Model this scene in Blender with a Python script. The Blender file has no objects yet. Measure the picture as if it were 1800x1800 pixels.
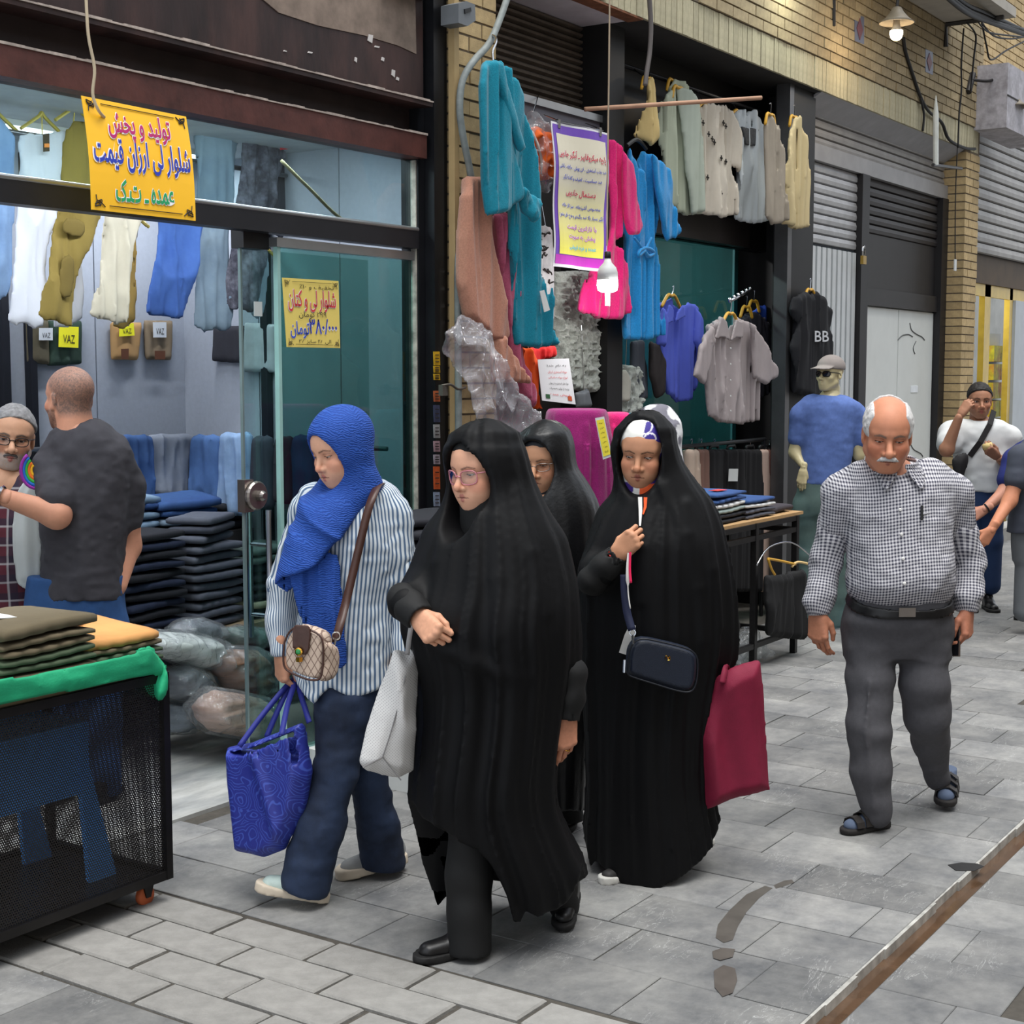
import bpy, math, random
import numpy as np
from mathutils import Vector, Matrix, Euler
# ---------------------------------------------------------------- camera, sky, sun, exposure
SC = bpy.context.scene
COL = SC.collection
F_PX, CAM_H = 2625.0,1.75
PITCH, YAW = math.radians(5.4), math.radians(33.7)
cam_data = bpy.data.cameras.new('camera')
cam_data.sensor_width = 36.0
cam_data.lens = F_PX / 1800.0 * 36.0
cam = bpy.data.objects.new('camera', cam_data)
COL.objects.link(cam)
cam.location = (0,0, CAM_H)
cam.rotation_euler = (math.pi / 2 - PITCH, 0, YAW - math.pi / 2)
SC.camera = cam
world = bpy.data.worlds.new('overcast_sky')
SC.world = world
world.use_nodes = True
bg = world.node_tree.nodes['Background']
bg.inputs['Color'].default_value = (0.86,0.92,1.0,1)
bg.inputs['Strength'].default_value = 1.1
sun_data = bpy.data.lights.new('sun', 'SUN')
sun_data.energy = 3.0
sun_data.angle = math.radians(38)
sun_data.color = (1.0,0.985,0.95)
sun = bpy.data.objects.new('sun', sun_data)
COL.objects.link(sun)
sun.rotation_euler = Vector((0.10,0.16,-1.0)).to_track_quat('-Z', 'Y').to_euler()
sun.location = (0,-3,9)
SC.view_settings.view_transform = 'Standard'
SC.view_settings.look = 'None'
SC.view_settings.exposure = 0.35
SC.view_settings.gamma = 1.0
SC.view_settings.use_curve_mapping = False
# ---------------------------------------------------------------- picture <-> place
_fw = np.array([math.cos(YAW) * math.cos(PITCH), math.sin(YAW) * math.cos(PITCH),-math.sin(PITCH)])
_rt = np.array([math.sin(YAW),-math.cos(YAW),0.0])
_up = np.cross(_rt, _fw)
_C = np.array([0,0, CAM_H])
FWD = np.array([math.cos(YAW), math.sin(YAW),0.0])     # level direction away from the camera
RGT = _rt                                               # level direction to the right
UPV = np.array([0,0,1.0])
def ray(x, y):
 return _fw + (x - 900) / F_PX * _rt + (900 - y) / F_PX * _up
def onZ(x, y, z=0.0):
 d = ray(x, y); return _C + d * ((z - CAM_H) / d[2])
def onY(x, y, Y):
 d = ray(x, y); return _C + d * (Y / d[1])
def onX(x, y, X):
 d = ray(x, y); return _C + d * (X / d[0])
def onD(x, y, D):
 d = ray(x, y); return _C + d * (D / (d @ FWD))       # upright plane at level distance D
# ---------------------------------------------------------------- materials
def lin(c):
 c = np.asarray(c, float) / 255.0
 return np.where(c <= 0.04045, c / 12.92,((c + 0.055) / 1.055) ** 2.4)
_mats = {}
def _nodes(name):
 m = bpy.data.materials.new(name); m.use_nodes = True
 nt = m.node_tree; b = nt.nodes['Principled BSDF']
 return m, nt, b
def _N(nt, t, **kw):
 n = nt.nodes.new(t)
 for k, v in kw.items():
  if k in n.inputs: n.inputs[k].default_value = v
  else: setattr(n, k, v)
 return n
def M(name, rgb=(128,128,128), rough=0.8, metal=0.0, var=0.12, scale=6.0, bump=0.0, bscale=60.0,
      trans=0.0, alpha=1.0, emit=None, estr=0.0, sheen=0.0, rnd=0.0, stretch=(1,1,1), vcol=False, spec=0.5, ior=1.45, coat=0.0, rgb2=None):
 """plain procedural material: base colour with soft noise, optional bump, per object tint"""
 if name in _mats: return _mats[name]
 m, nt, b = _nodes(name); L = nt.links
 b.inputs['Roughness'].default_value = rough
 b.inputs['Metallic'].default_value = metal
 b.inputs['IOR'].default_value = ior
 b.inputs['Specular IOR Level'].default_value = spec
 b.inputs['Transmission Weight'].default_value = trans
 b.inputs['Alpha'].default_value = alpha
 b.inputs['Sheen Weight'].default_value = sheen
 b.inputs['Coat Weight'].default_value = coat
 tc = _N(nt, 'ShaderNodeTexCoord'); mp = _N(nt, 'ShaderNodeMapping')
 mp.inputs['Scale'].default_value = stretch
 L.new(tc.outputs['Object'], mp.inputs['Vector'])
 no = _N(nt, 'ShaderNodeTexNoise', Scale=scale, Detail=5.0, Roughness=0.6)
 L.new(mp.outputs[0], no.inputs['Vector'])
 c = list(lin(rgb)) + [1.0]
 if rgb2 is not None: c2 = list(lin(rgb2)) + [1.0]
 else: c2 = None
 mr = _N(nt, 'ShaderNodeMapRange'); mr.inputs['From Min'].default_value = 0.3; mr.inputs['From Max'].default_value = 0.7
 mr.inputs['To Min'].default_value = 1 - var; mr.inputs['To Max'].default_value = 1 + var
 L.new(no.outputs['Fac'], mr.inputs['Value'])
 fac = mr.outputs[0]
 if rnd:
  oi = _N(nt, 'ShaderNodeObjectInfo'); m2 = _N(nt, 'ShaderNodeMapRange')
  m2.inputs['To Min'].default_value = 1 - rnd; m2.inputs['To Max'].default_value = 1 + rnd
  L.new(oi.outputs['Random'], m2.inputs['Value'])
  mu = _N(nt, 'ShaderNodeMath', operation='MULTIPLY'); L.new(fac, mu.inputs[0]); L.new(m2.outputs[0], mu.inputs[1]); fac = mu.outputs[0]
 vm = _N(nt, 'ShaderNodeVectorMath', operation='SCALE')
 if vcol:
  at = _N(nt, 'ShaderNodeAttribute'); at.attribute_name = 'Col'; L.new(at.outputs['Color'], vm.inputs[0])
 elif c2:
  n2 = _N(nt, 'ShaderNodeTexNoise', Scale=scale * 0.37, Detail=6.0, Roughness=0.65); L.new(mp.outputs[0], n2.inputs['Vector'])
  m3 = _N(nt, 'ShaderNodeMapRange'); m3.inputs['From Min'].default_value = 0.42; m3.inputs['From Max'].default_value = 0.6
  L.new(n2.outputs['Fac'], m3.inputs['Value'])
  mx = _N(nt, 'ShaderNodeMix', data_type='RGBA'); mx.inputs[6].default_value = c; mx.inputs[7].default_value = c2
  L.new(m3.outputs[0], mx.inputs[0]); L.new(mx.outputs[2], vm.inputs[0])
 else:
  vm.inputs[0].default_value = c[:3]
 L.new(fac, vm.inputs['Scale'])
 L.new(vm.outputs[0], b.inputs['Base Color'])
 if bump:
  nb = _N(nt, 'ShaderNodeTexNoise', Scale=bscale, Detail=3.0); L.new(mp.outputs[0], nb.inputs['Vector'])
  bp = _N(nt, 'ShaderNodeBump', Strength=bump, Distance=0.004); L.new(nb.outputs['Fac'], bp.inputs['Height'])
  L.new(bp.outputs[0], b.inputs['Normal'])
 if emit is not None:
  b.inputs['Emission Color'].default_value = list(lin(emit)) + [1.0]
  b.inputs['Emission Strength'].default_value = estr
 _mats[name] = m
 return m
def check_mat(name, base, line, period, bias=0.5, vertical_only=False, coord='UV', rough=0.85, soft=0.12, horiz=True):
 """woven stripes / gingham from the UV map (metres)"""
 if name in _mats: return _mats[name]
 m, nt, b = _nodes(name); L = nt.links; b.inputs['Roughness'].default_value = rough; b.inputs['Specular IOR Level'].default_value = 0.2
 tc = _N(nt, 'ShaderNodeTexCoord'); sp = _N(nt, 'ShaderNodeSeparateXYZ'); L.new(tc.outputs['UV'], sp.inputs[0])
 def wave(o):
  a = _N(nt, 'ShaderNodeMath', operation='MULTIPLY'); a.inputs[1].default_value = 2 * math.pi / period; L.new(o, a.inputs[0])
  s = _N(nt, 'ShaderNodeMath', operation='SINE'); L.new(a.outputs[0], s.inputs[0])
  r = _N(nt, 'ShaderNodeMapRange'); r.inputs['From Min'].default_value = (bias - 0.5) * 2 - soft; r.inputs['From Max'].default_value = (bias - 0.5) * 2 + soft
  L.new(s.outputs[0], r.inputs['Value']); return r.outputs[0]
 wx = wave(sp.outputs['X'])
 if vertical_only: f = wx
 else:
  wy = wave(sp.outputs['Y']); ad = _N(nt, 'ShaderNodeMath', operation='ADD'); L.new(wx, ad.inputs[0]); L.new(wy, ad.inputs[1])
  ha = _N(nt, 'ShaderNodeMath', operation='MULTIPLY'); ha.inputs[1].default_value = 0.5; L.new(ad.outputs[0], ha.inputs[0]); f = ha.outputs[0]
 mx = _N(nt, 'ShaderNodeMix', data_type='RGBA'); mx.inputs[6].default_value = list(lin(base)) + [1]; mx.inputs[7].default_value = list(lin(line)) + [1]
 L.new(f, mx.inputs[0]); L.new(mx.outputs[2], b.inputs['Base Color'])
 _mats[name] = m
 return m
def glass_mat(name, rgb, rough=0.02, alpha=0.18):
 """thin pane: tinted see-through with mirror-like reflection"""
 if name in _mats: return _mats[name]
 m = bpy.data.materials.new(name); m.use_nodes = True; nt = m.node_tree; L = nt.links
 for n in list(nt.nodes): nt.nodes.remove(n)
 out = _N(nt, 'ShaderNodeOutputMaterial'); tr = _N(nt, 'ShaderNodeBsdfTransparent'); tr.inputs[0].default_value = list(lin(rgb)) + [1]
 gl = _N(nt, 'ShaderNodeBsdfGlossy'); gl.inputs['Roughness'].default_value = rough; gl.inputs['Color'].default_value = (0.9,0.95,0.95,1)
 lw = _N(nt, 'ShaderNodeLayerWeight'); lw.inputs['Blend'].default_value = 0.5
 fr = _N(nt, 'ShaderNodeMath', operation='POWER'); fr.inputs[1].default_value = 5.0; L.new(lw.outputs['Facing'], fr.inputs[0])
 mu = _N(nt, 'ShaderNodeMath', operation='MULTIPLY_ADD'); mu.inputs[1].default_value = 0.8; mu.inputs[2].default_value = alpha * 0.2
 L.new(fr.outputs[0], mu.inputs[0])
 mx = _N(nt, 'ShaderNodeMixShader'); L.new(mu.outputs[0], mx.inputs[0]); L.new(tr.outputs[0], mx.inputs[1]); L.new(gl.outputs[0], mx.inputs[2])
 L.new(mx.outputs[0], out.inputs[0])
 _mats[name] = m
 return m
def film_mat(name, rgb=(220,225,230), haze=0.22, rough=0.12):
 """clear crinkled plastic film"""
 if name in _mats: return _mats[name]
 m = bpy.data.materials.new(name); m.use_nodes = True; nt = m.node_tree; L = nt.links
 for n in list(nt.nodes): nt.nodes.remove(n)
 out = _N(nt, 'ShaderNodeOutputMaterial'); tr = _N(nt, 'ShaderNodeBsdfTransparent'); tr.inputs[0].default_value = (0.96,0.97,0.97,1)
 df = _N(nt, 'ShaderNodeBsdfDiffuse'); df.inputs[0].default_value = list(lin(rgb)) + [1]
 gl = _N(nt, 'ShaderNodeBsdfGlossy'); gl.inputs['Roughness'].default_value = rough
 tc = _N(nt, 'ShaderNodeTexCoord'); no = _N(nt, 'ShaderNodeTexNoise', Scale=14.0, Detail=4.0, Distortion=1.4); L.new(tc.outputs['Object'], no.inputs['Vector'])
 bp = _N(nt, 'ShaderNodeBump', Strength=0.9, Distance=0.03); L.new(no.outputs['Fac'], bp.inputs['Height']); L.new(bp.outputs[0], gl.inputs['Normal'])
 m1 = _N(nt, 'ShaderNodeMixShader'); m1.inputs[0].default_value = haze; L.new(tr.outputs[0], m1.inputs[1]); L.new(df.outputs[0], m1.inputs[2])
 lw = _N(nt, 'ShaderNodeLayerWeight'); lw.inputs['Blend'].default_value = 0.5; L.new(bp.outputs[0], lw.inputs['Normal'])
 fr = _N(nt, 'ShaderNodeMath', operation='POWER'); fr.inputs[1].default_value = 4.0; L.new(lw.outputs['Facing'], fr.inputs[0])
 mm = _N(nt, 'ShaderNodeMath', operation='MULTIPLY_ADD'); mm.inputs[1].default_value = 0.8; mm.inputs[2].default_value = 0.07; L.new(fr.outputs[0], mm.inputs[0])
 m2 = _N(nt, 'ShaderNodeMixShader'); L.new(mm.outputs[0], m2.inputs[0]); L.new(m1.outputs[0], m2.inputs[1]); L.new(gl.outputs[0], m2.inputs[2])
 L.new(m2.outputs[0], out.inputs[0]); _mats[name] = m
 return m
# ---------------------------------------------------------------- objects
def tag(o, label=None, cat=None, group=None, kind=None):
 if label: o['label'] = label
 if cat: o['category'] = cat
 if group: o['group'] = group
 if kind: o['kind'] = kind
 return o
def thing(name, label, cat, loc, group=None):
 o = bpy.data.objects.new(name, None); COL.objects.link(o)
 o.location = tuple(float(v) for v in loc); o.empty_display_size = 0.1
 return tag(o, label, cat, group)
def wloc(o):
 v = Vector((0,0,0))
 while o is not None: v = v + o.location; o = o.parent
 return np.array(v)
def mesh_obj(name, V, Fc, mat=None, parent=None, smooth=False, uv=None, col=None, midx=None, base=None):
 """link one mesh object; V in world metres; parent offset is removed"""
 V = np.asarray(V, float).reshape(-1,3)
 me = bpy.data.meshes.new(name)
 if parent is not None: org = wloc(parent); loc = np.zeros(3)
 else:
  if base is None: base = np.array([(V[:, 0].min() + V[:, 0].max()) / 2,(V[:, 1].min() + V[:, 1].max()) / 2, V[:, 2].min()])
  org = np.asarray(base, float); loc = org
 Vl = V - org
 if isinstance(Fc, np.ndarray):
  n, k = Fc.shape
  me.vertices.add(len(Vl)); me.vertices.foreach_set('co', Vl.astype(np.float32).ravel())
  me.loops.add(n * k); me.loops.foreach_set('vertex_index', Fc.astype(np.int32).ravel())
  me.polygons.add(n); me.polygons.foreach_set('loop_start', np.arange(0, n * k, k, dtype=np.int32))
  me.polygons.foreach_set('loop_total', np.full(n, k, dtype=np.int32))
  me.update(calc_edges=True)
 else:
  me.from_pydata([tuple(v) for v in Vl], [], Fc); me.update()
 if smooth: me.polygons.foreach_set('use_smooth', np.ones(len(me.polygons), bool))
 for m in (mat if isinstance(mat, (list, tuple)) else [mat]):
  if m is not None: me.materials.append(m)
 if midx is not None: me.polygons.foreach_set('material_index', np.asarray(midx, np.int32))
 if uv is not None:
  ul = me.uv_layers.new(name='UVMap'); li = np.empty(len(me.loops), np.int32); me.loops.foreach_get('vertex_index', li)
  ul.data.foreach_set('uv', np.asarray(uv, np.float32)[li].ravel())
 if col is not None:
  a = me.attributes.new('Col', 'FLOAT_COLOR', 'POINT')
  c = np.ones((len(Vl),4), np.float32); c[:, :3] = col; a.data.foreach_set('color', c.ravel())
 o = bpy.data.objects.new(name, me); COL.objects.link(o)
 o.location = tuple(loc)
 if parent is not None: o.parent = parent
 return o
def copy_obj(src, parent=None, loc=None, name=None):
 o = src.copy(); COL.objects.link(o)
 if parent is not None: o.parent = parent
 if loc is not None: o.location = tuple(float(v) for v in loc)
 return o
class MB:
 """collects simple shapes into one mesh"""
 def __init__(s): s.V = []; s.F = []
 def add(s, V, F):
  n = len(s.V); s.V += [tuple(map(float, v)) for v in V]; s.F += [tuple(i + n for i in f) for f in F]; return s
 def box(s, lo, hi, bev=0.0):
  (a, b, c),(d, e, f) = lo, hi
  return s.add([(a, b, c),(d, b, c),(d, e, c),(a, e, c),(a, b, f),(d, b, f),(d, e, f),(a, e, f)],
                     [(0,3,2,1),(4,5,6,7),(0,1,5,4),(1,2,6,5),(2,3,7,6),(3,0,4,7)])
 def prism(s, poly, ext):
  """poly: list of 3d points, ext: extrusion vector"""
  P = [np.asarray(p, float) for p in poly]; n = len(P); e = np.asarray(ext, float)
  return s.add(P + [p + e for p in P], [tuple(range(n))[::-1], tuple(range(n, 2 * n))] + [(i, (i + 1) % n, n + (i + 1) % n, n + i) for i in range(n)])
 def tube(s, pts, r, n=8, cap=True):
  P = [np.asarray(p, float) for p in pts]; k = len(P)
  rr = r if hasattr(r, '__len__') else [r] * k
  T = [P[min(i + 1, k - 1)] - P[max(i - 1,0)] for i in range(k)]; T = [t / (np.linalg.norm(t) + 1e-9) for t in T]
  u = np.cross(T[0], [0.31,0.17,0.93]); u /= np.linalg.norm(u); V = []; Fc = []
  for i in range(k):
   u = u - T[i] * (u @ T[i]); u /= np.linalg.norm(u) + 1e-9; w = np.cross(T[i], u)
   for j in range(n):
    a = 2 * math.pi * j / n; V.append(P[i] + rr[i] * (math.cos(a) * u + math.sin(a) * w))
  for i in range(k - 1):
   for j in range(n): Fc.append((i * n + j, i * n + (j + 1) % n, (i + 1) * n + (j + 1) % n, (i + 1) * n + j))
  if cap: Fc += [tuple(range(n))[::-1], tuple(range((k - 1) * n, k * n))]
  return s.add(V, Fc)
 def lathe(s, prof, c, axis=(0,0,1), n=16):
  """prof: list of (radius, height along axis)"""
  ax = np.asarray(axis, float); ax /= np.linalg.norm(ax); u = np.cross(ax, [0.3,0.9,0.11]); u /= np.linalg.norm(u); w = np.cross(ax, u); c = np.asarray(c, float)
  V = []; Fc = []
  for r, h in prof:
   for j in range(n):
    a = 2 * math.pi * j / n; V.append(c + ax * h + r * (math.cos(a) * u + math.sin(a) * w))
  for i in range(len(prof) - 1):
   for j in range(n): Fc.append((i * n + j, i * n + (j + 1) % n, (i + 1) * n + (j + 1) % n, (i + 1) * n + j))
  Fc += [tuple(range(n))[::-1], tuple(range((len(prof) - 1) * n, len(prof) * n))]
  return s.add(V, Fc)
 def build(s, name, mat, parent=None, smooth=False, **kw):
  return mesh_obj(name, s.V, s.F, mat, parent, smooth, **kw)
def struct(name, mb, mat, parent=None, smooth=False):
 o = mb.build(name, mat, parent, smooth); tag(o, kind='structure'); return o
def spline(pts, n=8):
 """catmull-rom through points"""
 P = [np.asarray(p, float) for p in pts]; out = []
 for i in range(len(P) - 1):
  a, b, c, d = P[max(i - 1,0)], P[i], P[i + 1], P[min(i + 2, len(P) - 1)]
  for k in range(n):
   t = k / n; out.append(0.5 * ((2 * b) + (c - a) * t + (2 * a - 5 * b + 4 * c - d) * t * t + (3 * b - a - 3 * c + d) * t ** 3))
 out.append(P[-1]); return out
# ---------------------------------------------------------------- implicit surfaces
_T = np.random.RandomState(7).rand(32,32,32).astype(np.float32)
def vnoise(p):
 """smooth value noise in 0..1, p (N,3)"""
 i = np.floor(p).astype(np.int64); f = (p - i).astype(np.float32); f = f * f * (3 - 2 * f)
 x0, y0, z0 = (i[:, 0] & 31),(i[:, 1] & 31),(i[:, 2] & 31); x1, y1, z1 = (x0 + 1) & 31,(y0 + 1) & 31,(z0 + 1) & 31
 fx, fy, fz = f[:, 0], f[:, 1], f[:, 2]
 def L(a, b, t): return a + (b - a) * t
 return L(L(L(_T[x0, y0, z0], _T[x1, y0, z0], fx), L(_T[x0, y1, z0], _T[x1, y1, z0], fx), fy),
             L(L(_T[x0, y0, z1], _T[x1, y0, z1], fx), L(_T[x0, y1, z1], _T[x1, y1, z1], fx), fy), fz)
def smin(a, b, k):
 h = np.clip(0.5 + 0.5 * (b - a) / k, 0,1); return b + (a - b) * h - k * h * (1 - h)
def smax(a, b, k): return -smin(-a, -b, k)
def rcone(p, a, b, ra, rb):
 a = np.asarray(a, float); b = np.asarray(b, float); ab = b - a; L2 = ab @ ab + 1e-12
 t = np.clip(((p - a) @ ab) / L2,0,1)
 q = p - a - t[:, None] * ab
 return np.sqrt((q * q).sum(1)) - (ra + (rb - ra) * t)
def ellip(p, c, r, R=None):
 q = p - np.asarray(c, float)
 if R is not None: q = q @ R                       # columns of R: local axes in world
 r = np.asarray(r, float); k0 = np.sqrt(((q / r) ** 2).sum(1)); k1 = np.sqrt(((q / (r * r)) ** 2).sum(1)) + 1e-9
 return k0 * (k0 - 1) / k1
def chain(p, pts, rs, k=0.02, d=None):
 for i in range(len(pts) - 1):
  e = rcone(p, pts[i], pts[i + 1], rs[i], rs[i + 1]); d = e if d is None else smin(d, e, k)
 return d
def surf(fn, lo, hi, h):
 """surface nets on sparse blocks; returns verts, quads"""
 B = 8; lo = np.asarray(lo, float); hi = np.asarray(hi, float)
 nb = np.maximum(1, np.ceil((hi - lo) / (h * B)).astype(int)); S = h * B
 g = np.stack(np.meshgrid(*[np.arange(n) for n in nb], indexing='ij'),-1).reshape(-1,3)
 c = lo + (g + 0.5) * S
 keep = np.abs(fn(c)) < S * 0.87 * 1.35 + 0.004
 g = g[keep]
 if len(g) == 0: return np.zeros((0,3)), np.zeros((0,4), int)
 l9 = np.stack(np.meshgrid(*[np.arange(B + 1)] * 3, indexing='ij'),-1).reshape(-1,3)
 vals = []
 for s in range(0, len(g),400):
  P = lo + (g[s:s + 400, None, :] * B + l9[None]) * h
  vals.append(fn(P.reshape(-1,3)).reshape(-1, B + 1, B + 1, B + 1))
 v = np.concatenate(vals); ins = v < 0
 cnt = np.zeros((len(g), B, B, B), np.int8)
 for dx in (0,1):
  for dy in (0,1):
   for dz in (0,1): cnt += ins[:, dx:B + dx, dy:B + dy, dz:B + dz]
 bi, cx, cy, cz = np.nonzero((cnt > 0) & (cnt < 8))
 cell = g[bi] * B + np.stack([cx, cy, cz], 1); N = nb * B + 2
 key = (cell[:, 0] * N[1] + cell[:, 1]) * N[2] + cell[:, 2]
 acc = np.zeros((len(bi),3)); num = np.zeros(len(bi))
 E = [((0,0,0),0),((0,1,0),0),((0,0,1),0),((0,1,1),0),((0,0,0),1),((1,0,0),1),((0,0,1),1),((1,0,1),1),
         ((0,0,0),2),((1,0,0),2),((0,1,0),2),((1,1,0),2)]
 for o, ax in E:
  o2 = list(o); o2[ax] += 1
  a = v[bi, cx + o[0], cy + o[1], cz + o[2]]; b = v[bi, cx + o2[0], cy + o2[1], cz + o2[2]]
  m = (a < 0) != (b < 0); t = a[m] / (a[m] - b[m])
  pt = np.tile(np.array(o, float),(m.sum(),1)); pt[:, ax] += t
  acc[m] += pt; num[m] += 1
 V = lo + (cell + acc / num[:, None]) * h
 order = np.argsort(key); ks = key[order]
 Q = []
 for ax in range(3):
  a = v[:, :B, :B, :B] < 0; sl = [slice(0, B)] * 3; sl[ax] = slice(1, B + 1); b = v[:, sl[0], sl[1], sl[2]] < 0
  ei, ex, ey, ez = np.nonzero(a != b)
  n0 = g[ei] * B + np.stack([ex, ey, ez], 1); flip = a[ei, ex, ey, ez]
  u, w = [(1,2),(2,0),(0,1)][ax]; ids = []; ok = np.ones(len(ei), bool)
  for du, dw in ((0,0),(-1,0),(-1,-1),(0,-1)):
   c = n0.copy(); c[:, u] += du; c[:, w] += dw
   k = (c[:, 0] * N[1] + c[:, 1]) * N[2] + c[:, 2]; j = np.clip(np.searchsorted(ks, k),0, len(ks) - 1)
   ok &= (ks[j] == k) & (c.min(1) >= 0); ids.append(order[j])
  q = np.stack(ids, 1); q[~flip] = q[~flip][:, ::-1]; Q.append(q[ok])
 Q = np.concatenate(Q)
 used = np.zeros(len(V), bool); used[Q.ravel()] = True; rm = np.cumsum(used) - 1
 return V[used], rm[Q]
def fair(V, Q, n=2):
 """light smoothing that keeps the volume"""
 E = np.concatenate([Q[:, [0,1]], Q[:, [1,2]], Q[:, [2,3]], Q[:, [3,0]]]); E = np.concatenate([E, E[:, ::-1]]); N = len(V); dg = np.bincount(E[:, 0], minlength=N)[:, None] + 1e-9
 for i in range(2 * n):
  A = np.stack([np.bincount(E[:, 0], V[E[:, 1], k], N) for k in range(3)], 1) / dg; V = V + (0.55 if i % 2 == 0 else -0.57) * (A - V)
 return V
def polysd(p, poly):
 """signed distance of 2-d points to a polygon (negative inside)"""
 poly = np.asarray(poly, float); n = len(poly); d = np.full(len(p),1e9); s = np.ones(len(p))
 for i in range(n):
  a = poly[i]; b = poly[i - 1]; e = b - a; w = p - a
  t = np.clip((w @ e) / (e @ e + 1e-12),0,1); q = w - t[:, None] * e; d = np.minimum(d, (q * q).sum(1))
  c1 = p[:, 1] >= a[1]; c2 = p[:, 1] < b[1]; c3 = e[0] * w[:, 1] > e[1] * w[:, 0]
  f = (c1 & c2 & c3) | (~c1 & ~c2 & ~c3); s[f] = -s[f]
 return s * np.sqrt(d)
# frames: origin o, axes u (along), v (up), w (towards the street side)
class Frame:
 def __init__(s, o, u, v, w): s.o, s.u, s.v, s.w = [np.asarray(x, float) for x in (o, u, v, w)]
 def P(s, u, v, w=0.0): return s.o + u * s.u + v * s.v + w * s.w
 def uvw(s, p): q = p - s.o; return np.stack([q @ s.u, q @ s.v, q @ s.w], 1)
 def px(s, x, y):
  d = ray(x, y); t = ((s.o - _C) @ s.w) / (d @ s.w); q = _C + d * t - s.o; return np.array([q @ s.u, q @ s.v])
def frameY(Y): return Frame((0, Y, 0),(1,0,0),(0,0,1),(0,-1,0))
def frameX(X): return Frame((X, 0,0),(0,-1,0),(0,0,1),(-1,0,0))
def frameD(D): return Frame(FWD * D, RGT, UPV, -FWD)
def frameA(x, y, D, deg):
 """upright plane through the pixel at level distance D, turned deg about the vertical from facing the camera"""
 o = onD(x, y, D); o = np.array([o[0], o[1], 0.0]); a = math.radians(deg)
 u = RGT * math.cos(a) + FWD * math.sin(a); return Frame(o, u, UPV, np.cross(u, UPV))
def cloth(name, fr, px, th, mat, parent=None, h=0.012, fold=0.0, fs=(14,1.5), seed=0.0, extra=None, bow=0.0, smooth_poly=True, w0=0.0, uvs=True, edge=0.0, holes=None, label=None, cat=None, group=None, pts=None, foldfn=None, sm=3):
 """a hanging piece of cloth: outline (pixels on the frame's plane) inflated to real thickness, with folds"""
 P2 = np.array([fr.px(*q) for q in px]) if pts is None else np.asarray(pts, float)
 if smooth_poly:
  Q = []
  n = len(P2)
  for i in range(n):
   a, b, c, d = P2[i - 1], P2[i], P2[(i + 1) % n], P2[(i + 2) % n]
   Q += [b, 0.5 * (b + c) + (b + c - a - d) / 16.0]
  P2 = np.array(Q)
 H = [np.array([fr.px(*q) for q in hh]) for hh in (holes or [])]
 m = th + fold + abs(bow) + 0.03
 def fn(p):
  q = fr.uvw(p); u, v, w = q[:, 0], q[:, 1], q[:, 2] - w0
  d2 = polysd(q[:, :2], P2)
  for hh in H: d2 = np.maximum(d2,-polysd(q[:, :2], hh))
  if fold:
   if foldfn is not None: w = w - fold * foldfn(u, v)
   else:
    nn = vnoise(np.stack([u * fs[0] + seed * 7.3, v * fs[1] + seed * 3.1, u * 0 + seed], 1)); n2 = vnoise(np.stack([u * fs[0] * 2.3 + seed, v * fs[1] * 1.7, u * 0 + seed + 5], 1))
    w = w - fold * ((1 - np.abs(2 * nn - 1)) ** 1.5 * 2.0 - 0.9 + (1 - np.abs(2 * n2 - 1)) * 0.8 - 0.4)
  if bow: 
   w = w - bow * np.clip(-d2 / 0.12,0,1)
  t = th * np.sqrt(np.clip(np.clip(-d2,0, None) / (edge if edge else th * 3.0 + 0.01),0.05,1))
  t = np.maximum(t, 0.62 * h)
  a = np.abs(w) - t
  d = np.maximum(a, d2 - 0.002)
  if extra is not None: d = extra(p, d, u, v, w)
  return d * 0.8
 c = np.array([fr.P(a[0], a[1], w0 + s) for a in P2 for s in (-m, m)])
 V, Q = surf(fn, c.min(0) - 0.02, c.max(0) + 0.02, h); V = fair(V, Q, sm)
 q = fr.uvw(V)
 o = mesh_obj(name, V, Q, mat, parent, True, uv=q[:, :2])
 if label: tag(o, label, cat, group)
 return o
# ---------------------------------------------------------------- Persian lettering
_AR = {'ا': 0xFE8D, 'آ': 0xFE81, 'ب': 0xFE8F, 'پ': 0xFB56, 'ت': 0xFE95, 'ث': 0xFE99, 'ج': 0xFE9D, 'چ': 0xFB7A, 'ح': 0xFEA1, 'خ': 0xFEA5, 'د': 0xFEA9, 'ذ': 0xFEAB,
       'ر': 0xFEAD, 'ز': 0xFEAF, 'ژ': 0xFB8A, 'س': 0xFEB1, 'ش': 0xFEB5, 'ص': 0xFEB9, 'ض': 0xFEBD, 'ط': 0xFEC1, 'ظ': 0xFEC5, 'ع': 0xFEC9, 'غ': 0xFECD, 'ف': 0xFED1,
       'ق': 0xFED5, 'ک': 0xFB8E, 'گ': 0xFB92, 'ل': 0xFEDD, 'م': 0xFEE1, 'ن': 0xFEE5, 'و': 0xFEED, 'ه': 0xFEE9, 'ی': 0xFBFC}
_NOJ = set('اآدذرزژو')
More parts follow.
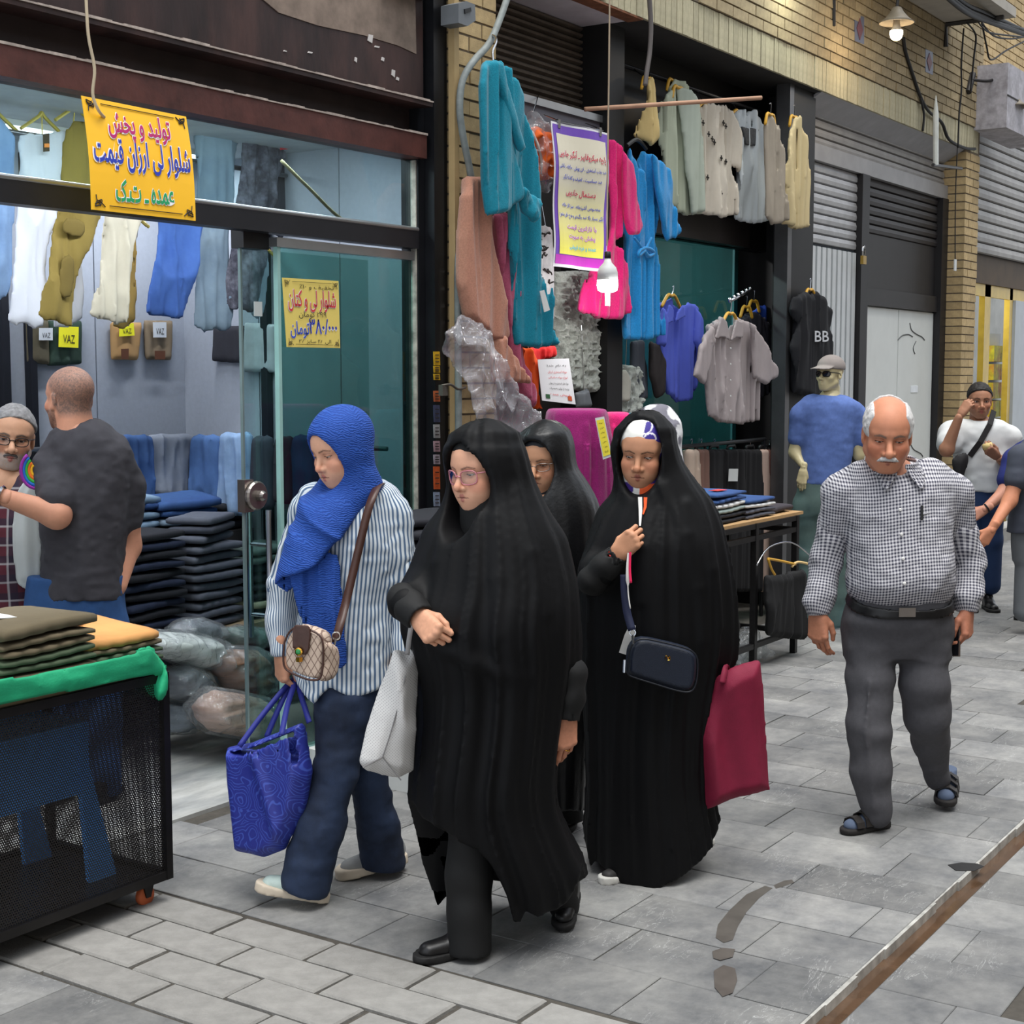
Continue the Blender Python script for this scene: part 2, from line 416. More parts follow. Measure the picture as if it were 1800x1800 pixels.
def shape_fa(s):
 """join the letters by presentation forms and return them in drawing order"""
 out = []; n = len(s)
 for i, ch in enumerate(s):
  if ch not in _AR: out.append(ch); continue
  pj = i > 0 and s[i - 1] in _AR and s[i - 1] not in _NOJ
  nj = i + 1 < n and s[i + 1] in _AR and ch not in _NOJ
  b = _AR[ch]
  out.append(chr(b + (0 if not pj and not nj else 1 if pj and not nj else 2 if nj and not pj else 3)))
 t = ''.join(out)
 for a, f in (('\uFEDF\uFE8E', '\uFEFB'),('\uFEE0\uFE8E', '\uFEFC')): t = t.replace(a, f)
 res = []; num = ''
 for ch in t:
  if ch in '۰۱۲۳۴۵۶۷۸۹/0123456789': num += ch
  else:
   if num: res.append(num); num = ''
   res.append({'(': ')', ')': '('}.get(ch, ch))
 if num: res.append(num)
 return ''.join(res[::-1])
def lettering(name, text, fr, box, mat, parent, w=0.003, fa=True, bold=0.0, warp=None, shear=0.0, rot=0.0):
 """flat letters fitted into box=(u0,u1,v0,v1) on the frame"""
 cu = bpy.data.curves.new(name, 'FONT'); cu.body = shape_fa(text) if fa else text; cu.resolution_u = 2; cu.offset = bold
 t = bpy.data.objects.new(name, cu); COL.objects.link(t)
 bpy.context.view_layer.update()
 me = bpy.data.meshes.new_from_object(t.evaluated_get(bpy.context.evaluated_depsgraph_get()))
 COL.objects.unlink(t); bpy.data.objects.remove(t); bpy.data.curves.remove(cu)
 n = len(me.vertices); V = np.empty(n * 3, np.float32); me.vertices.foreach_get('co', V); V = V.reshape(-1,3).astype(float)
 lo, hi = V[:, :2].min(0), V[:, :2].max(0); u = (V[:, 0] - lo[0]) / (hi[0] - lo[0] + 1e-9); v = (V[:, 1] - lo[1]) / (hi[1] - lo[1] + 1e-9)
 U = box[0] + u * (box[1] - box[0]) + shear * v; VV = box[2] + v * (box[3] - box[2]) + rot * (u - 0.5)
 if warp is None: W3 = fr.o + U[:, None] * fr.u + VV[:, None] * fr.v + w * fr.w
 else: W3 = warp(U, VV, w)
 fs = [tuple(p.vertices) for p in me.polygons]; bpy.data.meshes.remove(me)
 return mesh_obj(name, W3, fs, mat, parent)
# ================================================================ THE SETTING
rnd = random.Random(3)
YF, YP, XP = 4.28,4.19,5.80           # shop front plane, pillar front plane, pillar edge
def tile_mat():
 m, nt, b = _nodes('stone_tile'); L = nt.links
 tc = _N(nt, 'ShaderNodeTexCoord'); oi = _N(nt, 'ShaderNodeObjectInfo'); ge = _N(nt, 'ShaderNodeNewGeometry')
 n1 = _N(nt, 'ShaderNodeTexNoise', Scale=3.2, Detail=8.0, Roughness=0.7); L.new(ge.outputs['Position'], n1.inputs['Vector'])
 n2 = _N(nt, 'ShaderNodeTexNoise', Scale=28.0, Detail=4.0, Roughness=0.7); L.new(ge.outputs['Position'], n2.inputs['Vector'])
 cr = _N(nt, 'ShaderNodeValToRGB'); L.new(n1.outputs['Fac'], cr.inputs[0])
 e = cr.color_ramp.elements; e[0].position = 0.32; e[0].color = list(lin((92,93,95))) + [1]; e[1].position = 0.68; e[1].color = list(lin((142,141,138))) + [1]
 m1 = _N(nt, 'ShaderNodeMapRange'); m1.inputs['To Min'].default_value = 0.74; m1.inputs['To Max'].default_value = 1.2; L.new(oi.outputs['Random'], m1.inputs['Value'])
 m2 = _N(nt, 'ShaderNodeMapRange'); m2.inputs['From Min'].default_value = 0.25; m2.inputs['From Max'].default_value = 0.75; m2.inputs['To Min'].default_value = 0.86; m2.inputs['To Max'].default_value = 1.12; L.new(n2.outputs['Fac'], m2.inputs['Value'])
 mu = _N(nt, 'ShaderNodeMath', operation='MULTIPLY'); L.new(m1.outputs[0], mu.inputs[0]); L.new(m2.outputs[0], mu.inputs[1])
 vm = _N(nt, 'ShaderNodeVectorMath', operation='SCALE'); L.new(cr.outputs[0], vm.inputs[0]); L.new(mu.outputs[0], vm.inputs['Scale'])
 # pale scratches: thin crests of stretched, warped noise
 mp = _N(nt, 'ShaderNodeMapping'); mp.inputs['Scale'].default_value = (2.0,7.0,1.0); mp.inputs['Rotation'].default_value = (0,0,0.5); L.new(ge.outputs['Position'], mp.inputs['Vector'])
 n3 = _N(nt, 'ShaderNodeTexNoise', Scale=1.9, Detail=6.0, Roughness=0.62, Distortion=1.2); L.new(mp.outputs[0], n3.inputs['Vector'])
 ab = _N(nt, 'ShaderNodeMath', operation='SUBTRACT'); ab.inputs[1].default_value = 0.5; L.new(n3.outputs['Fac'], ab.inputs[0])
 a2 = _N(nt, 'ShaderNodeMath', operation='ABSOLUTE'); L.new(ab.outputs[0], a2.inputs[0])
 m3 = _N(nt, 'ShaderNodeMapRange'); m3.inputs['From Min'].default_value = 0.0; m3.inputs['From Max'].default_value = 0.006; m3.inputs['To Min'].default_value = 0.55; m3.inputs['To Max'].default_value = 0.0; L.new(a2.outputs[0], m3.inputs['Value'])
 n4 = _N(nt, 'ShaderNodeTexNoise', Scale=2.4, Detail=2.0); L.new(ge.outputs['Position'], n4.inputs['Vector'])
 m4 = _N(nt, 'ShaderNodeMapRange'); m4.inputs['From Min'].default_value = 0.5; m4.inputs['From Max'].default_value = 0.62; L.new(n4.outputs['Fac'], m4.inputs['Value'])
 m5 = _N(nt, 'ShaderNodeMath', operation='MULTIPLY'); L.new(m3.outputs[0], m5.inputs[0]); L.new(m4.outputs[0], m5.inputs[1])
 mx = _N(nt, 'ShaderNodeMix', data_type='RGBA'); mx.inputs[7].default_value = list(lin((205,205,202))) + [1]; L.new(m5.outputs[0], mx.inputs[0]); L.new(vm.outputs[0], mx.inputs[6])
 L.new(mx.outputs[2], b.inputs['Base Color'])
 b.inputs['Roughness'].default_value = 0.62; b.inputs['Specular IOR Level'].default_value = 0.35
 bp = _N(nt, 'ShaderNodeBump', Strength=0.35, Distance=0.003); L.new(n2.outputs['Fac'], bp.inputs['Height']); L.new(bp.outputs[0], b.inputs['Normal'])
 _mats['stone_tile'] = m
 return m
TILE = tile_mat()
GROUT = M('grout_dirt', (70,66,60),0.95, var=0.25, scale=18, bump=0.4)
PAVER = M('rough_paver', (136,134,130),0.85, var=0.16, scale=14, bump=0.5, bscale=120, rnd=0.12)
# --- ground: bedding slab with the tiles laid on it one by one; a drain channel runs along the street
GY0, GY1 = 1.425,1.50
fl = MB()
fl.box((1.5, GY1,-0.06),(34,9.0,-0.005)); fl.box((1.5,-6,-0.06),(34, GY0,-0.014)); fl.box((1.5, GY0,-0.08),(34, GY1,-0.045))
floor = struct('floor', fl, GROUT)
def bev_tile(sx, sy, t, name, mat, b=0.006):
 V = [(-sx / 2,-sy / 2,-t),(sx / 2,-sy / 2,-t),(sx / 2, sy / 2,-t),(-sx / 2, sy / 2,-t),(-sx / 2,-sy / 2,-b),(sx / 2,-sy / 2,-b),(sx / 2, sy / 2,-b),(-sx / 2, sy / 2,-b),
         (-sx / 2 + b, -sy / 2 + b, 0),(sx / 2 - b, -sy / 2 + b, 0),(sx / 2 - b, sy / 2 - b, 0),(-sx / 2 + b, sy / 2 - b, 0)]
 Fc = [(8,9,10,11)] + [(i, (i + 1) % 4,4 + (i + 1) % 4,4 + i) for i in range(4)] + [(4 + i, 4 + (i + 1) % 4,8 + (i + 1) % 4,8 + i) for i in range(4)]
 me = bpy.data.meshes.new(name); me.from_pydata(V, [], Fc); me.update(); me.materials.append(mat); return me
tile_meshes = {}
floor_loc = wloc(floor)
def lay(x, y, sx, sy, z, mat, name, tilt=0.0, b=0.004, rot=0.0):
 k = (round(sx, 2), round(sy, 2), mat.name)
 if k not in tile_meshes: tile_meshes[k] = bev_tile(sx, sy, 0.03, name, mat, b)
 o = bpy.data.objects.new(name, tile_meshes[k]); COL.objects.link(o); o.parent = floor
 o.location = (x - floor_loc[0], y - floor_loc[1], z - floor_loc[2]); o.rotation_euler = (rnd.uniform(-tilt, tilt), rnd.uniform(-tilt, tilt), rot)
def seen(x, y, m=60):
 q = np.array([x, y, 0.0]) - _C; d = q @ _fw
 if d < 0.5: return False
 px, py = 900 + F_PX * (q @ _rt) / d, 900 - F_PX * (q @ _up) / d
 return -m < px < 1800 + m and py < 1800 + m
TX, TY = 0.30,0.46
r = 0
x = 3.42
while x < 11.4:
 off = (0.0,0.23,0.11,0.34)[r % 4]
 y = GY1 + TY / 2 - off
 while y < 4.3:
  y0, y1 = max(y - TY / 2, GY1 + 0.004), min(y + TY / 2,4.235)
  if y1 - y0 > 0.06 and seen(x + TX / 2,(y0 + y1) / 2):
   lay(x + TX / 2,(y0 + y1) / 2, TX - 0.005, round(y1 - y0,2) - 0.005, rnd.uniform(-0.0014,0.0014), TILE, 'floor_tile', 0.003,0.002)
  y += TY
 y = GY0 - TY / 2 + off
 while y > -0.4:
  y1 = min(y + TY / 2, GY0 - 0.004)
  if y1 - (y - TY / 2) > 0.06 and seen(x + TX / 2, y):
   lay(x + TX / 2,(y1 + y - TY / 2) / 2, TX - 0.004, round(y1 - y + TY / 2,2) - 0.004,-0.009 + rnd.uniform(-0.001,0.001), TILE, 'floor_tile', 0.002,0.002)
  y -= TY
 x += TX; r += 1
# far paving and the channel bed, too far to tell tiles apart
far = MB(); far.box((11.4 + 0.003, GY1,-0.004),(34,9,0.0)); far.box((11.4 + 0.003,-6,-0.014),(34, GY0,-0.009))
struct('paving', far, TILE, floor)
WET = M('drain_water', (82,62,46),0.12, var=0.35, scale=9, spec=0.6)
ch = MB(); ch.box((1.6, GY0 + 0.001,-0.046),(33, GY1 - 0.001,-0.030)); struct('drain_water', ch, WET, floor)
kb = MB()
for i in range(40):
 x0 = 2.6 + i * 0.24
 kb.box((x0, GY1 - 0.008 + 0.004 * math.sin(i * 2.3),-0.03),(x0 + 0.24, GY1 + 0.002,0.001))
struct('drain_edge', kb, M('kerb_edge_highlight', (168,166,160),0.4, var=0.45, scale=14), floor)  # pale kerb edge: its white highlight is put into the colour
# broken corner: a flat dark patch paints the shade in its drain hole
hp = [onZ(*q, 0.0) for q in ((1666,1521),(1690,1517),(1718,1519),(1730,1524),(1712,1532),(1680,1531))]
hole = MB(); hole.prism([p + np.array([0,0,0.001]) for p in hp][::-1], (0,0,0.0015)); struct('broken_corner', hole, M('drain_hole_shade', (22,20,20),0.6), floor)
# strip of rough pavers crossing the street, then smooth tiles again
PX, PY = 0.165,0.385
for r in range(4):
 x = 3.40 - PX * (r + 0.5); y = 1.56 - (r % 2) * PY / 2
 while y < 4.1:
  if seen(x, y) and y + PY / 2 > GY1 + 0.05:
   y0 = max(y - PY / 2, GY1 + 0.01); lay(x, (y0 + y + PY / 2) / 2, PX - 0.012, round(y + PY / 2 - y0,2) - 0.012,0.006 + rnd.uniform(-0.003,0.005), PAVER, 'rough_paver', 0.012,0.006)
  y += PY
r = 0; x = 3.40 - PX * 4 - 0.004
while x > 1.6:
 y = GY1 + TY / 2 - (0.23 if r % 2 else 0)
 while y < 4.3:
  y0, y1 = max(y - TY / 2, GY1 + 0.004), min(y + TY / 2,4.235)
  if y1 - y0 > 0.06 and seen(x - TX / 2, y): lay(x - TX / 2,(y0 + y1) / 2, TX - 0.004, round(y1 - y0,2) - 0.004, rnd.uniform(-0.001,0.001), TILE, 'floor_tile', 0.002,0.002)
  y += TY
 x -= TX; r += 1
# wet streak on the paving (its own shape)
def streak(px, name, mat, z=0.0016):
 P = [onZ(*q, z) for q in px]; mb = MB(); mb.add(P, [tuple(range(len(P)))[::-1]]); return struct(name, mb, mat, floor)
WSTAIN = M('wet_patch', (84,80,75),0.3, var=0.2, scale=12)
streak([(1258,1648),(1262,1625),(1282,1600),(1312,1572),(1345,1557),(1358,1561),(1335,1578),(1312,1603),(1297,1628),(1288,1652),(1272,1657)], 'wet_patch', WSTAIN)
streak([(1252,1672),(1270,1666),(1292,1668),(1288,1682),(1266,1688),(1254,1684)], 'wet_patch', WSTAIN)
streak([(1255,1706),(1272,1696),(1292,1702),(1296,1722),(1288,1745),(1270,1752),(1256,1735)], 'wet_patch', WSTAIN)
streak([(1360,1556),(1378,1548),(1392,1546),(1396,1551),(1378,1558),(1364,1562)], 'wet_patch', WSTAIN)
# --- bricks
BR_A = M('yellow_brick', (182,158,116),0.9, var=0.14, scale=22, bump=0.35, bscale=160, rnd=0.16)
BR_B = M('tan_brick', (152,136,106),0.9, var=0.16, scale=22, bump=0.35, bscale=160, rnd=0.18)
MORTAR = M('mortar', (112,100,84),0.95, var=0.2, scale=30, bump=0.3)
_bm = {}
def brick(parent, lo, hi, mat=BR_A, name='brick', b=0.004):
 s = tuple(round(h - l, 3) for l, h in zip(lo, hi)); k = (s, mat.name)
 if k not in _bm:
  x, y, z = s; mb = MB(); mb.box((0,0,0), s)
  me = bpy.data.meshes.new(name); me.from_pydata([(-0.0 + (b if False else 0) + v[0], v[1], v[2]) for v in mb.V], [], mb.F); me.update(); me.materials.append(mat); _bm[k] = me
 o = bpy.data.objects.new(name, _bm[k]); COL.objects.link(o); o.parent = parent; l = wloc(parent)
 o.location = (lo[0] - l[0], lo[1] - l[1], lo[2] - l[2]); return o
def pillar(name, x0, x1, y0, y1, z0, z1, zt):
 core = MB(); core.box((x0 + 0.006, y0 + 0.006,0),(x1 - 0.006, y1, zt)); p = struct(name, core, MORTAR)
 z = z0; i = 0; H = 0.0745
 while z < z1:
  cut = x0 + (0.12 if i % 2 else 0.225) + rnd.uniform(-0.004,0.004); j = rnd.uniform(-0.003,0.003)
  brick(p, (x0 + rnd.uniform(0, .004), y0 + j, z),(round(cut - 0.005,3), y1, z + H - 0.011)); brick(p, (round(cut + 0.005,3), y0 + rnd.uniform(-.003, .003), z),(x1, y1, z + H - 0.011))
  z += H; i += 1
 return p
pillar('wall_near_pillar', XP, 6.14, YP, 4.40,0.95,3.65,4.9)
pillar('wall_far_pillar', 13.66,14.06, YP, 4.60,0.0,3.72,4.9)
# brick lintel over the shops: soldier course, then running bricks
ZL = 3.735
lint = MB(); lint.box((6.02, YP + 0.006, ZL + 0.03),(14.06,4.55,5.6)); lint = struct('wall_lintel', lint, MORTAR)
x = 7.2
while x < 14.0:
 brick(lint, (x, YP + rnd.uniform(-.003, .003), ZL),(x + 0.062, YP + 0.1, ZL + 0.215), M('pale_soldier_brick', (178,170,142),0.9, var=0.14, scale=22, bump=0.35, rnd=0.1), 'soldier_brick'); x += 0.0695
upper = MB(); upper.box((8.2, YP - 0.002, ZL + 0.221),(14.06, YP + 0.004,5.5)); upper = struct('wall_upper', upper, MORTAR)
for i in range(15):
 x = 8.3 + (0.115 if i % 2 else 0.0); z = ZL + 0.222 + i * 0.0745
 while x < 14.0:
  q = np.array([x, YP, z]) - _C; d = q @ _fw
  if 900 - F_PX * (q @ _up) / d > -25: brick(upper, (x, YP - 0.014 + rnd.uniform(-.003, .003), z),(min(round(x + 0.218,3),14.05), YP + 0.05, z + 0.0635), BR_B)
  x += 0.23
# soffit behind the lintel
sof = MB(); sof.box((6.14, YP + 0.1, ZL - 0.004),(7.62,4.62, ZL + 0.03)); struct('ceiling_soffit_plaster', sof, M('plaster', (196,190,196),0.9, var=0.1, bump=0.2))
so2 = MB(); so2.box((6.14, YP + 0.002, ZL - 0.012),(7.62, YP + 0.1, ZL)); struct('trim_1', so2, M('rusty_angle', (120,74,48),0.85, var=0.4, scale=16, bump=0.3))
so3 = MB(); so3.box((7.62, YP + 0.02, ZL - 0.002),(10.30,4.70, ZL + 0.03)); struct('ceiling_soffit_dark', so3, M('dark_plaster', (40,38,38),0.95, var=0.2))  # near-black plaster over the right bay
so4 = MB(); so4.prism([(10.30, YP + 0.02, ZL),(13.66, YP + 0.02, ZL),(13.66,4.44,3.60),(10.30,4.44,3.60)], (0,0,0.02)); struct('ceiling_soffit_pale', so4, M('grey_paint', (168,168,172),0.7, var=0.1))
# --- shop one: steel lintel, frames, glass
RUST = M('rusted_brown_steel', (66,44,40),0.55, metal=0.1, var=0.45, scale=7, bump=0.35, bscale=30, stretch=(1,1,0.35), rgb2=(46,32,31))
RUST2 = M('red_oxide_steel', (84,46,40),0.55, metal=0.1, var=0.35, scale=9, bump=0.3, bscale=40)
DUST = M('dusty_edge', (176,162,152),0.95, var=0.35, scale=25, bump=0.5)
XL = 1.4
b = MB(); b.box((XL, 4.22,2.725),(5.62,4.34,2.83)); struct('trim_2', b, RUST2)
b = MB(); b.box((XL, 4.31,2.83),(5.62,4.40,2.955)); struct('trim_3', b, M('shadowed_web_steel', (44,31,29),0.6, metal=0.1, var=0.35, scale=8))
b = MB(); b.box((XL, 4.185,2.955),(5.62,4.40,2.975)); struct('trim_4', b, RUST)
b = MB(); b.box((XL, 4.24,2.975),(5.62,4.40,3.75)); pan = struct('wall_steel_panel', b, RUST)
# dust lying on the flanges
for z, y0, y1 in ((2.83,4.215,4.24),(2.975,4.18,4.195)):
 b = MB(); xx = XL
 while xx < 5.6:
  w = rnd.uniform(0.03,0.12); b.box((xx, y0 - rnd.uniform(0, .003), z - 0.001),(min(xx + w, 5.62), y1, z + rnd.uniform(0.004,0.010))); xx += w
 struct('dust_ridge', b, DUST, pan)
b = MB()
pp = [onY(*q, 4.236) for q in ((458,-5),(730,-5),(732,95),(700,80),(640,62),(560,45),(490,22))]
b.prism(pp[::-1], (0,0.01,0)); struct('bare_patch', b, M('bare_plaster', (134,118,106),0.95, var=0.3, scale=10), pan)
for q in [(648,60,8,16),(690,122,5,14),(672,100,4,8),(730 - 32,135,4,7),(543,90,7,4),(500,88,5,3),(625,100,3,10),(660,80,8,4)]:
 b = MB(); a = [onY(q[0] + i, q[1] + j, 4.2355) for i, j in ((0,0),(q[2], 2),(q[2] * .8, q[3]),(-1, q[3] * .7))]; b.prism(a[::-1], (0,0.006,0)); struct('paint_chip', b, M('chip_white', (206,200,196),0.9), pan)
ALU = M('aluminium', (172,174,176),0.35, metal=0.85, var=0.08)
DARKF = M('dark_frame', (44,44,48),0.45, metal=0.4, var=0.15, scale=5)
b = MB(); b.box((XL, 4.255,2.315),(5.60,4.33,2.395)); mull = struct('trim_5', b, DARKF)
b = MB(); b.tube([(XL, 4.262,2.402),(5.60,4.262,2.402)], 0.011,10); struct('trim_rail', b, ALU, mull)
BLKP = M('black_post', (26,27,31),0.42, metal=0.3, var=0.25, scale=8)
b = MB(); b.box((5.655,4.205,0),(5.735,4.36,4.2)); b.box((5.74,4.235,0),(XP - 0.002,4.36,4.2)); b.box((5.605,4.26,0),(5.652,4.36,4.2)); post = struct('trim_6', b, BLKP)
b = MB(); b.box((5.598,4.27,0.1),(5.606,4.30,2.72)); struct('trim_seal', b, M('old_putty', (178,172,160),0.9, var=0.5, scale=18), post)
# metal rail and junction plate at the top
b = MB(); b.box((5.30,4.13,3.44),(5.62,4.24,3.52)); struct('trim_7', b, M('galvanised', (120,124,132),0.35, metal=0.7, var=0.15))
# transom glass, fixed pane and the sliding leaf
GLASS = glass_mat('clear_glass', (226,238,238)); GLASS2 = glass_mat('green_glass', (178,212,208), alpha=0.3)
b = MB(); b.box((XL, 4.292,2.40),(5.60,4.298,2.725)); w1 = struct('window_1', b, GLASS)
b = MB(); b.box((4.685,4.292,0.12),(5.60,4.302,2.26)); w2 = struct('window_2', b, GLASS2)
b = MB(); b.box((4.66,4.275,2.262),(5.60,4.325,2.30)); struct('trim_8', b, ALU)
b = MB(); b.box((4.672,4.285,0.12),(4.690,4.309,2.262)); struct('window_edge', b, M('glass_edge', (150,190,184),0.2, spec=0.7), w2)
b = MB(); b.box((4.53,4.355,0.03),(5.35,4.363,2.25)); d1 = struct('door_1', b, glass_mat('clear_glass_leaf', (216,234,232)))
b = MB(); b.box((4.522,4.352,0.03),(4.532,4.366,2.25)); struct('door_edge', b, M('glass_edge_steel', (128,150,150),0.25, metal=0.4), d1)
b = MB()
for s in (-1,1):
 b.tube([(4.615,4.359 + s * 0.055,0.62),(4.615,4.359 + s * 0.055,1.17)], 0.013,12)
for z in (0.72,1.02): b.tube([(4.615,4.30, z),(4.615,4.418, z)], 0.009,10)
struct('door_handle', b, M('chrome', (190,192,196),0.15, metal=1.0), d1)
b = MB(); b.box((4.512,4.338,1.165),(4.565,4.380,1.30)); b.lathe([(0.06,0),(0.062,0.012),(0.055,0.02)], (4.570,4.336,1.232),(0,-1,0),20); b.lathe([(0.022,0),(0.022,0.02),(0.012,0.03)], (4.575,4.316,1.232),(0,-1,0),14)
struct('door_lock', b, M('brushed_steel', (150,142,136),0.3, metal=0.9), d1)
b = MB(); b.box((4.51,4.32,2.25),(4.66,4.39,2.33)); struct('door_pivot', b, M('black_plastic', (18,18,20),0.5), d1)
# plinth below the fixed pane
WHITE = M('white_laminate', (206,208,206),0.5, var=0.05)
b = MB(); b.box((4.82,3.66,0),(5.79,4.35,0.11)); struct('plinth', b, WHITE)
# shop floor slab, pale marble
b = MB(); b.box((XL, 4.237,-0.02),(5.84,6.08,0.012)); struct('floor_shop', b, M('pale_marble', (172,172,168),0.45, var=0.22, scale=5, stretch=(1,3,1), rgb2=(146,148,148)))
# shop walls, posts, ceiling with light panels
PANEL = M('grey_panel', (160,166,178),0.7, var=0.05, scale=40, bump=0.1, bscale=300)
YB, XS = 6.06,5.85
for i in range(5):
 x1 = XS - i * 0.62 - (0.0 if i else 0.0); x0 = x1 - 0.612
 b = MB(); b.box((x0, YB, 0),(x1, YB + 0.05,2.9)); struct('wall_shop_back', b, PANEL)
b = MB(); b.box((XL, YB + 0.05,0),(XS, YB + 0.1,3.0)); struct('wall_shop_rear', b, DARKF)
for i in range(3):
 y1 = YB - i * 0.56; b = MB(); b.box((XS, max(y1 - 0.552,4.42),0),(XS + 0.05, y1,2.9)); struct('wall_shop_side', b, PANEL)
b = MB(); b.box((XL, 4.40,2.86),(XS + 0.1, YB + 0.1,2.93)); struct('ceiling', b, M('ceiling_white', (200,202,204),0.8))
b = MB(); b.box((XL - 0.1,4.30,0),(XL, YB + 0.1,3.0)); struct('wall_shop_left', b, PANEL)
SLOT = M('slotted_post', (28,30,38),0.5, metal=0.3)
for q in ((338,700, 'b'),(55,640, 'b'),(8,640, 'b'),(470,700, 's')):
 p = onY(q[0], q[1], YB - 0.03) if q[2] == 'b' else onX(q[0], q[1], XS - 0.03)
 b = MB(); b.box((p[0] - 0.02, p[1] - 0.02,0),(p[0] + 0.02, p[1] + 0.025,2.8)); struct('trim_slotted_post', b, SLOT)
for x in (2.6,3.8,5.0):
 t = thing('ceiling_light', 'white strip light along the jeans shop ceiling behind the lintel', 'ceiling light', (x, 4.56,2.84), 'strip lights of the jeans shop')
 b = MB(); b.box((x - 0.5,4.50,2.835),(x + 0.5,4.62,2.86)); b.build('housing', WHITE, t)
 b = MB(); b.box((x - 0.48,4.515,2.826),(x + 0.48,4.605,2.834)); b.build('diffuser', M('led_panel', (255,255,255),0.5, emit=(235,242,255), estr=3.0), t)
 la = bpy.data.lights.new('strip_lamp', 'AREA'); la.shape = 'RECTANGLE'; la.energy = 15; la.size = 0.94; la.size_y = 0.08; la.color = (0.92,0.96,1.0)
 lo = bpy.data.objects.new('strip_lamp', la); COL.objects.link(lo); lo.parent = t; lo.location = (0,0,-0.02); lo.rotation_euler = (0.35,0,0)
for x in (3.2,4.4,5.4):  # second row of lamps, added to brighten the rear of the shop
 t = thing('ceiling_light', 'added white strip light brightening the rear of the jeans shop', 'ceiling light', (x, 5.62,2.84), 'added rear strip lights of the jeans shop')
 b = MB(); b.box((x - 0.3,5.58,2.835),(x + 0.3,5.66,2.86)); b.build('housing', WHITE, t); b = MB(); b.box((x - 0.28,5.59,2.826),(x + 0.28,5.65,2.834)); b.build('diffuser', _mats['led_panel'], t)
 la = bpy.data.lights.new('strip_lamp', 'AREA'); la.shape = 'RECTANGLE'; la.energy = 8; la.size = 0.56; la.size_y = 0.06; la.color = (0.92,0.96,1.0); lo = bpy.data.objects.new('strip_lamp', la); COL.objects.link(lo); lo.parent = t; lo.location = (0,0,-0.02)
# the other side of the street, and the storeys above
OPP = M('opposite_render', (150,140,126),0.9, var=0.15, scale=3)
b = MB(); b.box((-8,-3.6,0),(34,-3.2,6.2)); struct('wall_opposite', b, OPP)
b = MB(); b.box((1.2,4.56,3.76),(14.06,4.9,6.2)); b.box((1.2,4.25,3.76),(5.62,4.56,6.2)); struct('wall_storey', b, OPP)
# --- shop two: left bay (corrugated shutter, grey header) and right bay (black, open)
SHUT = M('old_shutter', (92,82,72),0.6, metal=0.3, var=0.3, scale=10, bump=0.2)
sh = MB(); sh.box((6.14,4.60,3.16),(7.66,4.63,3.74)); sh = struct('door_shutter_1', sh, M('shutter_back', (46,42,38),0.8))
for i in range(15):
 b = MB(); z = 3.17 + i * 0.038; b.prism([(6.14,4.60, z),(6.14,4.578, z + 0.010),(6.14,4.574, z + 0.022),(6.14,4.60, z + 0.035)], (1.52,0,0)); b.build('slat', SHUT, sh)
b = MB(); b.box((6.14,4.46,2.93),(7.66,4.60,3.20)); hd = struct('trim_9', b, M('grey_header', (96,94,104),0.5, var=0.1))
b = MB(); b.box((6.10,4.44,3.175),(7.66,4.47,3.215)); struct('trim_rail', b, ALU, hd)
BLK = M('black_paint', (20,19,20),0.55, var=0.3, scale=6)
b = MB(); b.box((7.60,4.40,0),(7.78,4.72,3.74)); struct('trim_10', b, BLK)
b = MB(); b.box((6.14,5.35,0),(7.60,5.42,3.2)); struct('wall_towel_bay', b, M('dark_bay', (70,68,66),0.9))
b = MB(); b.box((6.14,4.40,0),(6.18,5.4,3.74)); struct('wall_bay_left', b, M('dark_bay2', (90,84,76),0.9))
# right bay
b = MB(); b.box((7.78,4.62,2.62),(10.36,4.72,3.74)); struct('wall_black_fascia', b, M('black_fascia', (24,23,24),0.5, var=0.25))
b = MB(); b.box((7.78,4.55,2.62),(9.86,4.66,2.80)); struct('trim_11', b, M('brown_black_beam', (36,31,31),0.5, var=0.2))
b = MB(); b.box((7.78,7.0,0),(10.3,7.08,3.2)); struct('wall_teal', b, M('teal_wall', (6,74,76),0.7, var=0.15))
b = MB(); b.box((10.0,4.73,0),(10.06,7.0,3.2)); struct('wall_teal_side', b, M('teal_wall', (6,74,76)))
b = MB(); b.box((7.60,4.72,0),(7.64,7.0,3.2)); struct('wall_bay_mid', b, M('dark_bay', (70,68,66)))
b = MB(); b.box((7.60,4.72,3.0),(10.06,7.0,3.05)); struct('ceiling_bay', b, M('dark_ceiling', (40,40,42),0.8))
b = MB(); b.box((10.30,4.40,0),(10.36,7.1,3.76)); struct('wall_bay_right', b, BLK)
b = MB(); b.box((9.86,4.26,0),(9.93,4.36,3.74)); struct('trim_12', b, M('alu_dark', (96,96,98),0.35, metal=0.7, var=0.15))
b = MB(); b.box((9.93,4.27,0),(10.34,4.40,3.74)); struct('trim_13', b, BLK)
t = thing('ceiling_light', 'added strip light brightening the inside of the black stall', 'ceiling light', (8.9,5.3,2.97)); b = MB(); b.box((8.4,5.26,2.97),(9.4,5.34,3.0)); b.build('housing', WHITE, t); b = MB(); b.box((8.42,5.27,2.962),(9.38,5.33,2.969)); b.build('diffuser', _mats['led_panel'], t)  # fitting and lamp added to lift the dark inside of the stall
la = bpy.data.lights.new('bay_fill_lamp', 'AREA'); la.shape = 'RECTANGLE'; la.energy = 45; la.size = 0.96; la.size_y = 0.06; lo = bpy.data.objects.new('bay_fill_lamp', la); COL.objects.link(lo); lo.parent = t; lo.location = (0,0,-0.02)
b = MB(); b.box((7.80,4.68,0.02),(9.86,4.686,2.62)); struct('window_3', b, glass_mat('smoky_glass', (196,210,208)))
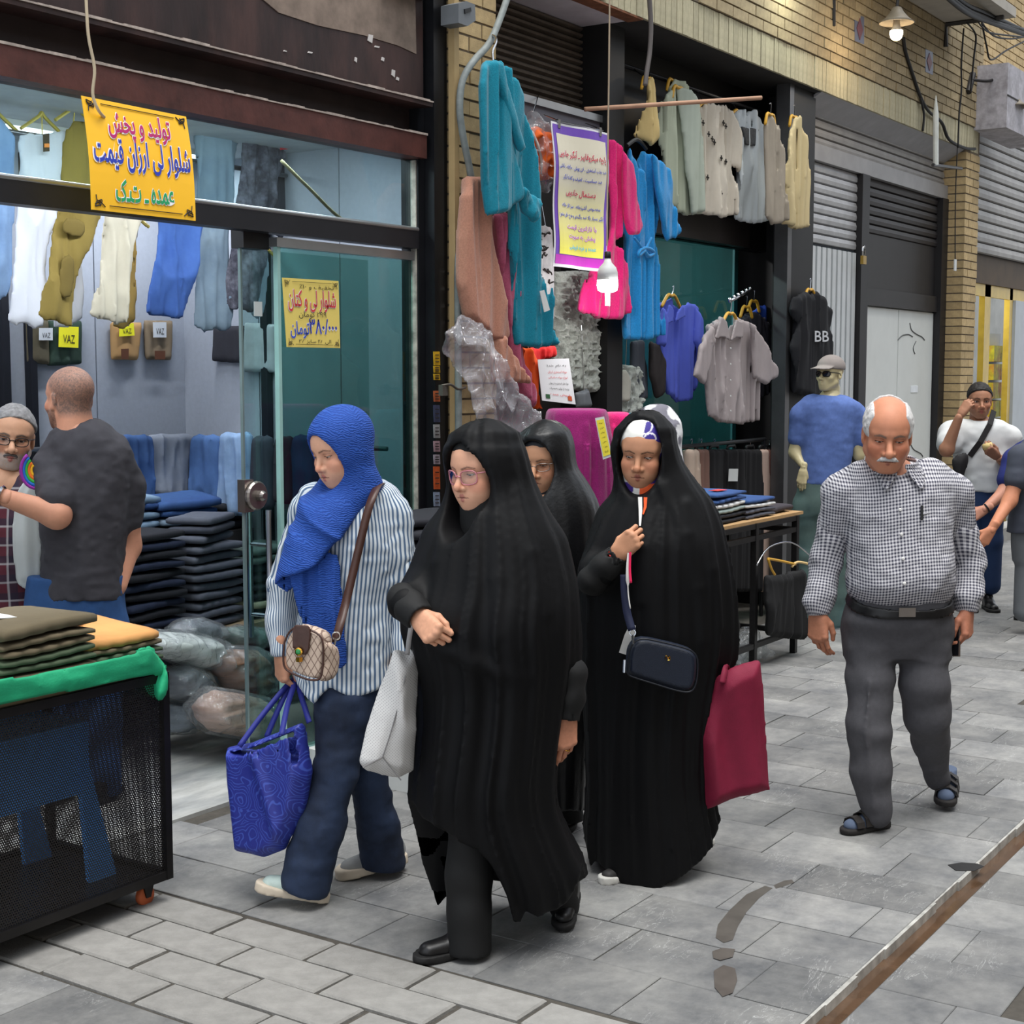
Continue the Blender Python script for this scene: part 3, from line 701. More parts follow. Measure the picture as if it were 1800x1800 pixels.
# --- shop three: grey roller shutters, black panel door
Y3 = 4.40
GSH = M('grey_shutter', (150,147,144),0.5, metal=0.25, var=0.12, scale=8, rnd=0.05)
def shutter(name, x0, x1, z0, z1, n, mat, back):
 b = MB(); b.box((x0, Y3 + 0.01, z0),(x1, Y3 + 0.04, z1)); p = struct(name, b, back); H = (z1 - z0) / n
 for i in range(n):
  b = MB(); z = z0 + i * H; b.prism([(x0, Y3 + 0.012, z),(x0, Y3 - 0.012, z + H * 0.12),(x0, Y3 - 0.016, z + H * 0.5),(x0, Y3 - 0.006, z + H * 0.92),(x0, Y3 + 0.012, z + H * 0.98)], (x1 - x0,0,0)); b.build('slat', mat, p)
 return p
DBK = M('shutter_gap', (52,50,50),0.9)
shutter('door_shutter_2', 10.36,13.66,3.42,3.68,4, GSH, DBK)
b = MB(); b.box((10.36, Y3 - 0.05,3.30),(13.66, Y3 + 0.03,3.42)); struct('trim_14', b, M('shutter_bar', (158,156,156),0.45, metal=0.3, var=0.1))
shutter('door_shutter_3', 10.36,11.50,2.70,3.30,8, M('bright_shutter', (176,176,178),0.45, metal=0.3, var=0.15, scale=8), DBK)
b = MB(); b.box((11.50, Y3 - 0.06,0),(11.66, Y3 + 0.05,3.30)); struct('trim_15', b, M('black_door_frame', (28,26,28),0.5, var=0.2))
b = MB(); b.box((10.36, Y3,0),(11.5, Y3 + 0.03,2.70)); dr = struct('door_2', b, M('dark_gap', (40,46,52),0.8))
for i in range(11):
 b = MB(); x = 10.38 + i * 0.104; b.box((x, Y3 - 0.02,0.05),(x + 0.068, Y3,2.68)); b.build('vertical_slat', M('white_slat', (208,212,214),0.5, var=0.06), dr)
shutter('door_shutter_4', 11.66,13.50,2.86,3.30,6, M('black_shutter', (44,40,40),0.5, metal=0.2, var=0.2), DBK)
b = MB(); b.box((13.50, Y3 - 0.06,0),(13.67, Y3 + 0.05,3.30)); struct('trim_16', b, M('black_door_frame', (28,26,28)))
b = MB(); b.box((11.66, Y3,2.30),(13.50, Y3 + 0.04,2.86)); b.box((11.66, Y3 - 0.03,2.28),(13.50, Y3 + 0.04,2.42)); struct('trim_17', b, M('black_door_panel', (34,31,32),0.5, var=0.2))
MARB = M('veined_white', (214,217,214),0.4, var=0.05, scale=3)
dw = MB(); dw.box((11.66, Y3 + 0.012,0),(13.50, Y3 + 0.04,2.28)); dw = struct('door_3', dw, M('joint_grey', (150,152,150),0.6))
for x0, x1 in ((11.67,12.56),(12.575,13.49)):
 b = MB(); b.box((x0, Y3,0.02),(x1, Y3 + 0.012,2.27)); b.build('panel', MARB, dw)
for ln in (((1578,598),(1586,590),(1597,588),(1604,592)),((1599,568),(1602,580),(1612,588),(1620,592),(1625,598)),((1600,780),(1606,790),(1618,797),(1622,803)),((1610,600),(1605,612),(1608,622))):
 b = MB(); b.tube(spline([onY(*q, Y3 - 0.001) for q in ln], 4),0.006,4); b.build('crack', M('crack_dark', (96,98,98),0.8), dw)
b = MB(); p = onY(1607,684, Y3 - 0.002); b.box((p[0] - 0.09, Y3 - 0.004, p[2] - 0.03),(p[0] + 0.09, Y3, p[2] + 0.03)); b.build('paper_label', M('label_white', (232,236,240),0.6), dw)
# shop four: shutter header, lit interior with yellow tiles
XE = 14.06
b = MB(); b.box((XE, 4.42,2.90),(20,4.46,4.4)); s4 = struct('door_shutter_5', b, DBK)
for i in range(13):
 b = MB(); z = 2.90 + i * 0.105; b.prism([(XE, 4.425, z),(XE, 4.40, z + 0.012),(XE, 4.398, z + 0.05),(XE, 4.41, z + 0.097),(XE, 4.425, z + 0.1)], (5.9,0,0)); b.build('slat', GSH, s4)
b = MB(); b.box((XE, 4.45,2.62),(20,4.55,2.90)); struct('trim_18', b, M('brown_header', (74,56,34),0.6, var=0.2))
GOLD = M('gold_frame', (196,164,60),0.35, metal=0.5, var=0.15)
for q0, q1 in ((1727,1737),(1771,1776)):
 a = onY(q0,560,4.5); c = onY(q1,560,4.5); b = MB(); b.box((a[0], 4.48,0),(c[0], 4.54,2.62)); struct('trim_gold_frame', b, GOLD)
b = MB(); b.box((XE, 4.48,2.50),(20,4.52,2.62)); struct('trim_19', b, GOLD)
b = MB(); b.box((XE, 6.4,0),(24,6.5,3)); struct('wall_far_shop', b, M('far_shop_wall', (176,178,176),0.7, var=0.2, scale=2))
YT = M('yellow_pack', (214,200,24),0.5, var=0.35, scale=9, rgb2=(196,120,30))
a = onY(1739,600,5.2); c = onY(1764,600,5.2)
rk = thing('display_rack', 'tall rack of yellow packets inside the far shop', 'display rack', (a[0], 5.2,0.0))
b = MB(); b.box((a[0] - 0.05,5.26,0),(c[0] + 0.08,5.3,2.2)); b.build('back_board', WHITE, rk)
for i in range(9):
 for j in range(2):
  x0 = a[0] + j * (c[0] - a[0]) / 2; z = 0.1 + i * 0.22; b = MB(); b.box((x0 + 0.01,5.14, z),(x0 + (c[0] - a[0]) / 2 - 0.01,5.25, z + 0.19)); b.build('packet', YT, rk)
b = MB(); p = onY(1782,600,4.47); b.box((p[0], 4.46,0),(20,4.50,2.5)); struct('wall_far_panel', b, M('pale_grey_panel', (178,184,190),0.5, var=0.05))
la = bpy.data.lights.new('far_shop_lamp', 'POINT'); la.energy = 60; la.shadow_soft_size = 0.15
lo = bpy.data.objects.new('far_shop_lamp', la); COL.objects.link(lo); lo.location = (15.2,5.4,2.5)
b = MB(); b.box((13.9,4.25,0),(24,4.45,0.14)); struct('door_step', b, M('step_stone', (150,148,144),0.8, var=0.15))
# building end with balcony box, canopy slab and upper wall on the far side
b = MB(); b.box((14.06,4.25,4.4),(26,4.6,6.5)); we = struct('wall_end', b, MORTAR)
for i in range(16):
 x = 14.07 + (0.115 if i % 2 else 0); z = 4.41 + i * 0.0745
 while x < 17.4:
  brick(we, (x, 4.235, z),(round(x + 0.218,3),4.26, z + 0.0635)); x += 0.23
# ================================================================ PEOPLE: building blocks
SKIN = M('skin', (200,150,120),0.55, var=0.06, scale=30, vcol=True, spec=0.35, bump=0.08, bscale=400)
def unit(v): v = np.asarray(v, float); return v / (np.linalg.norm(v) + 1e-12)
def head_axes(yaw, pitch, roll=0.0):
 """columns: subject's right, face direction, crown direction; yaw>0 turns the face to picture left, pitch>0 looks down"""
 y, p, r = [math.radians(a) for a in (yaw, pitch, roll)]
 f = -FWD * math.cos(y) - RGT * math.sin(y); Y = f * math.cos(p) - UPV * math.sin(p); Z = UPV * math.cos(p) + f * math.sin(p)
 X = np.cross(Y, Z); X2 = X * math.cos(r) + Z * math.sin(r); Z2 = Z * math.cos(r) - X * math.sin(r)
 return np.stack([X2, Y, Z2], 1)
EYE = np.array([0.0315,0.0685,0.0])
def head_fn(q, s):
 m = q.copy(); m[:, 0] = np.abs(q[:, 0]); jw = s.get('jaw', 1.0); ns = s.get('nose', 1.0)
 d = ellip(q, (0,-0.018,0.036),(0.0745,0.094,0.081))
 d = smin(d, ellip(q, (0,0.018,0.028),(0.066,0.070,0.062)),0.03)
 d = smin(d, ellip(q, (0,0.030,-0.045),(0.055 * jw, 0.058,0.066)),0.03)
 d = smin(d, rcone(m, (0.052 * jw, 0.0,-0.055),(0.020 * jw, 0.060,-0.098),0.017,0.017),0.025)
 d = smin(d, ellip(q, (0,0.069,-0.100),(0.021,0.018,0.016)),0.02)
 d = smin(d, ellip(m, (0.040,0.058,-0.030),(0.022,0.022,0.018 + 0.004 * s.get('cheek', 0))),0.026)
 fem = s.get('fem', False)
 if fem: d = smin(d, rcone(m, (0.006,0.077,0.020),(0.044,0.061,0.021),0.008,0.007),0.022); d = smin(d, ellip(m, (0.030,0.055,-0.058),(0.026,0.026,0.030)),0.028)
 else: d = smin(d, rcone(m, (0.008,0.081,0.019),(0.046,0.064,0.020),0.009 + 0.002 * s.get('brow', 0),0.008),0.016)
 d = smax(d, -ellip(m, (0.0325,0.0945,-0.001),(0.0195,0.0165,0.0120)),0.014)
 d = smin(d, rcone(q, (0,0.080,0.008),(0,0.105 * (0.5 + 0.5 * ns),-0.030),0.0075,0.0105 * ns),0.012)
 d = smin(d, rcone(q, (0,0.1075 * (0.55 + 0.45 * ns),-0.035),(0,0.098,-0.038),0.0112 * ns, 0.010),0.006)
 d = smin(d, ellip(m, (0.0128 * ns, 0.093,-0.0395),(0.0085,0.0115,0.0085)),0.007)
 d = smax(d, -ellip(m, (0.0068,0.100,-0.0475),(0.0036,0.006,0.0035)),0.002)
 d = smin(d, ellip(q, (0,0.076,-0.069),(0.031,0.017,0.023)),0.02)
 lf = s.get('lips', 1.0)
 d = smin(d, rcone(m, (0.003,0.0935,-0.0615),(0.0250,0.0805,-0.0670),0.0055 * lf, 0.0018),0.004)
 d = smin(d, rcone(m, (0.0,0.0925,-0.0738),(0.0215,0.082,-0.0700),0.0064 * lf, 0.0018),0.004)
 d = smax(d, -rcone(m, (0.0,0.0990,-0.0675),(0.0255,0.0850,-0.0680),0.0016,0.001),0.0025)
 e = m - EYE; r = np.sqrt((e * e).sum(1)); cur = np.clip(1 - (e[:, 0] / 0.0145) ** 2,0,1)
 up = s.get('eye_up', 0.004) * cur - 0.0008 * (1 - cur); lo = -s.get('eye_lo', 0.005) * cur - 0.0008 * (1 - cur)
 d = smin(d, r - 0.0142,0.004)
 slit = np.maximum(np.maximum(e[:, 2] - up, lo - e[:, 2]), np.maximum(r - 0.0165,0.0 - e[:, 1] + 0.002)); slit = np.maximum(slit, np.abs(e[:, 0]) - 0.0140)
 d = smax(d, -slit, 0.0012)
 ca, sa = math.cos(0.25), math.sin(0.25)
 R = np.array([[1,0,0], [0, ca, -sa], [0, sa, ca]])
 d = smin(d, ellip(m, (0.0765,-0.012,-0.010),(0.0075,0.0185,0.031), R),0.006)
 d = smax(d, -ellip(m, (0.0845,-0.008,-0.010),(0.0055,0.010,0.019), R),0.004)
 nk = s.get('neck', 0.05)
 d = smin(d, rcone(q, (0,-0.020,-0.05),(0,-0.050,-0.21), nk, nk * 1.1),0.03)
 return d
def head_cols(q, s):
 base = lin(s.get('skin', (196,146,116))); C = np.tile(base, (len(q),1))
 m = q.copy(); m[:, 0] = np.abs(q[:, 0])
 def blend(mask, rgb, k=1.0):
  w = (np.clip(mask, 0,1) * k)[:, None]; C[:] = C * (1 - w) + lin(rgb) * w
 sk = np.array(s.get('skin', (196,146,116)), float)
 blend(1 - ellip(m, (0.040,0.06,-0.035),(0.026,0.03,0.024)) / 0.01, sk * [1.0,0.86,0.84], 0.45)
 blend(1 - np.abs(rcone(q, (0,0.105,-0.034),(0,0.1,-0.038),0.011,0.011)) / 0.006, sk * [1.0,0.84,0.8], 0.5)
 e = m - EYE; blend(1 - (np.sqrt((e * [0.8,0.7,1.2]) ** 2 @ np.ones(3)) - 0.014) / 0.008, sk * [0.80,0.72,0.70], 0.55)
 hair = s.get('brow_col', (52,38,32))
 if s.get('beard') is not None:
  lowm = np.clip((-0.046 - q[:, 2]) / 0.012,0,1) * np.clip((q[:, 1] + 0.0) / 0.02,0,1); lowm = np.maximum(lowm, np.clip((-0.035 - q[:, 2]) / 0.01,0,1) * np.clip((m[:, 0] - 0.042) / 0.01,0,1) * (q[:, 1] > -0.02))
  lowm *= np.clip((q[:, 2] + 0.155) / 0.02,0,1)
  nz = 0.7 + 0.6 * (vnoise(q * 420) - 0.5); blend(lowm * nz, s['beard'], s.get('beard_k', 0.8))
 if s.get('hair_paint') is not None:
  hl = hair_mask(q, s); nz = 0.75 + 0.7 * (vnoise(q * 330) - 0.5); blend(np.clip(hl / 0.03,0,1) * nz, s['hair_paint'], s.get('hair_k', 0.9))
 lipd = np.minimum(rcone(m, (0.003,0.0935,-0.0615),(0.0245,0.081,-0.067),0.0055 * s.get('lips', 1.0),0.0015), rcone(m, (0,0.0925,-0.0738),(0.021,0.0822,-0.07),0.0064 * s.get('lips', 1.0),0.0015))
 blend(1 - (lipd - 0.0004) / 0.0016, s.get('lip', (170,92,84)),0.85)
 blend((np.abs(q[:, 2] + 0.0675) < 0.0016) * (m[:, 0] < 0.024) * (q[:, 1] > 0.07) * 1.0,(84,40,36),0.8)
 bw = s.get('brow_w', 0.0014 if s.get('fem') else 0.003)
 br = rcone(m, (0.013,0.089,0.0175),(0.031,0.084,0.0220), bw, bw * 0.9); br = np.minimum(br, rcone(m, (0.031,0.084,0.0220),(0.049,0.066,0.0155), bw * 0.9, bw * 0.3)); br = np.where(m[:, 1] > 0.05, np.maximum(br - 0.008 * 0,-1),1)
 q2 = m.copy(); bd2 = np.minimum(np.abs(m[:, 2] - np.interp(m[:, 0], [0.012,0.031,0.050], [0.0165,0.0220,0.0160])) - bw * np.interp(m[:, 0], [0.010,0.016,0.035,0.051], [0.4,1.0,0.9,0.1]),1)
 bd2 = np.where((m[:, 0] > 0.011) & (m[:, 0] < 0.051) & (m[:, 1] > 0.04), bd2,1)
 blend((1 - bd2 / 0.0022) * (0.75 + 0.5 * vnoise(q * 500)), hair, s.get('brow_k', 0.85))
 cur = np.clip(1 - (e[:, 0] / 0.0145) ** 2,0,1); up = s.get('eye_up', 0.004) * cur; r = np.sqrt((e * e).sum(1))
 blend((np.abs(e[:, 2] - up + 0.0002) < 0.0019) * (np.abs(e[:, 0]) < 0.0155) * (r < 0.019) * (e[:, 1] > 0) * 1.0,(34,24,22),0.9)
 blend((r < 0.0132) * 1.0,(46,30,26),0.85)
 blend((np.abs(e[:, 2] - 0.0075 - 0.001 * cur) < 0.0012) * (np.abs(e[:, 0]) < 0.013) * (m[:, 1] > 0.06) * 1.0, sk * 0.62,0.5)
 return C
def hair_mask(q, s):
 """positive where hair grows"""
 line = s.get('hairline', 0.0)
 top = q[:, 2] - (0.078 + line) + np.clip(-(q[:, 1] - 0.075) * 0.85,0, None)           # front line dropping backwards
 side = q[:, 2] - (-0.015 + 0.0 * q[:, 1]) - np.clip((q[:, 1] - 0.012) * 6,0, None) ; back = q[:, 2] + 0.075 - np.clip((q[:, 1] + 0.035) * 3.0,0, None)
 return np.maximum(np.minimum(top, 1.0) * 1.0, np.minimum(np.minimum(back, 0.05),-(q[:, 1] - 0.035)))
def sphere_uv(c, r, n=20, mrows=14):
 V = []; Fc = []
 for i in range(mrows + 1):
  t = math.pi * i / mrows
  for j in range(n): a = 2 * math.pi * j / n; V.append((c[0] + r * math.sin(t) * math.cos(a), c[1] + r * math.cos(t), c[2] + r * math.sin(t) * math.sin(a)))
 for i in range(mrows):
  for j in range(n): Fc.append((i * n + j, (i + 1) * n + j, (i + 1) * n + (j + 1) % n, i * n + (j + 1) % n))
 return np.array(V), np.array(Fc)
def make_head(c, R, s, h=0.0028):
 k = s.get('scale', 1.0)
 V, Q = surf(lambda p: head_fn(p, s),(-0.105,-0.125,-0.215),(0.105,0.13,0.135), h)
 C = head_cols(V, s); parts = [(V, Q, C)]
 g = s.get('gaze', (0.0,-25.0)); ga, gp = math.radians(g[0]), math.radians(g[1]); gd = np.array([-math.sin(ga) * math.cos(gp), math.cos(ga) * math.cos(gp), math.sin(gp)])
 for sx in (-1,1):
  cc = np.array([sx * EYE[0], EYE[1], EYE[2]]); Ve, Qe = sphere_uv(cc, 0.0126); dv = (Ve - cc) / 0.0126; an = np.arccos(np.clip(dv @ gd, -1,1))
  Ce = np.where((an < 0.20)[:, None], lin((10,8,8)), np.where((an < 0.50)[:, None], lin((62,40,28)), lin((176,164,156)))); parts.append((Ve, Qe, Ce))
 return [(c + (v * k) @ R.T, q, col) for v, q, col in parts]
FING = [(0.026,0.088,(0.042,0.025,0.020),0.0088),(0.006,0.093,(0.046,0.029,0.021),0.0090),(-0.0135,0.088,(0.042,0.027,0.020),0.0084),(-0.0305,0.078,(0.033,0.020,0.018),0.0074)]
def make_hand(wrist, ydir, zdir, curl, scale=1.0, mirror=1, thumb=0.0, skin=(196,146,116), h=0.0026, ring=False, spread=0.03, wlen=0.05, age=0.0):
 """ydir along the hand, zdir out of its back; curl: four (a,b,c) bends in degrees; thumb 0 relaxed .. 1 across the palm"""
 Y = unit(ydir); Z = unit(np.asarray(zdir, float) - Y * (np.asarray(zdir, float) @ Y)); X = np.cross(Y, Z) * mirror; R = np.stack([X, Y, Z], 1)
 prims = []; tips = []; kn = []
 for i, (x, y, Ls, r) in enumerate(FING):
  prims.append(((x * 0.55,0.004,0),(x, y, 0.001),0.0150,0.0118,0.014))
  p = np.array([x, y, 0.0]); kn.append(p.copy()); a = 0.0; sp = (x - 0.0) * spread * 10 * 0.3; rr = r
  for L, da in zip(Ls, curl[i]):
   a += math.radians(da); dirv = np.array([sp * math.cos(a), math.cos(a),-math.sin(a)]); dirv /= np.linalg.norm(dirv); n = p + dirv * L; prims.append((p, n, rr, rr * 0.9,0.004)); p = n; rr *= 0.9
  tips.append(p)
 t = thumb; A = [np.array([0.018,0.014,-0.004]), np.array([0.040 - 0.006 * t, 0.042,-0.016 - 0.010 * t]), np.array([0.050 - 0.022 * t, 0.074,-0.024 - 0.014 * t]), np.array([0.051 - 0.040 * t, 0.099 - 0.004 * t, -0.031 - 0.012 * t])]
 for i, (r0, r1) in enumerate(((0.0160,0.0125),(0.0125,0.0100),(0.0098,0.0076))): prims.append((A[i], A[i + 1], r0, r1,0.010 if i == 0 else 0.004))
 tips.append(A[3])
 def fn(q):
  d = rcone(q * [0.80,1,1.12], (0,-wlen, 0),(0,0.02,0),0.0215,0.022)
  d = smin(d, ellip(q, (0.0,0.05,-0.004),(0.034,0.05,0.0145)),0.012)
  for a, b, ra, rb, k in prims: d = smin(d, rcone(q, a, b, ra, rb), k)
  for k_ in kn: d = smin(d, np.sqrt(((q - k_ - [0,0,0.004]) ** 2).sum(1)) - 0.0088,0.006)
  return d
 V, Q = surf(fn, (-0.07,-wlen - 0.03,-0.10),(0.085,0.21,0.05), h)
 C = np.tile(lin(skin),(len(V),1)); sk = np.array(skin, float)
 for tp in tips:
  w = np.clip(1 - np.sqrt(((V - tp) ** 2).sum(1)) / 0.016,0,1)[:, None]; C = C * (1 - w * 0.6) + lin(sk * [1.02,0.86,0.84]) * w * 0.6
 for k_ in kn:
  w = np.clip(1 - np.sqrt(((V - k_) ** 2).sum(1)) / 0.014,0,1)[:, None]; C = C * (1 - w * 0.35) + lin(sk * [0.96,0.8,0.76]) * w * 0.35
 C *= (1 - 0.16 * age * (vnoise(V * 160) - 0.3))[:, None]
 W3 = np.asarray(wrist, float) + (V * scale) @ R.T
 if mirror < 0: Q = Q[:, ::-1]
 return W3, Q, C, (lambda l: np.asarray(wrist, float) + (np.asarray(l, float) * scale) @ R.T)
def join(parts):
 Vs, Qs, Cs = [], [], []; n = 0
 for v, q, c in parts: Vs.append(v); Qs.append(np.asarray(q) + n); Cs.append(c); n += len(v)
 return np.concatenate(Vs), np.concatenate(Qs), np.concatenate(Cs)
def body_mesh(root, parts, limbs, skin, h=0.012):
 """limbs: list of (points, radii) skinned into one smooth trunk"""
 def fn(p):
  d = None
  for pts, rs in limbs:
   for i in range(len(pts) - 1):
    e = rcone(p, pts[i], pts[i + 1], rs[i], rs[i + 1]); d = e if d is None else smin(d, e, 0.03)
  return d
 A = np.array([q for pts, rs in limbs for q in pts]); m = max(max(rs) for _, rs in limbs) + 0.03
 V, Q = surf(fn, A.min(0) - m, A.max(0) + m, h)
 V, Q, C = join([(V, Q, np.tile(lin(skin),(len(V),1)))] + parts)
 return mesh_obj('body', V, Q, SKIN, root, True, col=C)
def prof_rows(fr, rows, n=6):
 """rows (y, xl, xr, half depth, offset towards the street) in pixels -> smooth table over height"""
 T = []
 for y, xl, xr, bd, vo in rows:
  a, b_ = fr.px(xl, y), fr.px(xr, y); T.append([(a[1] + b_[1]) / 2,(a[0] + b_[0]) / 2,(b_[0] - a[0]) / 2, bd, vo])
 T = np.array(spline(T, n)); return T[np.argsort(T[:, 0])]
def prof_fn(p, fr, T, sq=2.0):
 q = fr.uvw(p); z = q[:, 1]
 uc, a, bd, vo = [np.interp(z, T[:, 0], T[:, i]) for i in (1,2,3,4)]
 du, dw = q[:, 0] - uc, q[:, 2] - vo
 k = (np.abs(du / a) ** sq + np.abs(dw / bd) ** sq) ** (1 / sq)
 d = (k - 1) * np.minimum(a, bd); d = np.maximum(d, np.maximum(z - T[-1,0], T[0,0] - z))
 return d, du, dw, z
def wrinkle(p, f, amp, seed=0.0):
 return amp * ((vnoise(p * f + seed) - 0.5) * 2)
def sdf_cloth(name, fn, lo, hi, h, mat, root, uvf=None, col=None, label=None):
 V, Q = surf(fn, lo, hi, h); V = fair(V, Q, 2); uv = uvf(V) if uvf is not None else V[:, [0,2]]
 o = mesh_obj(name, V, Q, mat, root, True, uv=uv, col=None if col is None else col(V))
 if label: o['label'] = label
 return o
def bounds(pts, m): A = np.array(pts); return A.min(0) - m, A.max(0) + m
def pxbox(x0, y0, x1, y1, D0, D1, m=0.03):
 A = np.array([onD(x, y, D) for x in (x0, x1) for y in (y0, y1) for D in (D0, D1)]); return A.min(0) - m, A.max(0) + m
def shoe(root, heel, toe, z_sole_heel, z_sole_toe, mats, kind='shoe', wid=1.0, hgt=1.0, open_toe=False, label=None, roll=0.0):
 """heel/toe: ground-plan points (x,y); sole heights at both ends"""
 a = np.array([heel[0], heel[1], z_sole_heel]); b = np.array([toe[0], toe[1], z_sole_toe]); L = np.linalg.norm(b - a); Y = (b - a) / L
 X = unit(np.cross(Y, UPV)) if abs(Y[2]) < 0.97 else unit(np.cross(Y, -FWD)); Z = np.cross(X, Y); R = np.stack([X, Y, Z], 1); k = L / 0.27
 def foot2(x, y):  # outline of the sole, metres at size 0.27
  c = np.array([0.006,0.0]); d = rcone(np.stack([x, y, x * 0], 1),(0.0,0.035,0),(0.004,0.215,0),0.034 * wid, 0.045 * wid); return smin(d, rcone(np.stack([x, y, x * 0], 1),(0.004,0.20,0),(-0.004,0.238,0),0.040 * wid, 0.031 * wid),0.02)
 def sole(p):
  q = (p - a) @ R / k; t = 0.026 + 0.006 * (q[:, 1] < 0.09) if kind != 'sneaker' else 0.034 + 0.004 * np.sin(q[:, 1] * 30)
  return np.maximum(foot2(q[:, 0], q[:, 1]) - 0.003, np.maximum(-q[:, 2], q[:, 2] - t)) * k * 0.9
 def upper(p):
  q = (p - a) @ R / k
  d = rcone(q, (0,0.040,0.055),(0,0.10,0.055),0.036 * wid, 0.040 * wid)
  d = smin(d, rcone(q * [1,1,1.15], (0,0.10,0.050 * hgt),(0.002,0.215,0.036),0.040 * wid, 0.036 * wid),0.03)
  d = smin(d, rcone(q, (0,0.055,0.07),(0,0.06,0.115),0.040,0.040),0.03)
  d = np.maximum(d, foot2(q[:, 0], q[:, 1]) - 0.001); d = np.maximum(d, 0.02 - q[:, 2]); d = np.maximum(d, q[:, 2] - 0.115 * hgt)
  if open_toe:
   d = np.maximum(d, q[:, 1] - 0.262)
  return d * k * 0.85
 c = [a + R @ np.array(v) * k for v in ((-0.07,-0.02,-0.01),(0.07,0.29,0.14),(-0.07,0.29,-0.01),(0.07,-0.02,0.14),(-0.07,0.29,0.14),(0.07,0.29,-0.01),(0.07,-0.02,-0.01),(-0.07,-0.02,0.14))]
 lo, hi = bounds(c, 0.01)
 V, Q = surf(upper, lo, hi, 0.006); up = mesh_obj('sandal' if open_toe else 'shoe', V, Q, mats[0], root, True)
 V, Q = surf(sole, lo, hi, 0.006); mesh_obj('sole', V, Q, mats[1], up, True)
 if label: up['label'] = label
 return up, a, R, k
def ring(mb, c, ax, R, r, n=24, m=6):
 ax = unit(ax); u = unit(np.cross(ax, [0.3,0.9,0.1])); w = np.cross(ax, u)
 V = []; Fc = []
 for j in range(n):
  a = 2 * math.pi * j / n; o = math.cos(a) * u + math.sin(a) * w
  for i in range(m): b = 2 * math.pi * i / m; V.append(np.asarray(c) + o * (R + r * math.cos(b)) + ax * r * math.sin(b))
 for j in range(n):
  for i in range(m): Fc.append((j * m + i, ((j + 1) % n) * m + i, ((j + 1) % n) * m + (i + 1) % m, j * m + (i + 1) % m))
 mb.add(V, Fc); return mb
def glasses(root, c, R, k, mat, lens, w=0.021, hh=0.017, y=0.092, thick=0.0016, z=-0.004):
 rim = MB()
 P = lambda v: c + (R @ (np.asarray(v, float) * k))
 ls = MB()
 for sx in (-1,1):
  loop = []
  for j in range(21):
   a = 2 * math.pi * j / 20; x = abs(math.cos(a)) ** 0.7 * math.copysign(1, math.cos(a)) * w; zz = abs(math.sin(a)) ** 0.7 * math.copysign(1, math.sin(a)) * hh
   loop.append(P((sx * 0.0335 + x, y - 6.0 * (sx * 0.0335 + x) ** 2, z + zz)))
  rim.tube(loop, thick * k, 6, cap=False); ls.add(loop[:20], [tuple(range(20))])
  rim.tube([P((sx * 0.054, y - 0.020, z + 0.010)), P((sx * 0.075,0.055, z + 0.010)), P((sx * 0.080,0.0, z + 0.006)), P((sx * 0.078,-0.02, z - 0.012))], thick * k, 6)
 rim.tube([P((-0.013, y, z + 0.003)), P((0, y + 0.003, z + 0.007)), P((0.013, y, z + 0.003))], thick * k, 6)
 g = rim.build('glasses', mat, root, True); ls.build('lens', lens, g); return g
LENS = glass_mat('spectacle_lens', (240,240,240), alpha=0.25)
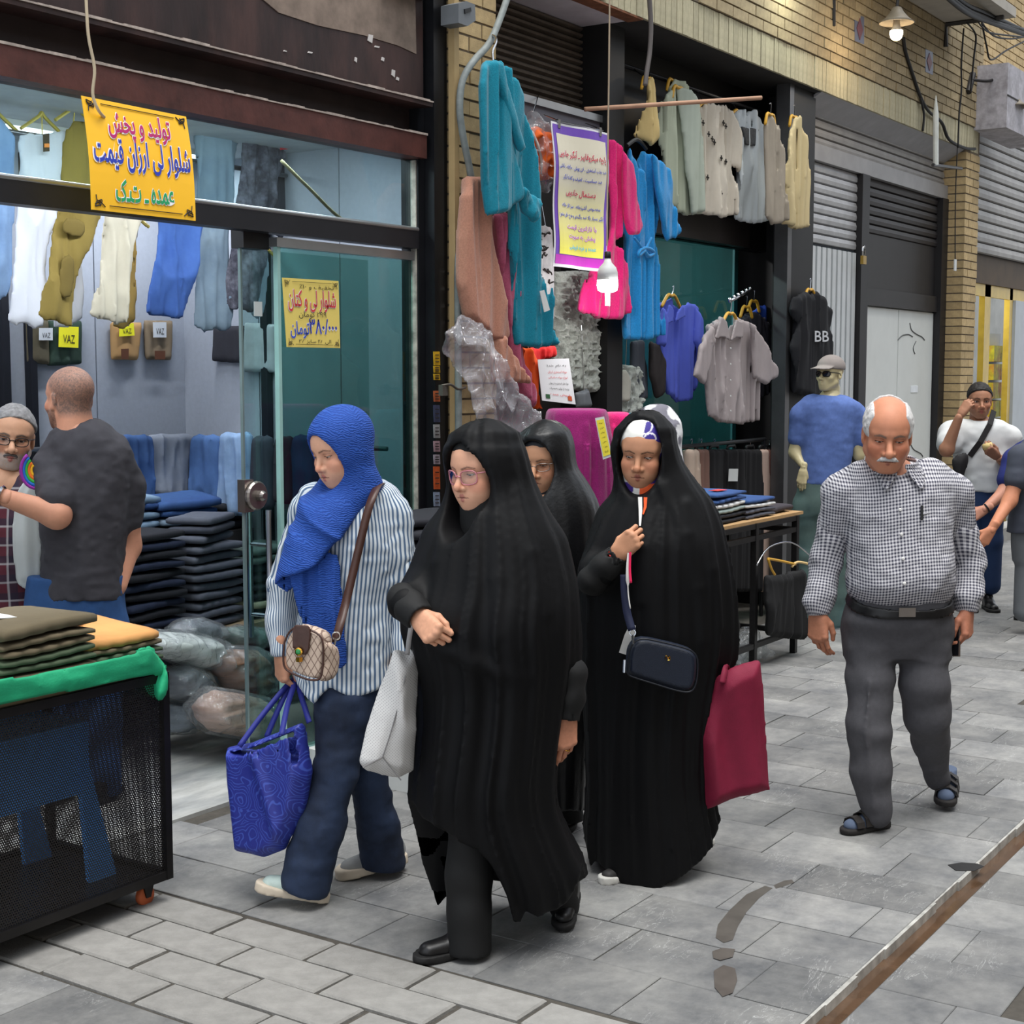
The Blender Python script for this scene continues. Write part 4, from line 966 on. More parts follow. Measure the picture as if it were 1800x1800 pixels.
# ================================================================ THE FOUR WOMEN IN FRONT
BLACK_CLOTH = M('black_chador_cloth', (6,6,8),0.62, var=0.1, scale=40, bump=0.10, bscale=500, spec=0.22)
BLACK_SATIN = M('black_satin_chador', (12,12,14),0.40, var=0.25, scale=22, bump=0.25, bscale=70, spec=0.4)
BLACK_KNIT = M('black_underscarf', (7,7,8),0.8, var=0.1, scale=60, bump=0.1)
BLACK_TROUSER = M('black_trouser', (6,6,7),0.75, var=0.1, bump=0.1)
BLACK_LEATHER = M('black_leather', (20,19,20),0.38, var=0.15, scale=20, bump=0.1)
BLACK_SOLE = M('black_rubber', (24,23,23),0.7)
def chador(root, fr, T, c, R, k, hem, seed, mat, arms=(), h=0.008, amp=(0.006,0.024), freq=4.2, hole=(0.076,0.108,-0.018), ridges=(), lo_y=0, name='chador', back=0.0):
 def fn(p):
  d, du, dw, z = prof_fn(p, fr, T)
  q = (p - c) @ R / k
  d = smin(d, ellip(q, (0,-0.020,0.028),(0.097,0.118,0.108)) * k, 0.07)
  for pts, rs in arms:
   for i in range(len(pts) - 1): d = smin(d, rcone(p, pts[i], pts[i + 1], rs[i], rs[i + 1]),0.045)
  th = np.arctan2(du, dw); zt, zb = T[-1,0], T[0,0]; t = np.clip((zt - z) / (zt - zb),0,1)
  A = amp[0] + (amp[1] - amp[0]) * t
  tt = th * freq + 0.9 * vnoise(np.stack([th * 1.5, z * 1.1 + seed, z * 0], 1)) + seed * 11
  n = vnoise(np.stack([tt, z * 0.45 + seed, z * 0 + seed], 1)); n2 = vnoise(np.stack([tt * 2.3 + 3, z * 0.8, z * 0 + seed + 9], 1)); rg_ = 1 - np.abs(2 * n - 1); rg2 = 1 - np.abs(2 * n2 - 1)
  d = d - A * (rg_ ** 2 * 1.3 + rg2 ** 2 * 0.5 - 0.6)
  for pts, r in ridges: d = smin(d, chain(p, pts, [r * math.sin(math.pi * (0.12 + 0.78 * i / (len(pts) - 1))) for i in range(len(pts))], 0.01),0.035)
  ho = np.maximum((np.sqrt((q[:, 0] / hole[0]) ** 2 + ((q[:, 2] - hole[2]) / hole[1]) ** 2) - 1) * hole[0], 0.025 - q[:, 1]) * k
  d = smax(d, -ho, 0.014)
  d = np.maximum(d, hem(du, dw, z) - z)
  return d * 0.75
 us = np.concatenate([T[:, 1] - T[:, 2], T[:, 1] + T[:, 2]]); m = 0.12
 pts = [fr.P(u, z, w) for u in (us.min() - m, us.max() + m) for z in (T[0,0] - 0.1, T[-1,0] + 0.06) for w in ((T[:, 4] - T[:, 3]).min() - m, (T[:, 4] + T[:, 3]).max() + m)]
 lo, hi = bounds(pts, 0.0)
 return sdf_cloth(name, fn, lo, hi, h, mat, root)
def inner_scarf(root, c, R, k, mat, hole=(0.0565,0.082,-0.020), col=None, drop=0.20, name='headscarf', h=0.005):
 def fn(p):
  q = (p - c) @ R / k
  d = ellip(q, (0,-0.018,0.034),(0.083,0.104,0.091)); d = smin(d, rcone(q, (0,0.018,-0.065),(0,0.0,-drop),0.064,0.105),0.03)
  d = d + 0.002 * (vnoise(q * [40,40,90]) - 0.5)
  ho = np.maximum((np.sqrt((q[:, 0] / hole[0]) ** 2 + ((q[:, 2] - hole[2]) / hole[1]) ** 2) - 1) * hole[0], 0.02 - q[:, 1])
  d = smax(d, -ho, 0.006)
  return np.maximum(d, -drop - q[:, 2]) * k * 0.85
 lo, hi = bounds([c], 0.27 * k)
 return sdf_cloth(name, fn, lo, hi, h, mat, root, col=None if col is None else (lambda V: col((V - c) @ R / k)))
def cuff(root, H, mat, r0=0.052, r1=0.042, back=0.13, hole=0.034, name='sleeve', h=0.006, end=0.012):
 """sleeve end that follows the hand H"""
 L = H[3]
 def fn(p):
  d = chain(p, [L((0,-back, 0)), L((0,-back * 0.45,0.0)), L((0, end - 0.012,0))], [r0,(r0 + r1) / 2, r1], 0.02) + wrinkle(p, 26,0.004)
  ax = unit(L((0,1,0)) - L((0,0,0))); t = (p - L((0, end, 0))) @ ax
  d = smax(d, t, 0.004); return smax(d, -rcone(p, L((0, end - 0.03,0)), L((0, end + 0.06,0)), hole, hole),0.004) * 0.85
 lo, hi = bounds([L((0,-back, 0)), L((0, end, 0))], r0 + 0.04)
 return sdf_cloth(name, fn, lo, hi, h, mat, root)
# ---------------- woman in the black chador, walking in front
d1 = 4.43; fr = frameD(d1); J = lambda x, y, dd=0.0: onD(x, y, d1 + dd)
g0 = onZ(800,1672)
w1p = thing('person', 'walking woman in black chador and pink-framed glasses, white bag on her wrist', 'person', g0, 'women walking in chadors')
c = J(846,822,-0.03); R = head_axes(44,11,-2)
S = dict(fem=True, skin=(208,156,128), eye_up=0.0002, eye_lo=0.0048, gaze=(0,-30), lip=(176,108,98), cheek=1, jaw=1.02, lips=1.0, scale=1.0, brow_col=(92,66,54))
hp = make_head(c, R, S)
hr = make_hand(J(736,1084,-0.20), RGT * 0.52 - UPV * 0.42 - FWD * 0.62,-FWD * 0.75 + UPV * 0.30 - RGT * 0.5, [(62,80,50),(66,82,50),(70,82,50),(74,80,50)], 0.96,-1,0.7,(206,152,122), age=1)
hl = make_hand(J(996,1258,-0.05),-UPV + RGT * -0.10 - FWD * 0.1,-FWD * 0.9 + RGT * 0.35, [(14,18,12),(20,22,14),(26,26,16),(30,28,16)], 0.98,1,0.25,(192,132,104), age=1)
body_mesh(w1p, hp + [hr[:3], hl[:3]], [([c + R @ [0,-0.04,-0.10], J(868,930), J(872,1080), J(870,1180)], [0.05,0.09,0.10,0.12]),([J(868,935), J(800,960), J(745,1050,-0.06), hr[3]((0,-0.05,0))], [0.07,0.05,0.02,0.012]),
     ([J(868,935), J(945,965), J(990,1120), J(996,1250,-0.05)], [0.07,0.05,0.03,0.018]),([J(850,1200), J(830,1430,-0.05), J(826,1625,-0.08)], [0.09,0.055,0.03]),([J(890,1200), J(930,1430,0.1), J(990,1590,0.17)], [0.09,0.055,0.035])], (200,148,120))
glasses(w1p, c, R, 1.0, M('pink_acetate', (226,150,160),0.15, var=0.05, trans=0.5, spec=0.6), LENS, 0.0245,0.021,0.098,0.0022,-0.008)
rows = [(776,800,898,0.09,-0.02),(791,792,909,0.11,-0.01),(841,796,935,0.125,-0.01),(880,783,953,0.14,0.0),(921,768,974,0.16,0.01),(956,756,990,0.18,0.01),
  (1018,740,1006,0.20,0.02),(1060,722,1010,0.21,0.03),(1100,716,1010,0.215,0.03),(1150,728,1008,0.21,0.02),(1200,738,1000,0.20,0.01),(1260,740,990,0.20,0.0),(1320,736,980,0.205,-0.01),
  (1370,730,975,0.21,-0.02),(1420,730,980,0.22,-0.04),(1480,738,1002,0.23,-0.06),(1540,745,1030,0.23,-0.08),(1590,752,1030,0.22,-0.1),(1640,758,1000,0.2,-0.1)]
T1 = prof_rows(fr, rows)
def hemline(fr, pts):
 A = np.array([fr.px(*q) for q in pts]); o = np.argsort(A[:, 0]); return A[o]
HF = hemline(fr, [(715,1400),(728,1408),(745,1428),(770,1430),(800,1445),(840,1462),(862,1485),(880,1518),(892,1545),(903,1596),(915,1598),(924,1575),(945,1585),(975,1582),(1000,1568),(1035,1495)])
HB = hemline(fr, [(715,1450),(738,1530),(748,1560),(765,1618),(780,1600),(830,1560),(880,1570),(960,1580),(1000,1585),(1035,1560)])
def hem1(du, dw, z):
 uc = np.interp(z, T1[:, 0], T1[:, 1]); u = du + uc
 a, b = np.interp(u, HF[:, 0], HF[:, 1]), np.interp(u, HB[:, 0], HB[:, 1]); t = np.clip(0.5 - (dw - 0.02) / 0.05,0,1); return a * (1 - t) + b * t
rid = []
for q in (((768,1112),(800,1122),(840,1138),(880,1155),(925,1165)),((790,900),(778,980),(770,1070)),((866,900),(872,1000),(880,1090)),((905,860),(930,960),(955,1060))):
 pts = []
 for x, y in q:
  u, v = fr.px(x, y); a, bd, vo, uc = [np.interp(v, T1[:, 0], T1[:, i]) for i in (2,3,4,1)]; pts.append(fr.P(u, v, vo + bd * math.sqrt(max(0.05,1 - ((u - uc) / a) ** 2)) - 0.004))
 rid.append((pts, 0.012))
chador(w1p, fr, T1, c, R, 1.0, hem1,0.37, BLACK_CLOTH, arms=[([J(945,965), J(978,1110), J(990,1205,-0.03)], [0.07,0.045,0.040]),([J(790,960), J(745,1050,-0.06), hr[3]((0,-0.07,0))], [0.08,0.055,0.048])], ridges=rid, amp=(0.007,0.028), hole=(0.077,0.135,-0.046))
inner_scarf(w1p, c, R, 1.0, BLACK_KNIT, drop=0.24)
cuff(w1p, hl, BLACK_TROUSER)
cuff(w1p, hr, BLACK_TROUSER, 0.05,0.042,0.09)
tr = lambda p: np.maximum(chain(p, [J(835,1380,-0.04), J(826,1540,-0.07), J(823,1690,-0.10)], [0.085,0.066,0.066], 0.03) + wrinkle(p, 14,0.005),0.016 - p[:, 2])
sdf_cloth('trouser_leg', tr, *bounds([J(835,1380), J(823,1668,-0.1)], 0.16),0.008, BLACK_TROUSER, w1p)
tr = lambda p: chain(p, [J(925,1380,0.08), J(955,1520,0.14), J(992,1590,0.19)], [0.085,0.062,0.05], 0.03) + wrinkle(p, 14,0.005)
sdf_cloth('trouser_leg', tr, *bounds([J(925,1380,0.05), J(992,1590,0.19)], 0.16),0.008, BLACK_TROUSER, w1p)
shoe(w1p, onZ(858,1668)[:2], onZ(728,1693)[:2], 0.0,0.0,(BLACK_LEATHER, BLACK_SOLE))
tp = onZ(988,1640); hpz = onD(1008,1572, d1 + 0.30)
shoe(w1p, hpz[:2], tp[:2], hpz[2], 0.004,(BLACK_LEATHER, BLACK_SOLE))
rg = MB(); kc = hl[3]((-0.0135,0.104,-0.004)); ring(rg, kc, hl[3]((-0.0135,0.124,-0.010)) - kc, 0.0092,0.0016); rg.build('ring', M('gold', (222,168,70),0.2, metal=1.0), w1p)
# ---------------- young woman in chador with a printed scarf
d3 = 5.15; fr = frameD(d3); J = lambda x, y, dd=0.0: onD(x, y, d3 + dd)
w3p = thing('person', 'young woman in black chador over a white and violet scarf, hand at her chest', 'person', onZ(1150,1520), 'women walking in chadors')
c = J(1131,792,-0.02); R = head_axes(17,14,3)
S = dict(fem=True, skin=(196,142,110), eye_up=0.0008, eye_lo=0.0048, gaze=(-8,-28), lip=(160,92,80), brow_col=(40,28,24), lips=1.05, jaw=0.97)
hp = make_head(c, R, S)
hr = make_hand(J(1084,976,-0.24), RGT * 0.62 + UPV * 0.70 - FWD * 0.2,-FWD * 0.9 - RGT * 0.1 + UPV * 0.25, [(48,78,45),(58,82,45),(64,82,45),(70,80,45)], 0.93,-1,0.75,(196,142,110))
hl = make_hand(J(1270,1160,-0.02),-UPV - RGT * 0.05,-FWD * 0.5 + RGT * 0.8, [(50,70,50),(55,72,50),(60,74,50),(64,74,50)], 0.9,1,0.6,(170,118,92))
body_mesh(w3p, hp + [hr[:3], hl[:3]], [([c + R @ [0,-0.04,-0.10], J(1150,890), J(1160,1040), J(1160,1150)], [0.048,0.09,0.10,0.12]),([J(1150,895), J(1085,915), J(1042,1008,-0.08), hr[3]((0,-0.05,0))], [0.07,0.05,0.02,0.012]),
     ([J(1150,895), J(1220,930), J(1262,1060), J(1270,1155,-0.02)], [0.07,0.05,0.03,0.018]),([J(1140,1180), J(1115,1370,-0.05), J(1098,1530,-0.12)], [0.09,0.055,0.035]),([J(1180,1180), J(1205,1360,0.08), J(1225,1480,0.2)], [0.09,0.055,0.035])], (186,132,100))
rows = [(768,1092,1172,0.09,-0.01),(790,1082,1185,0.115,-0.01),(842,1080,1220,0.125,0.0),(875,1074,1246,0.14,0.0),(910,1052,1262,0.17,0.0),(950,1036,1272,0.19,0.01),(1002,1020,1282,0.20,0.01),
  (1060,1016,1288,0.20,0.01),(1120,1016,1288,0.20,0.01),(1180,1018,1278,0.20,0.0),(1240,1024,1262,0.20,0.0),(1320,1030,1250,0.205,0.0),(1400,1032,1252,0.215,-0.01),(1460,1028,1264,0.225,-0.02),(1520,1030,1268,0.23,-0.03),(1560,1030,1262,0.22,-0.03)]
T3 = prof_rows(fr, rows)
H3 = hemline(fr, [(1010,1470),(1028,1478),(1036,1515),(1045,1500),(1060,1508),(1080,1522),(1100,1526),(1130,1532),(1160,1520),(1190,1508),(1220,1492),(1245,1470),(1268,1436),(1285,1430)])
def hem3(du, dw, z): return np.interp(du + np.interp(z, T3[:, 0], T3[:, 1]), H3[:, 0], H3[:, 1])
rid = []
for q in (((1128,870),(1122,950),(1118,1040)),((1160,850),(1195,930),(1215,1020),(1225,1110)),((1200,880),(1240,990),(1255,1090))):
 pts = []
 for x, y in q:
  u, v = fr.px(x, y); a, bd, vo, uc = [np.interp(v, T3[:, 0], T3[:, i]) for i in (2,3,4,1)]; pts.append(fr.P(u, v, vo + bd * math.sqrt(max(0.05,1 - ((u - uc) / a) ** 2)) - 0.004))
 rid.append((pts, 0.010))
chador(w3p, fr, T3, c, R, 1.0, hem3,0.81, BLACK_CLOTH, arms=[([J(1086,915), J(1048,1006,-0.08), hr[3]((0,-0.09,0))], [0.07,0.05,0.046]),([J(1218,930), J(1252,1050), J(1264,1140,-0.01)], [0.07,0.05,0.044])], ridges=rid, hole=(0.077,0.128,-0.002))
def scol(q):
 C = np.tile(lin((226,224,218)),(len(q),1)); bl = q[:, 0] < -0.014 - 0.02 * (q[:, 2] - 0.05); C[bl] = lin((54,40,132))
 for cx, cz, rr in ((-0.034,0.062,0.019),(-0.055,0.018,0.015),(-0.02,0.098,0.017)):
  r = np.sqrt((q[:, 0] - cx) ** 2 + (q[:, 2] - cz) ** 2); C[bl & (np.abs(r - rr) < 0.0022)] = lin((220,216,226))
 nk = q[:, 2] < -0.095; C[nk] = lin((222,220,214)); C[nk & (q[:, 0] < -0.006)] = lin((238,96,44)); C[nk & (q[:, 0] > 0.018)] = lin((62,36,120))
 return C
inner_scarf(w3p, c, R, 1.0, M('printed_scarf', (220,220,220),0.7, vcol=True, var=0.05), hole=(0.0555,0.080,-0.026), col=scol, drop=0.26, h=0.004)
# ends of the scarf and the pink piping showing through the chador's opening
def on_front(fr, T, x, y, off=0.0):
 u, v = fr.px(x, y); a, bd, vo, uc = [np.interp(v, T[:, 0], T[:, i]) for i in (2,3,4,1)]; return fr.P(u, v, vo + bd * math.sqrt(max(0.05,1 - ((u - uc) / a) ** 2)) + off)
def strip(name, pts, width, mat, root, side=None, th=0.002):
 """flat band along points; side: direction of its width"""
 V = []; Fc = []; n = len(pts)
 for i, p in enumerate(pts):
  t = unit(np.asarray(pts[min(i + 1, n - 1)]) - np.asarray(pts[max(i - 1,0)])); s_ = unit(np.cross(t, -FWD)) if side is None else side; nn = unit(np.cross(s_, t)); w = width[i] if hasattr(width, '__len__') else width
  V += [p + s_ * w / 2, p - s_ * w / 2, p - s_ * w / 2 + nn * th, p + s_ * w / 2 + nn * th]
 for i in range(n - 1):
  for k in range(4): Fc.append((4 * i + k, 4 * i + (k + 1) % 4,4 * i + 4 + (k + 1) % 4,4 * i + 4 + k))
 Fc += [(0,3,2,1),(4 * n - 4,4 * n - 3,4 * n - 2,4 * n - 1)]
 return mesh_obj(name, V, Fc, mat, root, n > 6)
SW = M('scarf_white', (222,220,216),0.8)
strip('scarf_end', [on_front(fr, T3, x, y, 0.016) for x, y in ((1104,1080),(1098,1100),(1088,1130))], [0.02,0.034,0.03], SW, w3p)
strip('scarf_edge', [on_front(fr, T3, x, y, 0.02) for x, y in ((1119,868),(1119,890),(1117,915))], [0.014,0.012,0.006], SW, w3p)
strip('scarf_edge', [on_front(fr, T3, x, y, 0.02) for x, y in ((1128,868),(1127,884),(1123,896))], [0.012,0.009,0.004], M('scarf_orange', (236,92,40),0.8), w3p)
cuff(w3p, hr, BLACK_TROUSER, 0.05,0.038)
cuff(w3p, hl, BLACK_TROUSER)
br = MB(); w_ = hr[3]((0,-0.012,0)); ax = hr[3]((0,0.02,0)) - w_
ring(br, w_, ax, 0.0265,0.0035)
br.build('bracelet', M('red_beads', (206,46,40),0.4, var=0.3, scale=90), w3p)
shoe(w3p, onZ(1128,1535)[:2], onZ(1062,1553)[:2] + (onZ(1062,1553)[:2] - onZ(1128,1535)[:2]) * 0.1,0.0,0.0,(M('dark_sneaker', (40,38,38),0.6), M('white_sole', (206,204,198),0.7)), kind='sneaker')
shoe(w3p, onZ(1252,1482)[:2], onZ(1204,1496)[:2] + (onZ(1204,1496)[:2] - onZ(1252,1482)[:2]) * 0.3,0.0,0.0,(M('dark_sneaker', (40,38,38),0.6), M('white_sole', (206,204,198),0.7)), kind='sneaker')
# ---------------- older woman between them, satin chador
d4 = 5.55; fr = frameD(d4); J = lambda x, y, dd=0.0: onD(x, y, d4 + dd)
w4p = thing('person', 'older woman in shiny black chador and rimless glasses, half hidden behind the others', 'person', onZ(985,1455), 'women walking in chadors')
c = J(957,806,-0.02); R = head_axes(27,14,0)
S = dict(fem=True, skin=(204,150,116), eye_up=0.0, eye_lo=0.0045, gaze=(0,-30), lip=(168,92,82), cheek=1.5, nose=1.12, brow_col=(80,60,50), lips=0.8)
hp = make_head(c, R, S)
body_mesh(w4p, hp, [([c + R @ [0,-0.04,-0.10], J(965,890), J(968,1040), J(968,1130)], [0.05,0.09,0.10,0.12]),([J(960,1150), J(975,1300,0.0), J(995,1420,0.05)], [0.09,0.055,0.035]),([J(975,1150), J(970,1320,-0.1), J(965,1440,-0.1)], [0.09,0.055,0.035])], (200,146,112))
glasses(w4p, c, R, 1.0, M('thin_steel', (180,176,170),0.25, metal=1.0), LENS, 0.023,0.015,0.096,0.0011,-0.006)
rows = [(775,918,980,0.09,-0.01),(795,905,990,0.115,-0.01),(820,905,1008,0.12,0.0),(844,898,1028,0.14,0.0),(889,886,1050,0.17,0.0),(950,880,1056,0.19,0.0),(1040,880,1058,0.19,0.0),
  (1150,890,1052,0.19,0.0),(1250,900,1046,0.19,0.0),(1340,905,1036,0.19,0.0),(1400,910,1030,0.18,0.0),(1440,915,1024,0.17,0.0)]
T4 = prof_rows(fr, rows)
zh = fr.px(980,1408)[1]
chador(w4p, fr, T4, c, R, 1.0, lambda du, dw, z: zh + 0.02 * np.sin(du * 30),0.55, BLACK_SATIN, h=0.0085)
inner_scarf(w4p, c, R, 1.0, M('quilted_scarf', (24,23,28),0.6, var=0.4, scale=40), drop=0.26)
tr = lambda p: np.maximum(chain(p, [J(985,1330), J(1000,1438,0.05)], [0.075,0.055], 0.03) + wrinkle(p, 14,0.004), onZ(1000,1450)[2] + 0.03 - p[:, 2])
sdf_cloth('trouser_leg', tr, *bounds([J(985,1330), J(1000,1438,0.05)], 0.12),0.009, BLACK_TROUSER, w4p)
shoe(w4p, onZ(1012,1435)[:2], onZ(990,1466)[:2] , 0.03,0.0,(BLACK_LEATHER, BLACK_SOLE))
# ---------------- person further back in a grey and white scarf
d9 = 6.3; fr = frameD(d9); J = lambda x, y, dd=0.0: onD(x, y, d9 + dd)
w9p = thing('person', 'person in grey and white patterned headscarf, mostly hidden behind a chador', 'person', onZ(1165,1340))
c = J(1150,766,0.0); R = head_axes(40,8)
hp = make_head(c, R, dict(skin=(196,144,114)), h=0.004)
body_mesh(w9p, hp, [([c + R @ [0,-0.04,-0.10], J(1160,850), J(1165,1040), J(1165,1100)], [0.05,0.09,0.10,0.12]),([J(1158,1110), J(1155,1320)], [0.08,0.04]),([J(1175,1110), J(1175,1320)], [0.08,0.04])], (196,144,114))
rows = [(752,1122,1186,0.09,0.0),(770,1114,1194,0.12,0.0),(810,1112,1202,0.12,0.0),(850,1110,1208,0.14,0.0),(900,1106,1214,0.16,0.0),(960,1104,1218,0.17,0),(1150,1108,1216,0.17,0),(1330,1112,1214,0.16,0)]
T9 = prof_rows(fr, rows)
def patt(V):
 n = vnoise(V * 24.0); n2 = vnoise(V * 17.0 + 4); C = np.tile(lin((206,206,208)),(len(V),1)); C[n > 0.56] = lin((112,110,120)); C[n2 > 0.68] = lin((60,58,66)); C[V[:, 2] < fr.px(1160,880)[1]] = lin((20,20,24)); return C
def sfn(p):
 d, du, dw, z = prof_fn(p, fr, T9); q = (p - c) @ R; d = smin(d, ellip(q, (0,-0.02,0.028),(0.095,0.116,0.104)),0.06) + wrinkle(p, 16,0.006)
 ho = np.maximum((np.sqrt((q[:, 0] / 0.06) ** 2 + ((q[:, 2] + 0.018) / 0.088) ** 2) - 1) * 0.06,0.02 - q[:, 1]); return smax(d, -ho, 0.01) * 0.8
sdf_cloth('headscarf_and_coat', sfn, *pxbox(1085,690,1235,1350, d9 - 0.25, d9 + 0.25),0.009, M('camo_scarf', (200,200,200),0.8, vcol=True, var=0.05), w9p, col=patt)
shoe(w9p, onZ(1158,1335)[:2], onZ(1140,1352)[:2], 0,0,(BLACK_LEATHER, BLACK_SOLE)); shoe(w9p, onZ(1185,1330)[:2], onZ(1168,1348)[:2], 0,0,(BLACK_LEATHER, BLACK_SOLE))
# ---------------- woman in the blue headscarf and striped shirt
DENIM = M('dark_denim', (38,52,78),0.85, var=0.25, scale=9, bump=0.25, bscale=600, rgb2=(24,34,54))
d2 = 4.90; fr = frameD(d2); J = lambda x, y, dd=0.0: onD(x, y, d2 + dd)
w2p = thing('person', 'woman in blue headscarf, striped shirt and flared jeans, walking beside a black chador', 'person', onZ(590,1560))
c = J(597,786,-0.06); R = head_axes(46,20,-3)
S = dict(fem=True, skin=(214,162,134), eye_up=-0.0016, eye_lo=0.0050, gaze=(0,-35), lip=(178,104,98), brow_col=(86,58,46), jaw=0.94, lips=1.0, nose=0.95)
hp = make_head(c, R, S)
hr = make_hand(J(494,1150,0.02),-UPV + RGT * 0.06,-RGT * 0.75 - FWD * 0.55, [(40,60,40),(50,66,40),(55,70,40),(58,70,40)], 0.92,-1,0.55,(204,148,118))
sh_r, el_r = J(540,905,0.08), J(497,1030,0.12); sh_l, el_l, wr_l = J(685,905,0.0), J(712,1040,0.0), J(712,1150,-0.06)
hl = make_hand(wr_l, -UPV - RGT * 0.1, RGT * 0.7 - FWD * 0.6, [(30,40,30)] * 4,0.92,1,0.4,(204,148,118))
hip = J(625,1195); kn_f, an_f = J(592,1350,-0.10), J(534,1560,-0.12); kn_r, an_r = J(645,1360,0.06), J(670,1505,0.16)
body_mesh(w2p, hp + [hr[:3], hl[:3]], [([c + R @ [0,-0.04,-0.10], J(610,890), J(618,1040), hip], [0.045,0.085,0.09,0.11]),([J(610,895), sh_r, el_r, hr[3]((0,-0.03,0))], [0.07,0.045,0.03,0.016]),([J(615,895), sh_l, el_l, hl[3]((0,-0.03,0))], [0.07,0.045,0.03,0.016]),
     ([J(612,1200), kn_f, an_f], [0.08,0.05,0.03]),([J(640,1200), kn_r, an_r], [0.08,0.05,0.03])], (210,158,130))
STRIPE = check_mat('striped_shirt', (206,212,216),(84,106,134),0.0135,0.58, vertical_only=True, soft=0.35)
# shirt: trunk with long tail
Tt = prof_rows(fr, [(852,590,662,0.07,0.0),(866,560,690,0.09,0.0),(900,542,706,0.115,0.0),(950,536,712,0.125,0.01),(1010,532,706,0.125,0.01),(1070,526,700,0.13,0.01),(1130,520,698,0.14,0.01),(1190,516,700,0.15,0.01),(1245,512,702,0.15,0.01)])
hemS = hemline(fr, [(500,1178),(520,1190),(545,1210),(562,1222),(575,1205),(590,1192),(630,1212),(650,1206),(680,1196),(720,1190)])
def shirt(p):
 d, du, dw, z = prof_fn(p, fr, Tt)
 d = smin(d, chain(p, [J(560,885,0.04), sh_r, el_r], [0.07,0.062,0.052], 0.03),0.03); d = smin(d, chain(p, [J(665,885,0.0), sh_l, el_l], [0.075,0.066,0.054], 0.03),0.03)
 d = d + wrinkle(p * [1,1,0.5], 16,0.009) + wrinkle(p * [1,1,1.6], 34,0.004,3)
 return np.maximum(d, np.interp(du + np.interp(z, Tt[:, 0], Tt[:, 1]), hemS[:, 0], hemS[:, 1]) - z) * 0.8
def suv(V):
 q = fr.uvw(V); th = np.arctan2(q[:, 0] - np.interp(q[:, 1], Tt[:, 0], Tt[:, 1]), q[:, 2] + 0.02); return np.stack([th * 0.155 + 0.05 * (q[:, 1] - 1) * (np.abs(q[:, 0] - 0.0) > 10), q[:, 1]], 1)
sh_o = sdf_cloth('shirt', shirt, *pxbox(460,830,750,1270, d2 - 0.25, d2 + 0.3),0.0085, STRIPE, w2p, uvf=suv)
def sleeve_uv(A, B, ref):
 ax = unit(np.asarray(B) - np.asarray(A)); u = unit(np.cross(ax, ref)); v = np.cross(ax, u)
 return lambda V: np.stack([np.arctan2((V - A) @ u, (V - A) @ v) * 0.06,(V - A) @ ax], 1)
fs_ = lambda p: smax(chain(p, [el_r, J(492,1090,0.09), hr[3]((0,-0.005,0))], [0.054,0.050,0.038], 0.03) + wrinkle(p, 22,0.006),(p - hr[3]((0,0.004,0))) @ unit(hr[3]((0,1,0)) - hr[3]((0,0,0))),0.004)
sdf_cloth('sleeve', fs_, *bounds([el_r, hr[3]((0,0,0))], 0.09),0.007, STRIPE, w2p, uvf=sleeve_uv(el_r, hr[3]((0,0,0)), FWD))
fs2 = lambda p: smax(chain(p, [sh_l * 0.3 + el_l * 0.7, el_l, wr_l], [0.062,0.060,0.046], 0.03) + wrinkle(p, 22,0.006),(p - hl[3]((0,0.004,0))) @ unit(hl[3]((0,1,0)) - hl[3]((0,0,0))),0.004)
sdf_cloth('sleeve', fs2, *bounds([sh_l * 0.3 + el_l * 0.7, wr_l], 0.1),0.007, STRIPE, w2p, uvf=sleeve_uv(el_l, wr_l, FWD))
# jeans
def jeans(p):
 d = chain(p, [J(612,1180,-0.02), J(610,1240,-0.05), kn_f, J(562,1450,-0.12), J(536,1552,-0.125)], [0.12,0.105,0.068,0.080,0.084], 0.03)
 e = chain(p, [J(645,1180,0.02), J(652,1250,0.04), kn_r, J(664,1450,0.12), J(672,1508,0.165)], [0.12,0.10,0.066,0.070,0.082], 0.03); d = smin(d, e, 0.03)
 z1, z2 = 0.055,0.05; d = d + wrinkle(p * [1,1,2.0], 13,0.006) + wrinkle(p * [1,1,2.5], 30,0.002,2)
 t1 = (J(536,1570,-0.125) - p) @ unit(J(536,1570,-0.125) - J(545,1500,-0.12) + RGT * 0.05); d = smax(d, -t1 * 1.0,0.006) if False else d
 zf, zr = J(536,1566,-0.125)[2], J(672,1524,0.165)[2]
 cut = np.where(p @ FWD < d2 + 0.02, zf + 0.28 * ((p - J(536,1566,-0.125)) @ -RGT), zr + 0.10 * ((p - J(672,1524,0.165)) @ -RGT))
 return smax(d, cut - p[:, 2], 0.005) * 0.85
sdf_cloth('jeans', jeans, *pxbox(470,1150,750,1610, d2 - 0.3, d2 + 0.35),0.0085, DENIM, w2p)
# sneakers
SNU, SNS = M('pale_green_sneaker', (186,204,198),0.6, var=0.1, scale=25, bump=0.2, bscale=200), M('cream_sole', (214,200,180),0.7)
hf, tf = onZ(572,1588), onZ(462,1592)
shoe(w2p, hf[:2] + (hf - tf)[:2] * 0.05, tf[:2] + (tf - hf)[:2] * 0.12,0.004,0.055,(SNU, SNS), 'sneaker')
hb, tb = onZ(716,1528), onZ(592,1546)
shoe(w2p, hb[:2], tb[:2], 0.03,0.0,(M('grey_sneaker', (158,160,160),0.6, var=0.1, scale=25), SNS), 'sneaker')
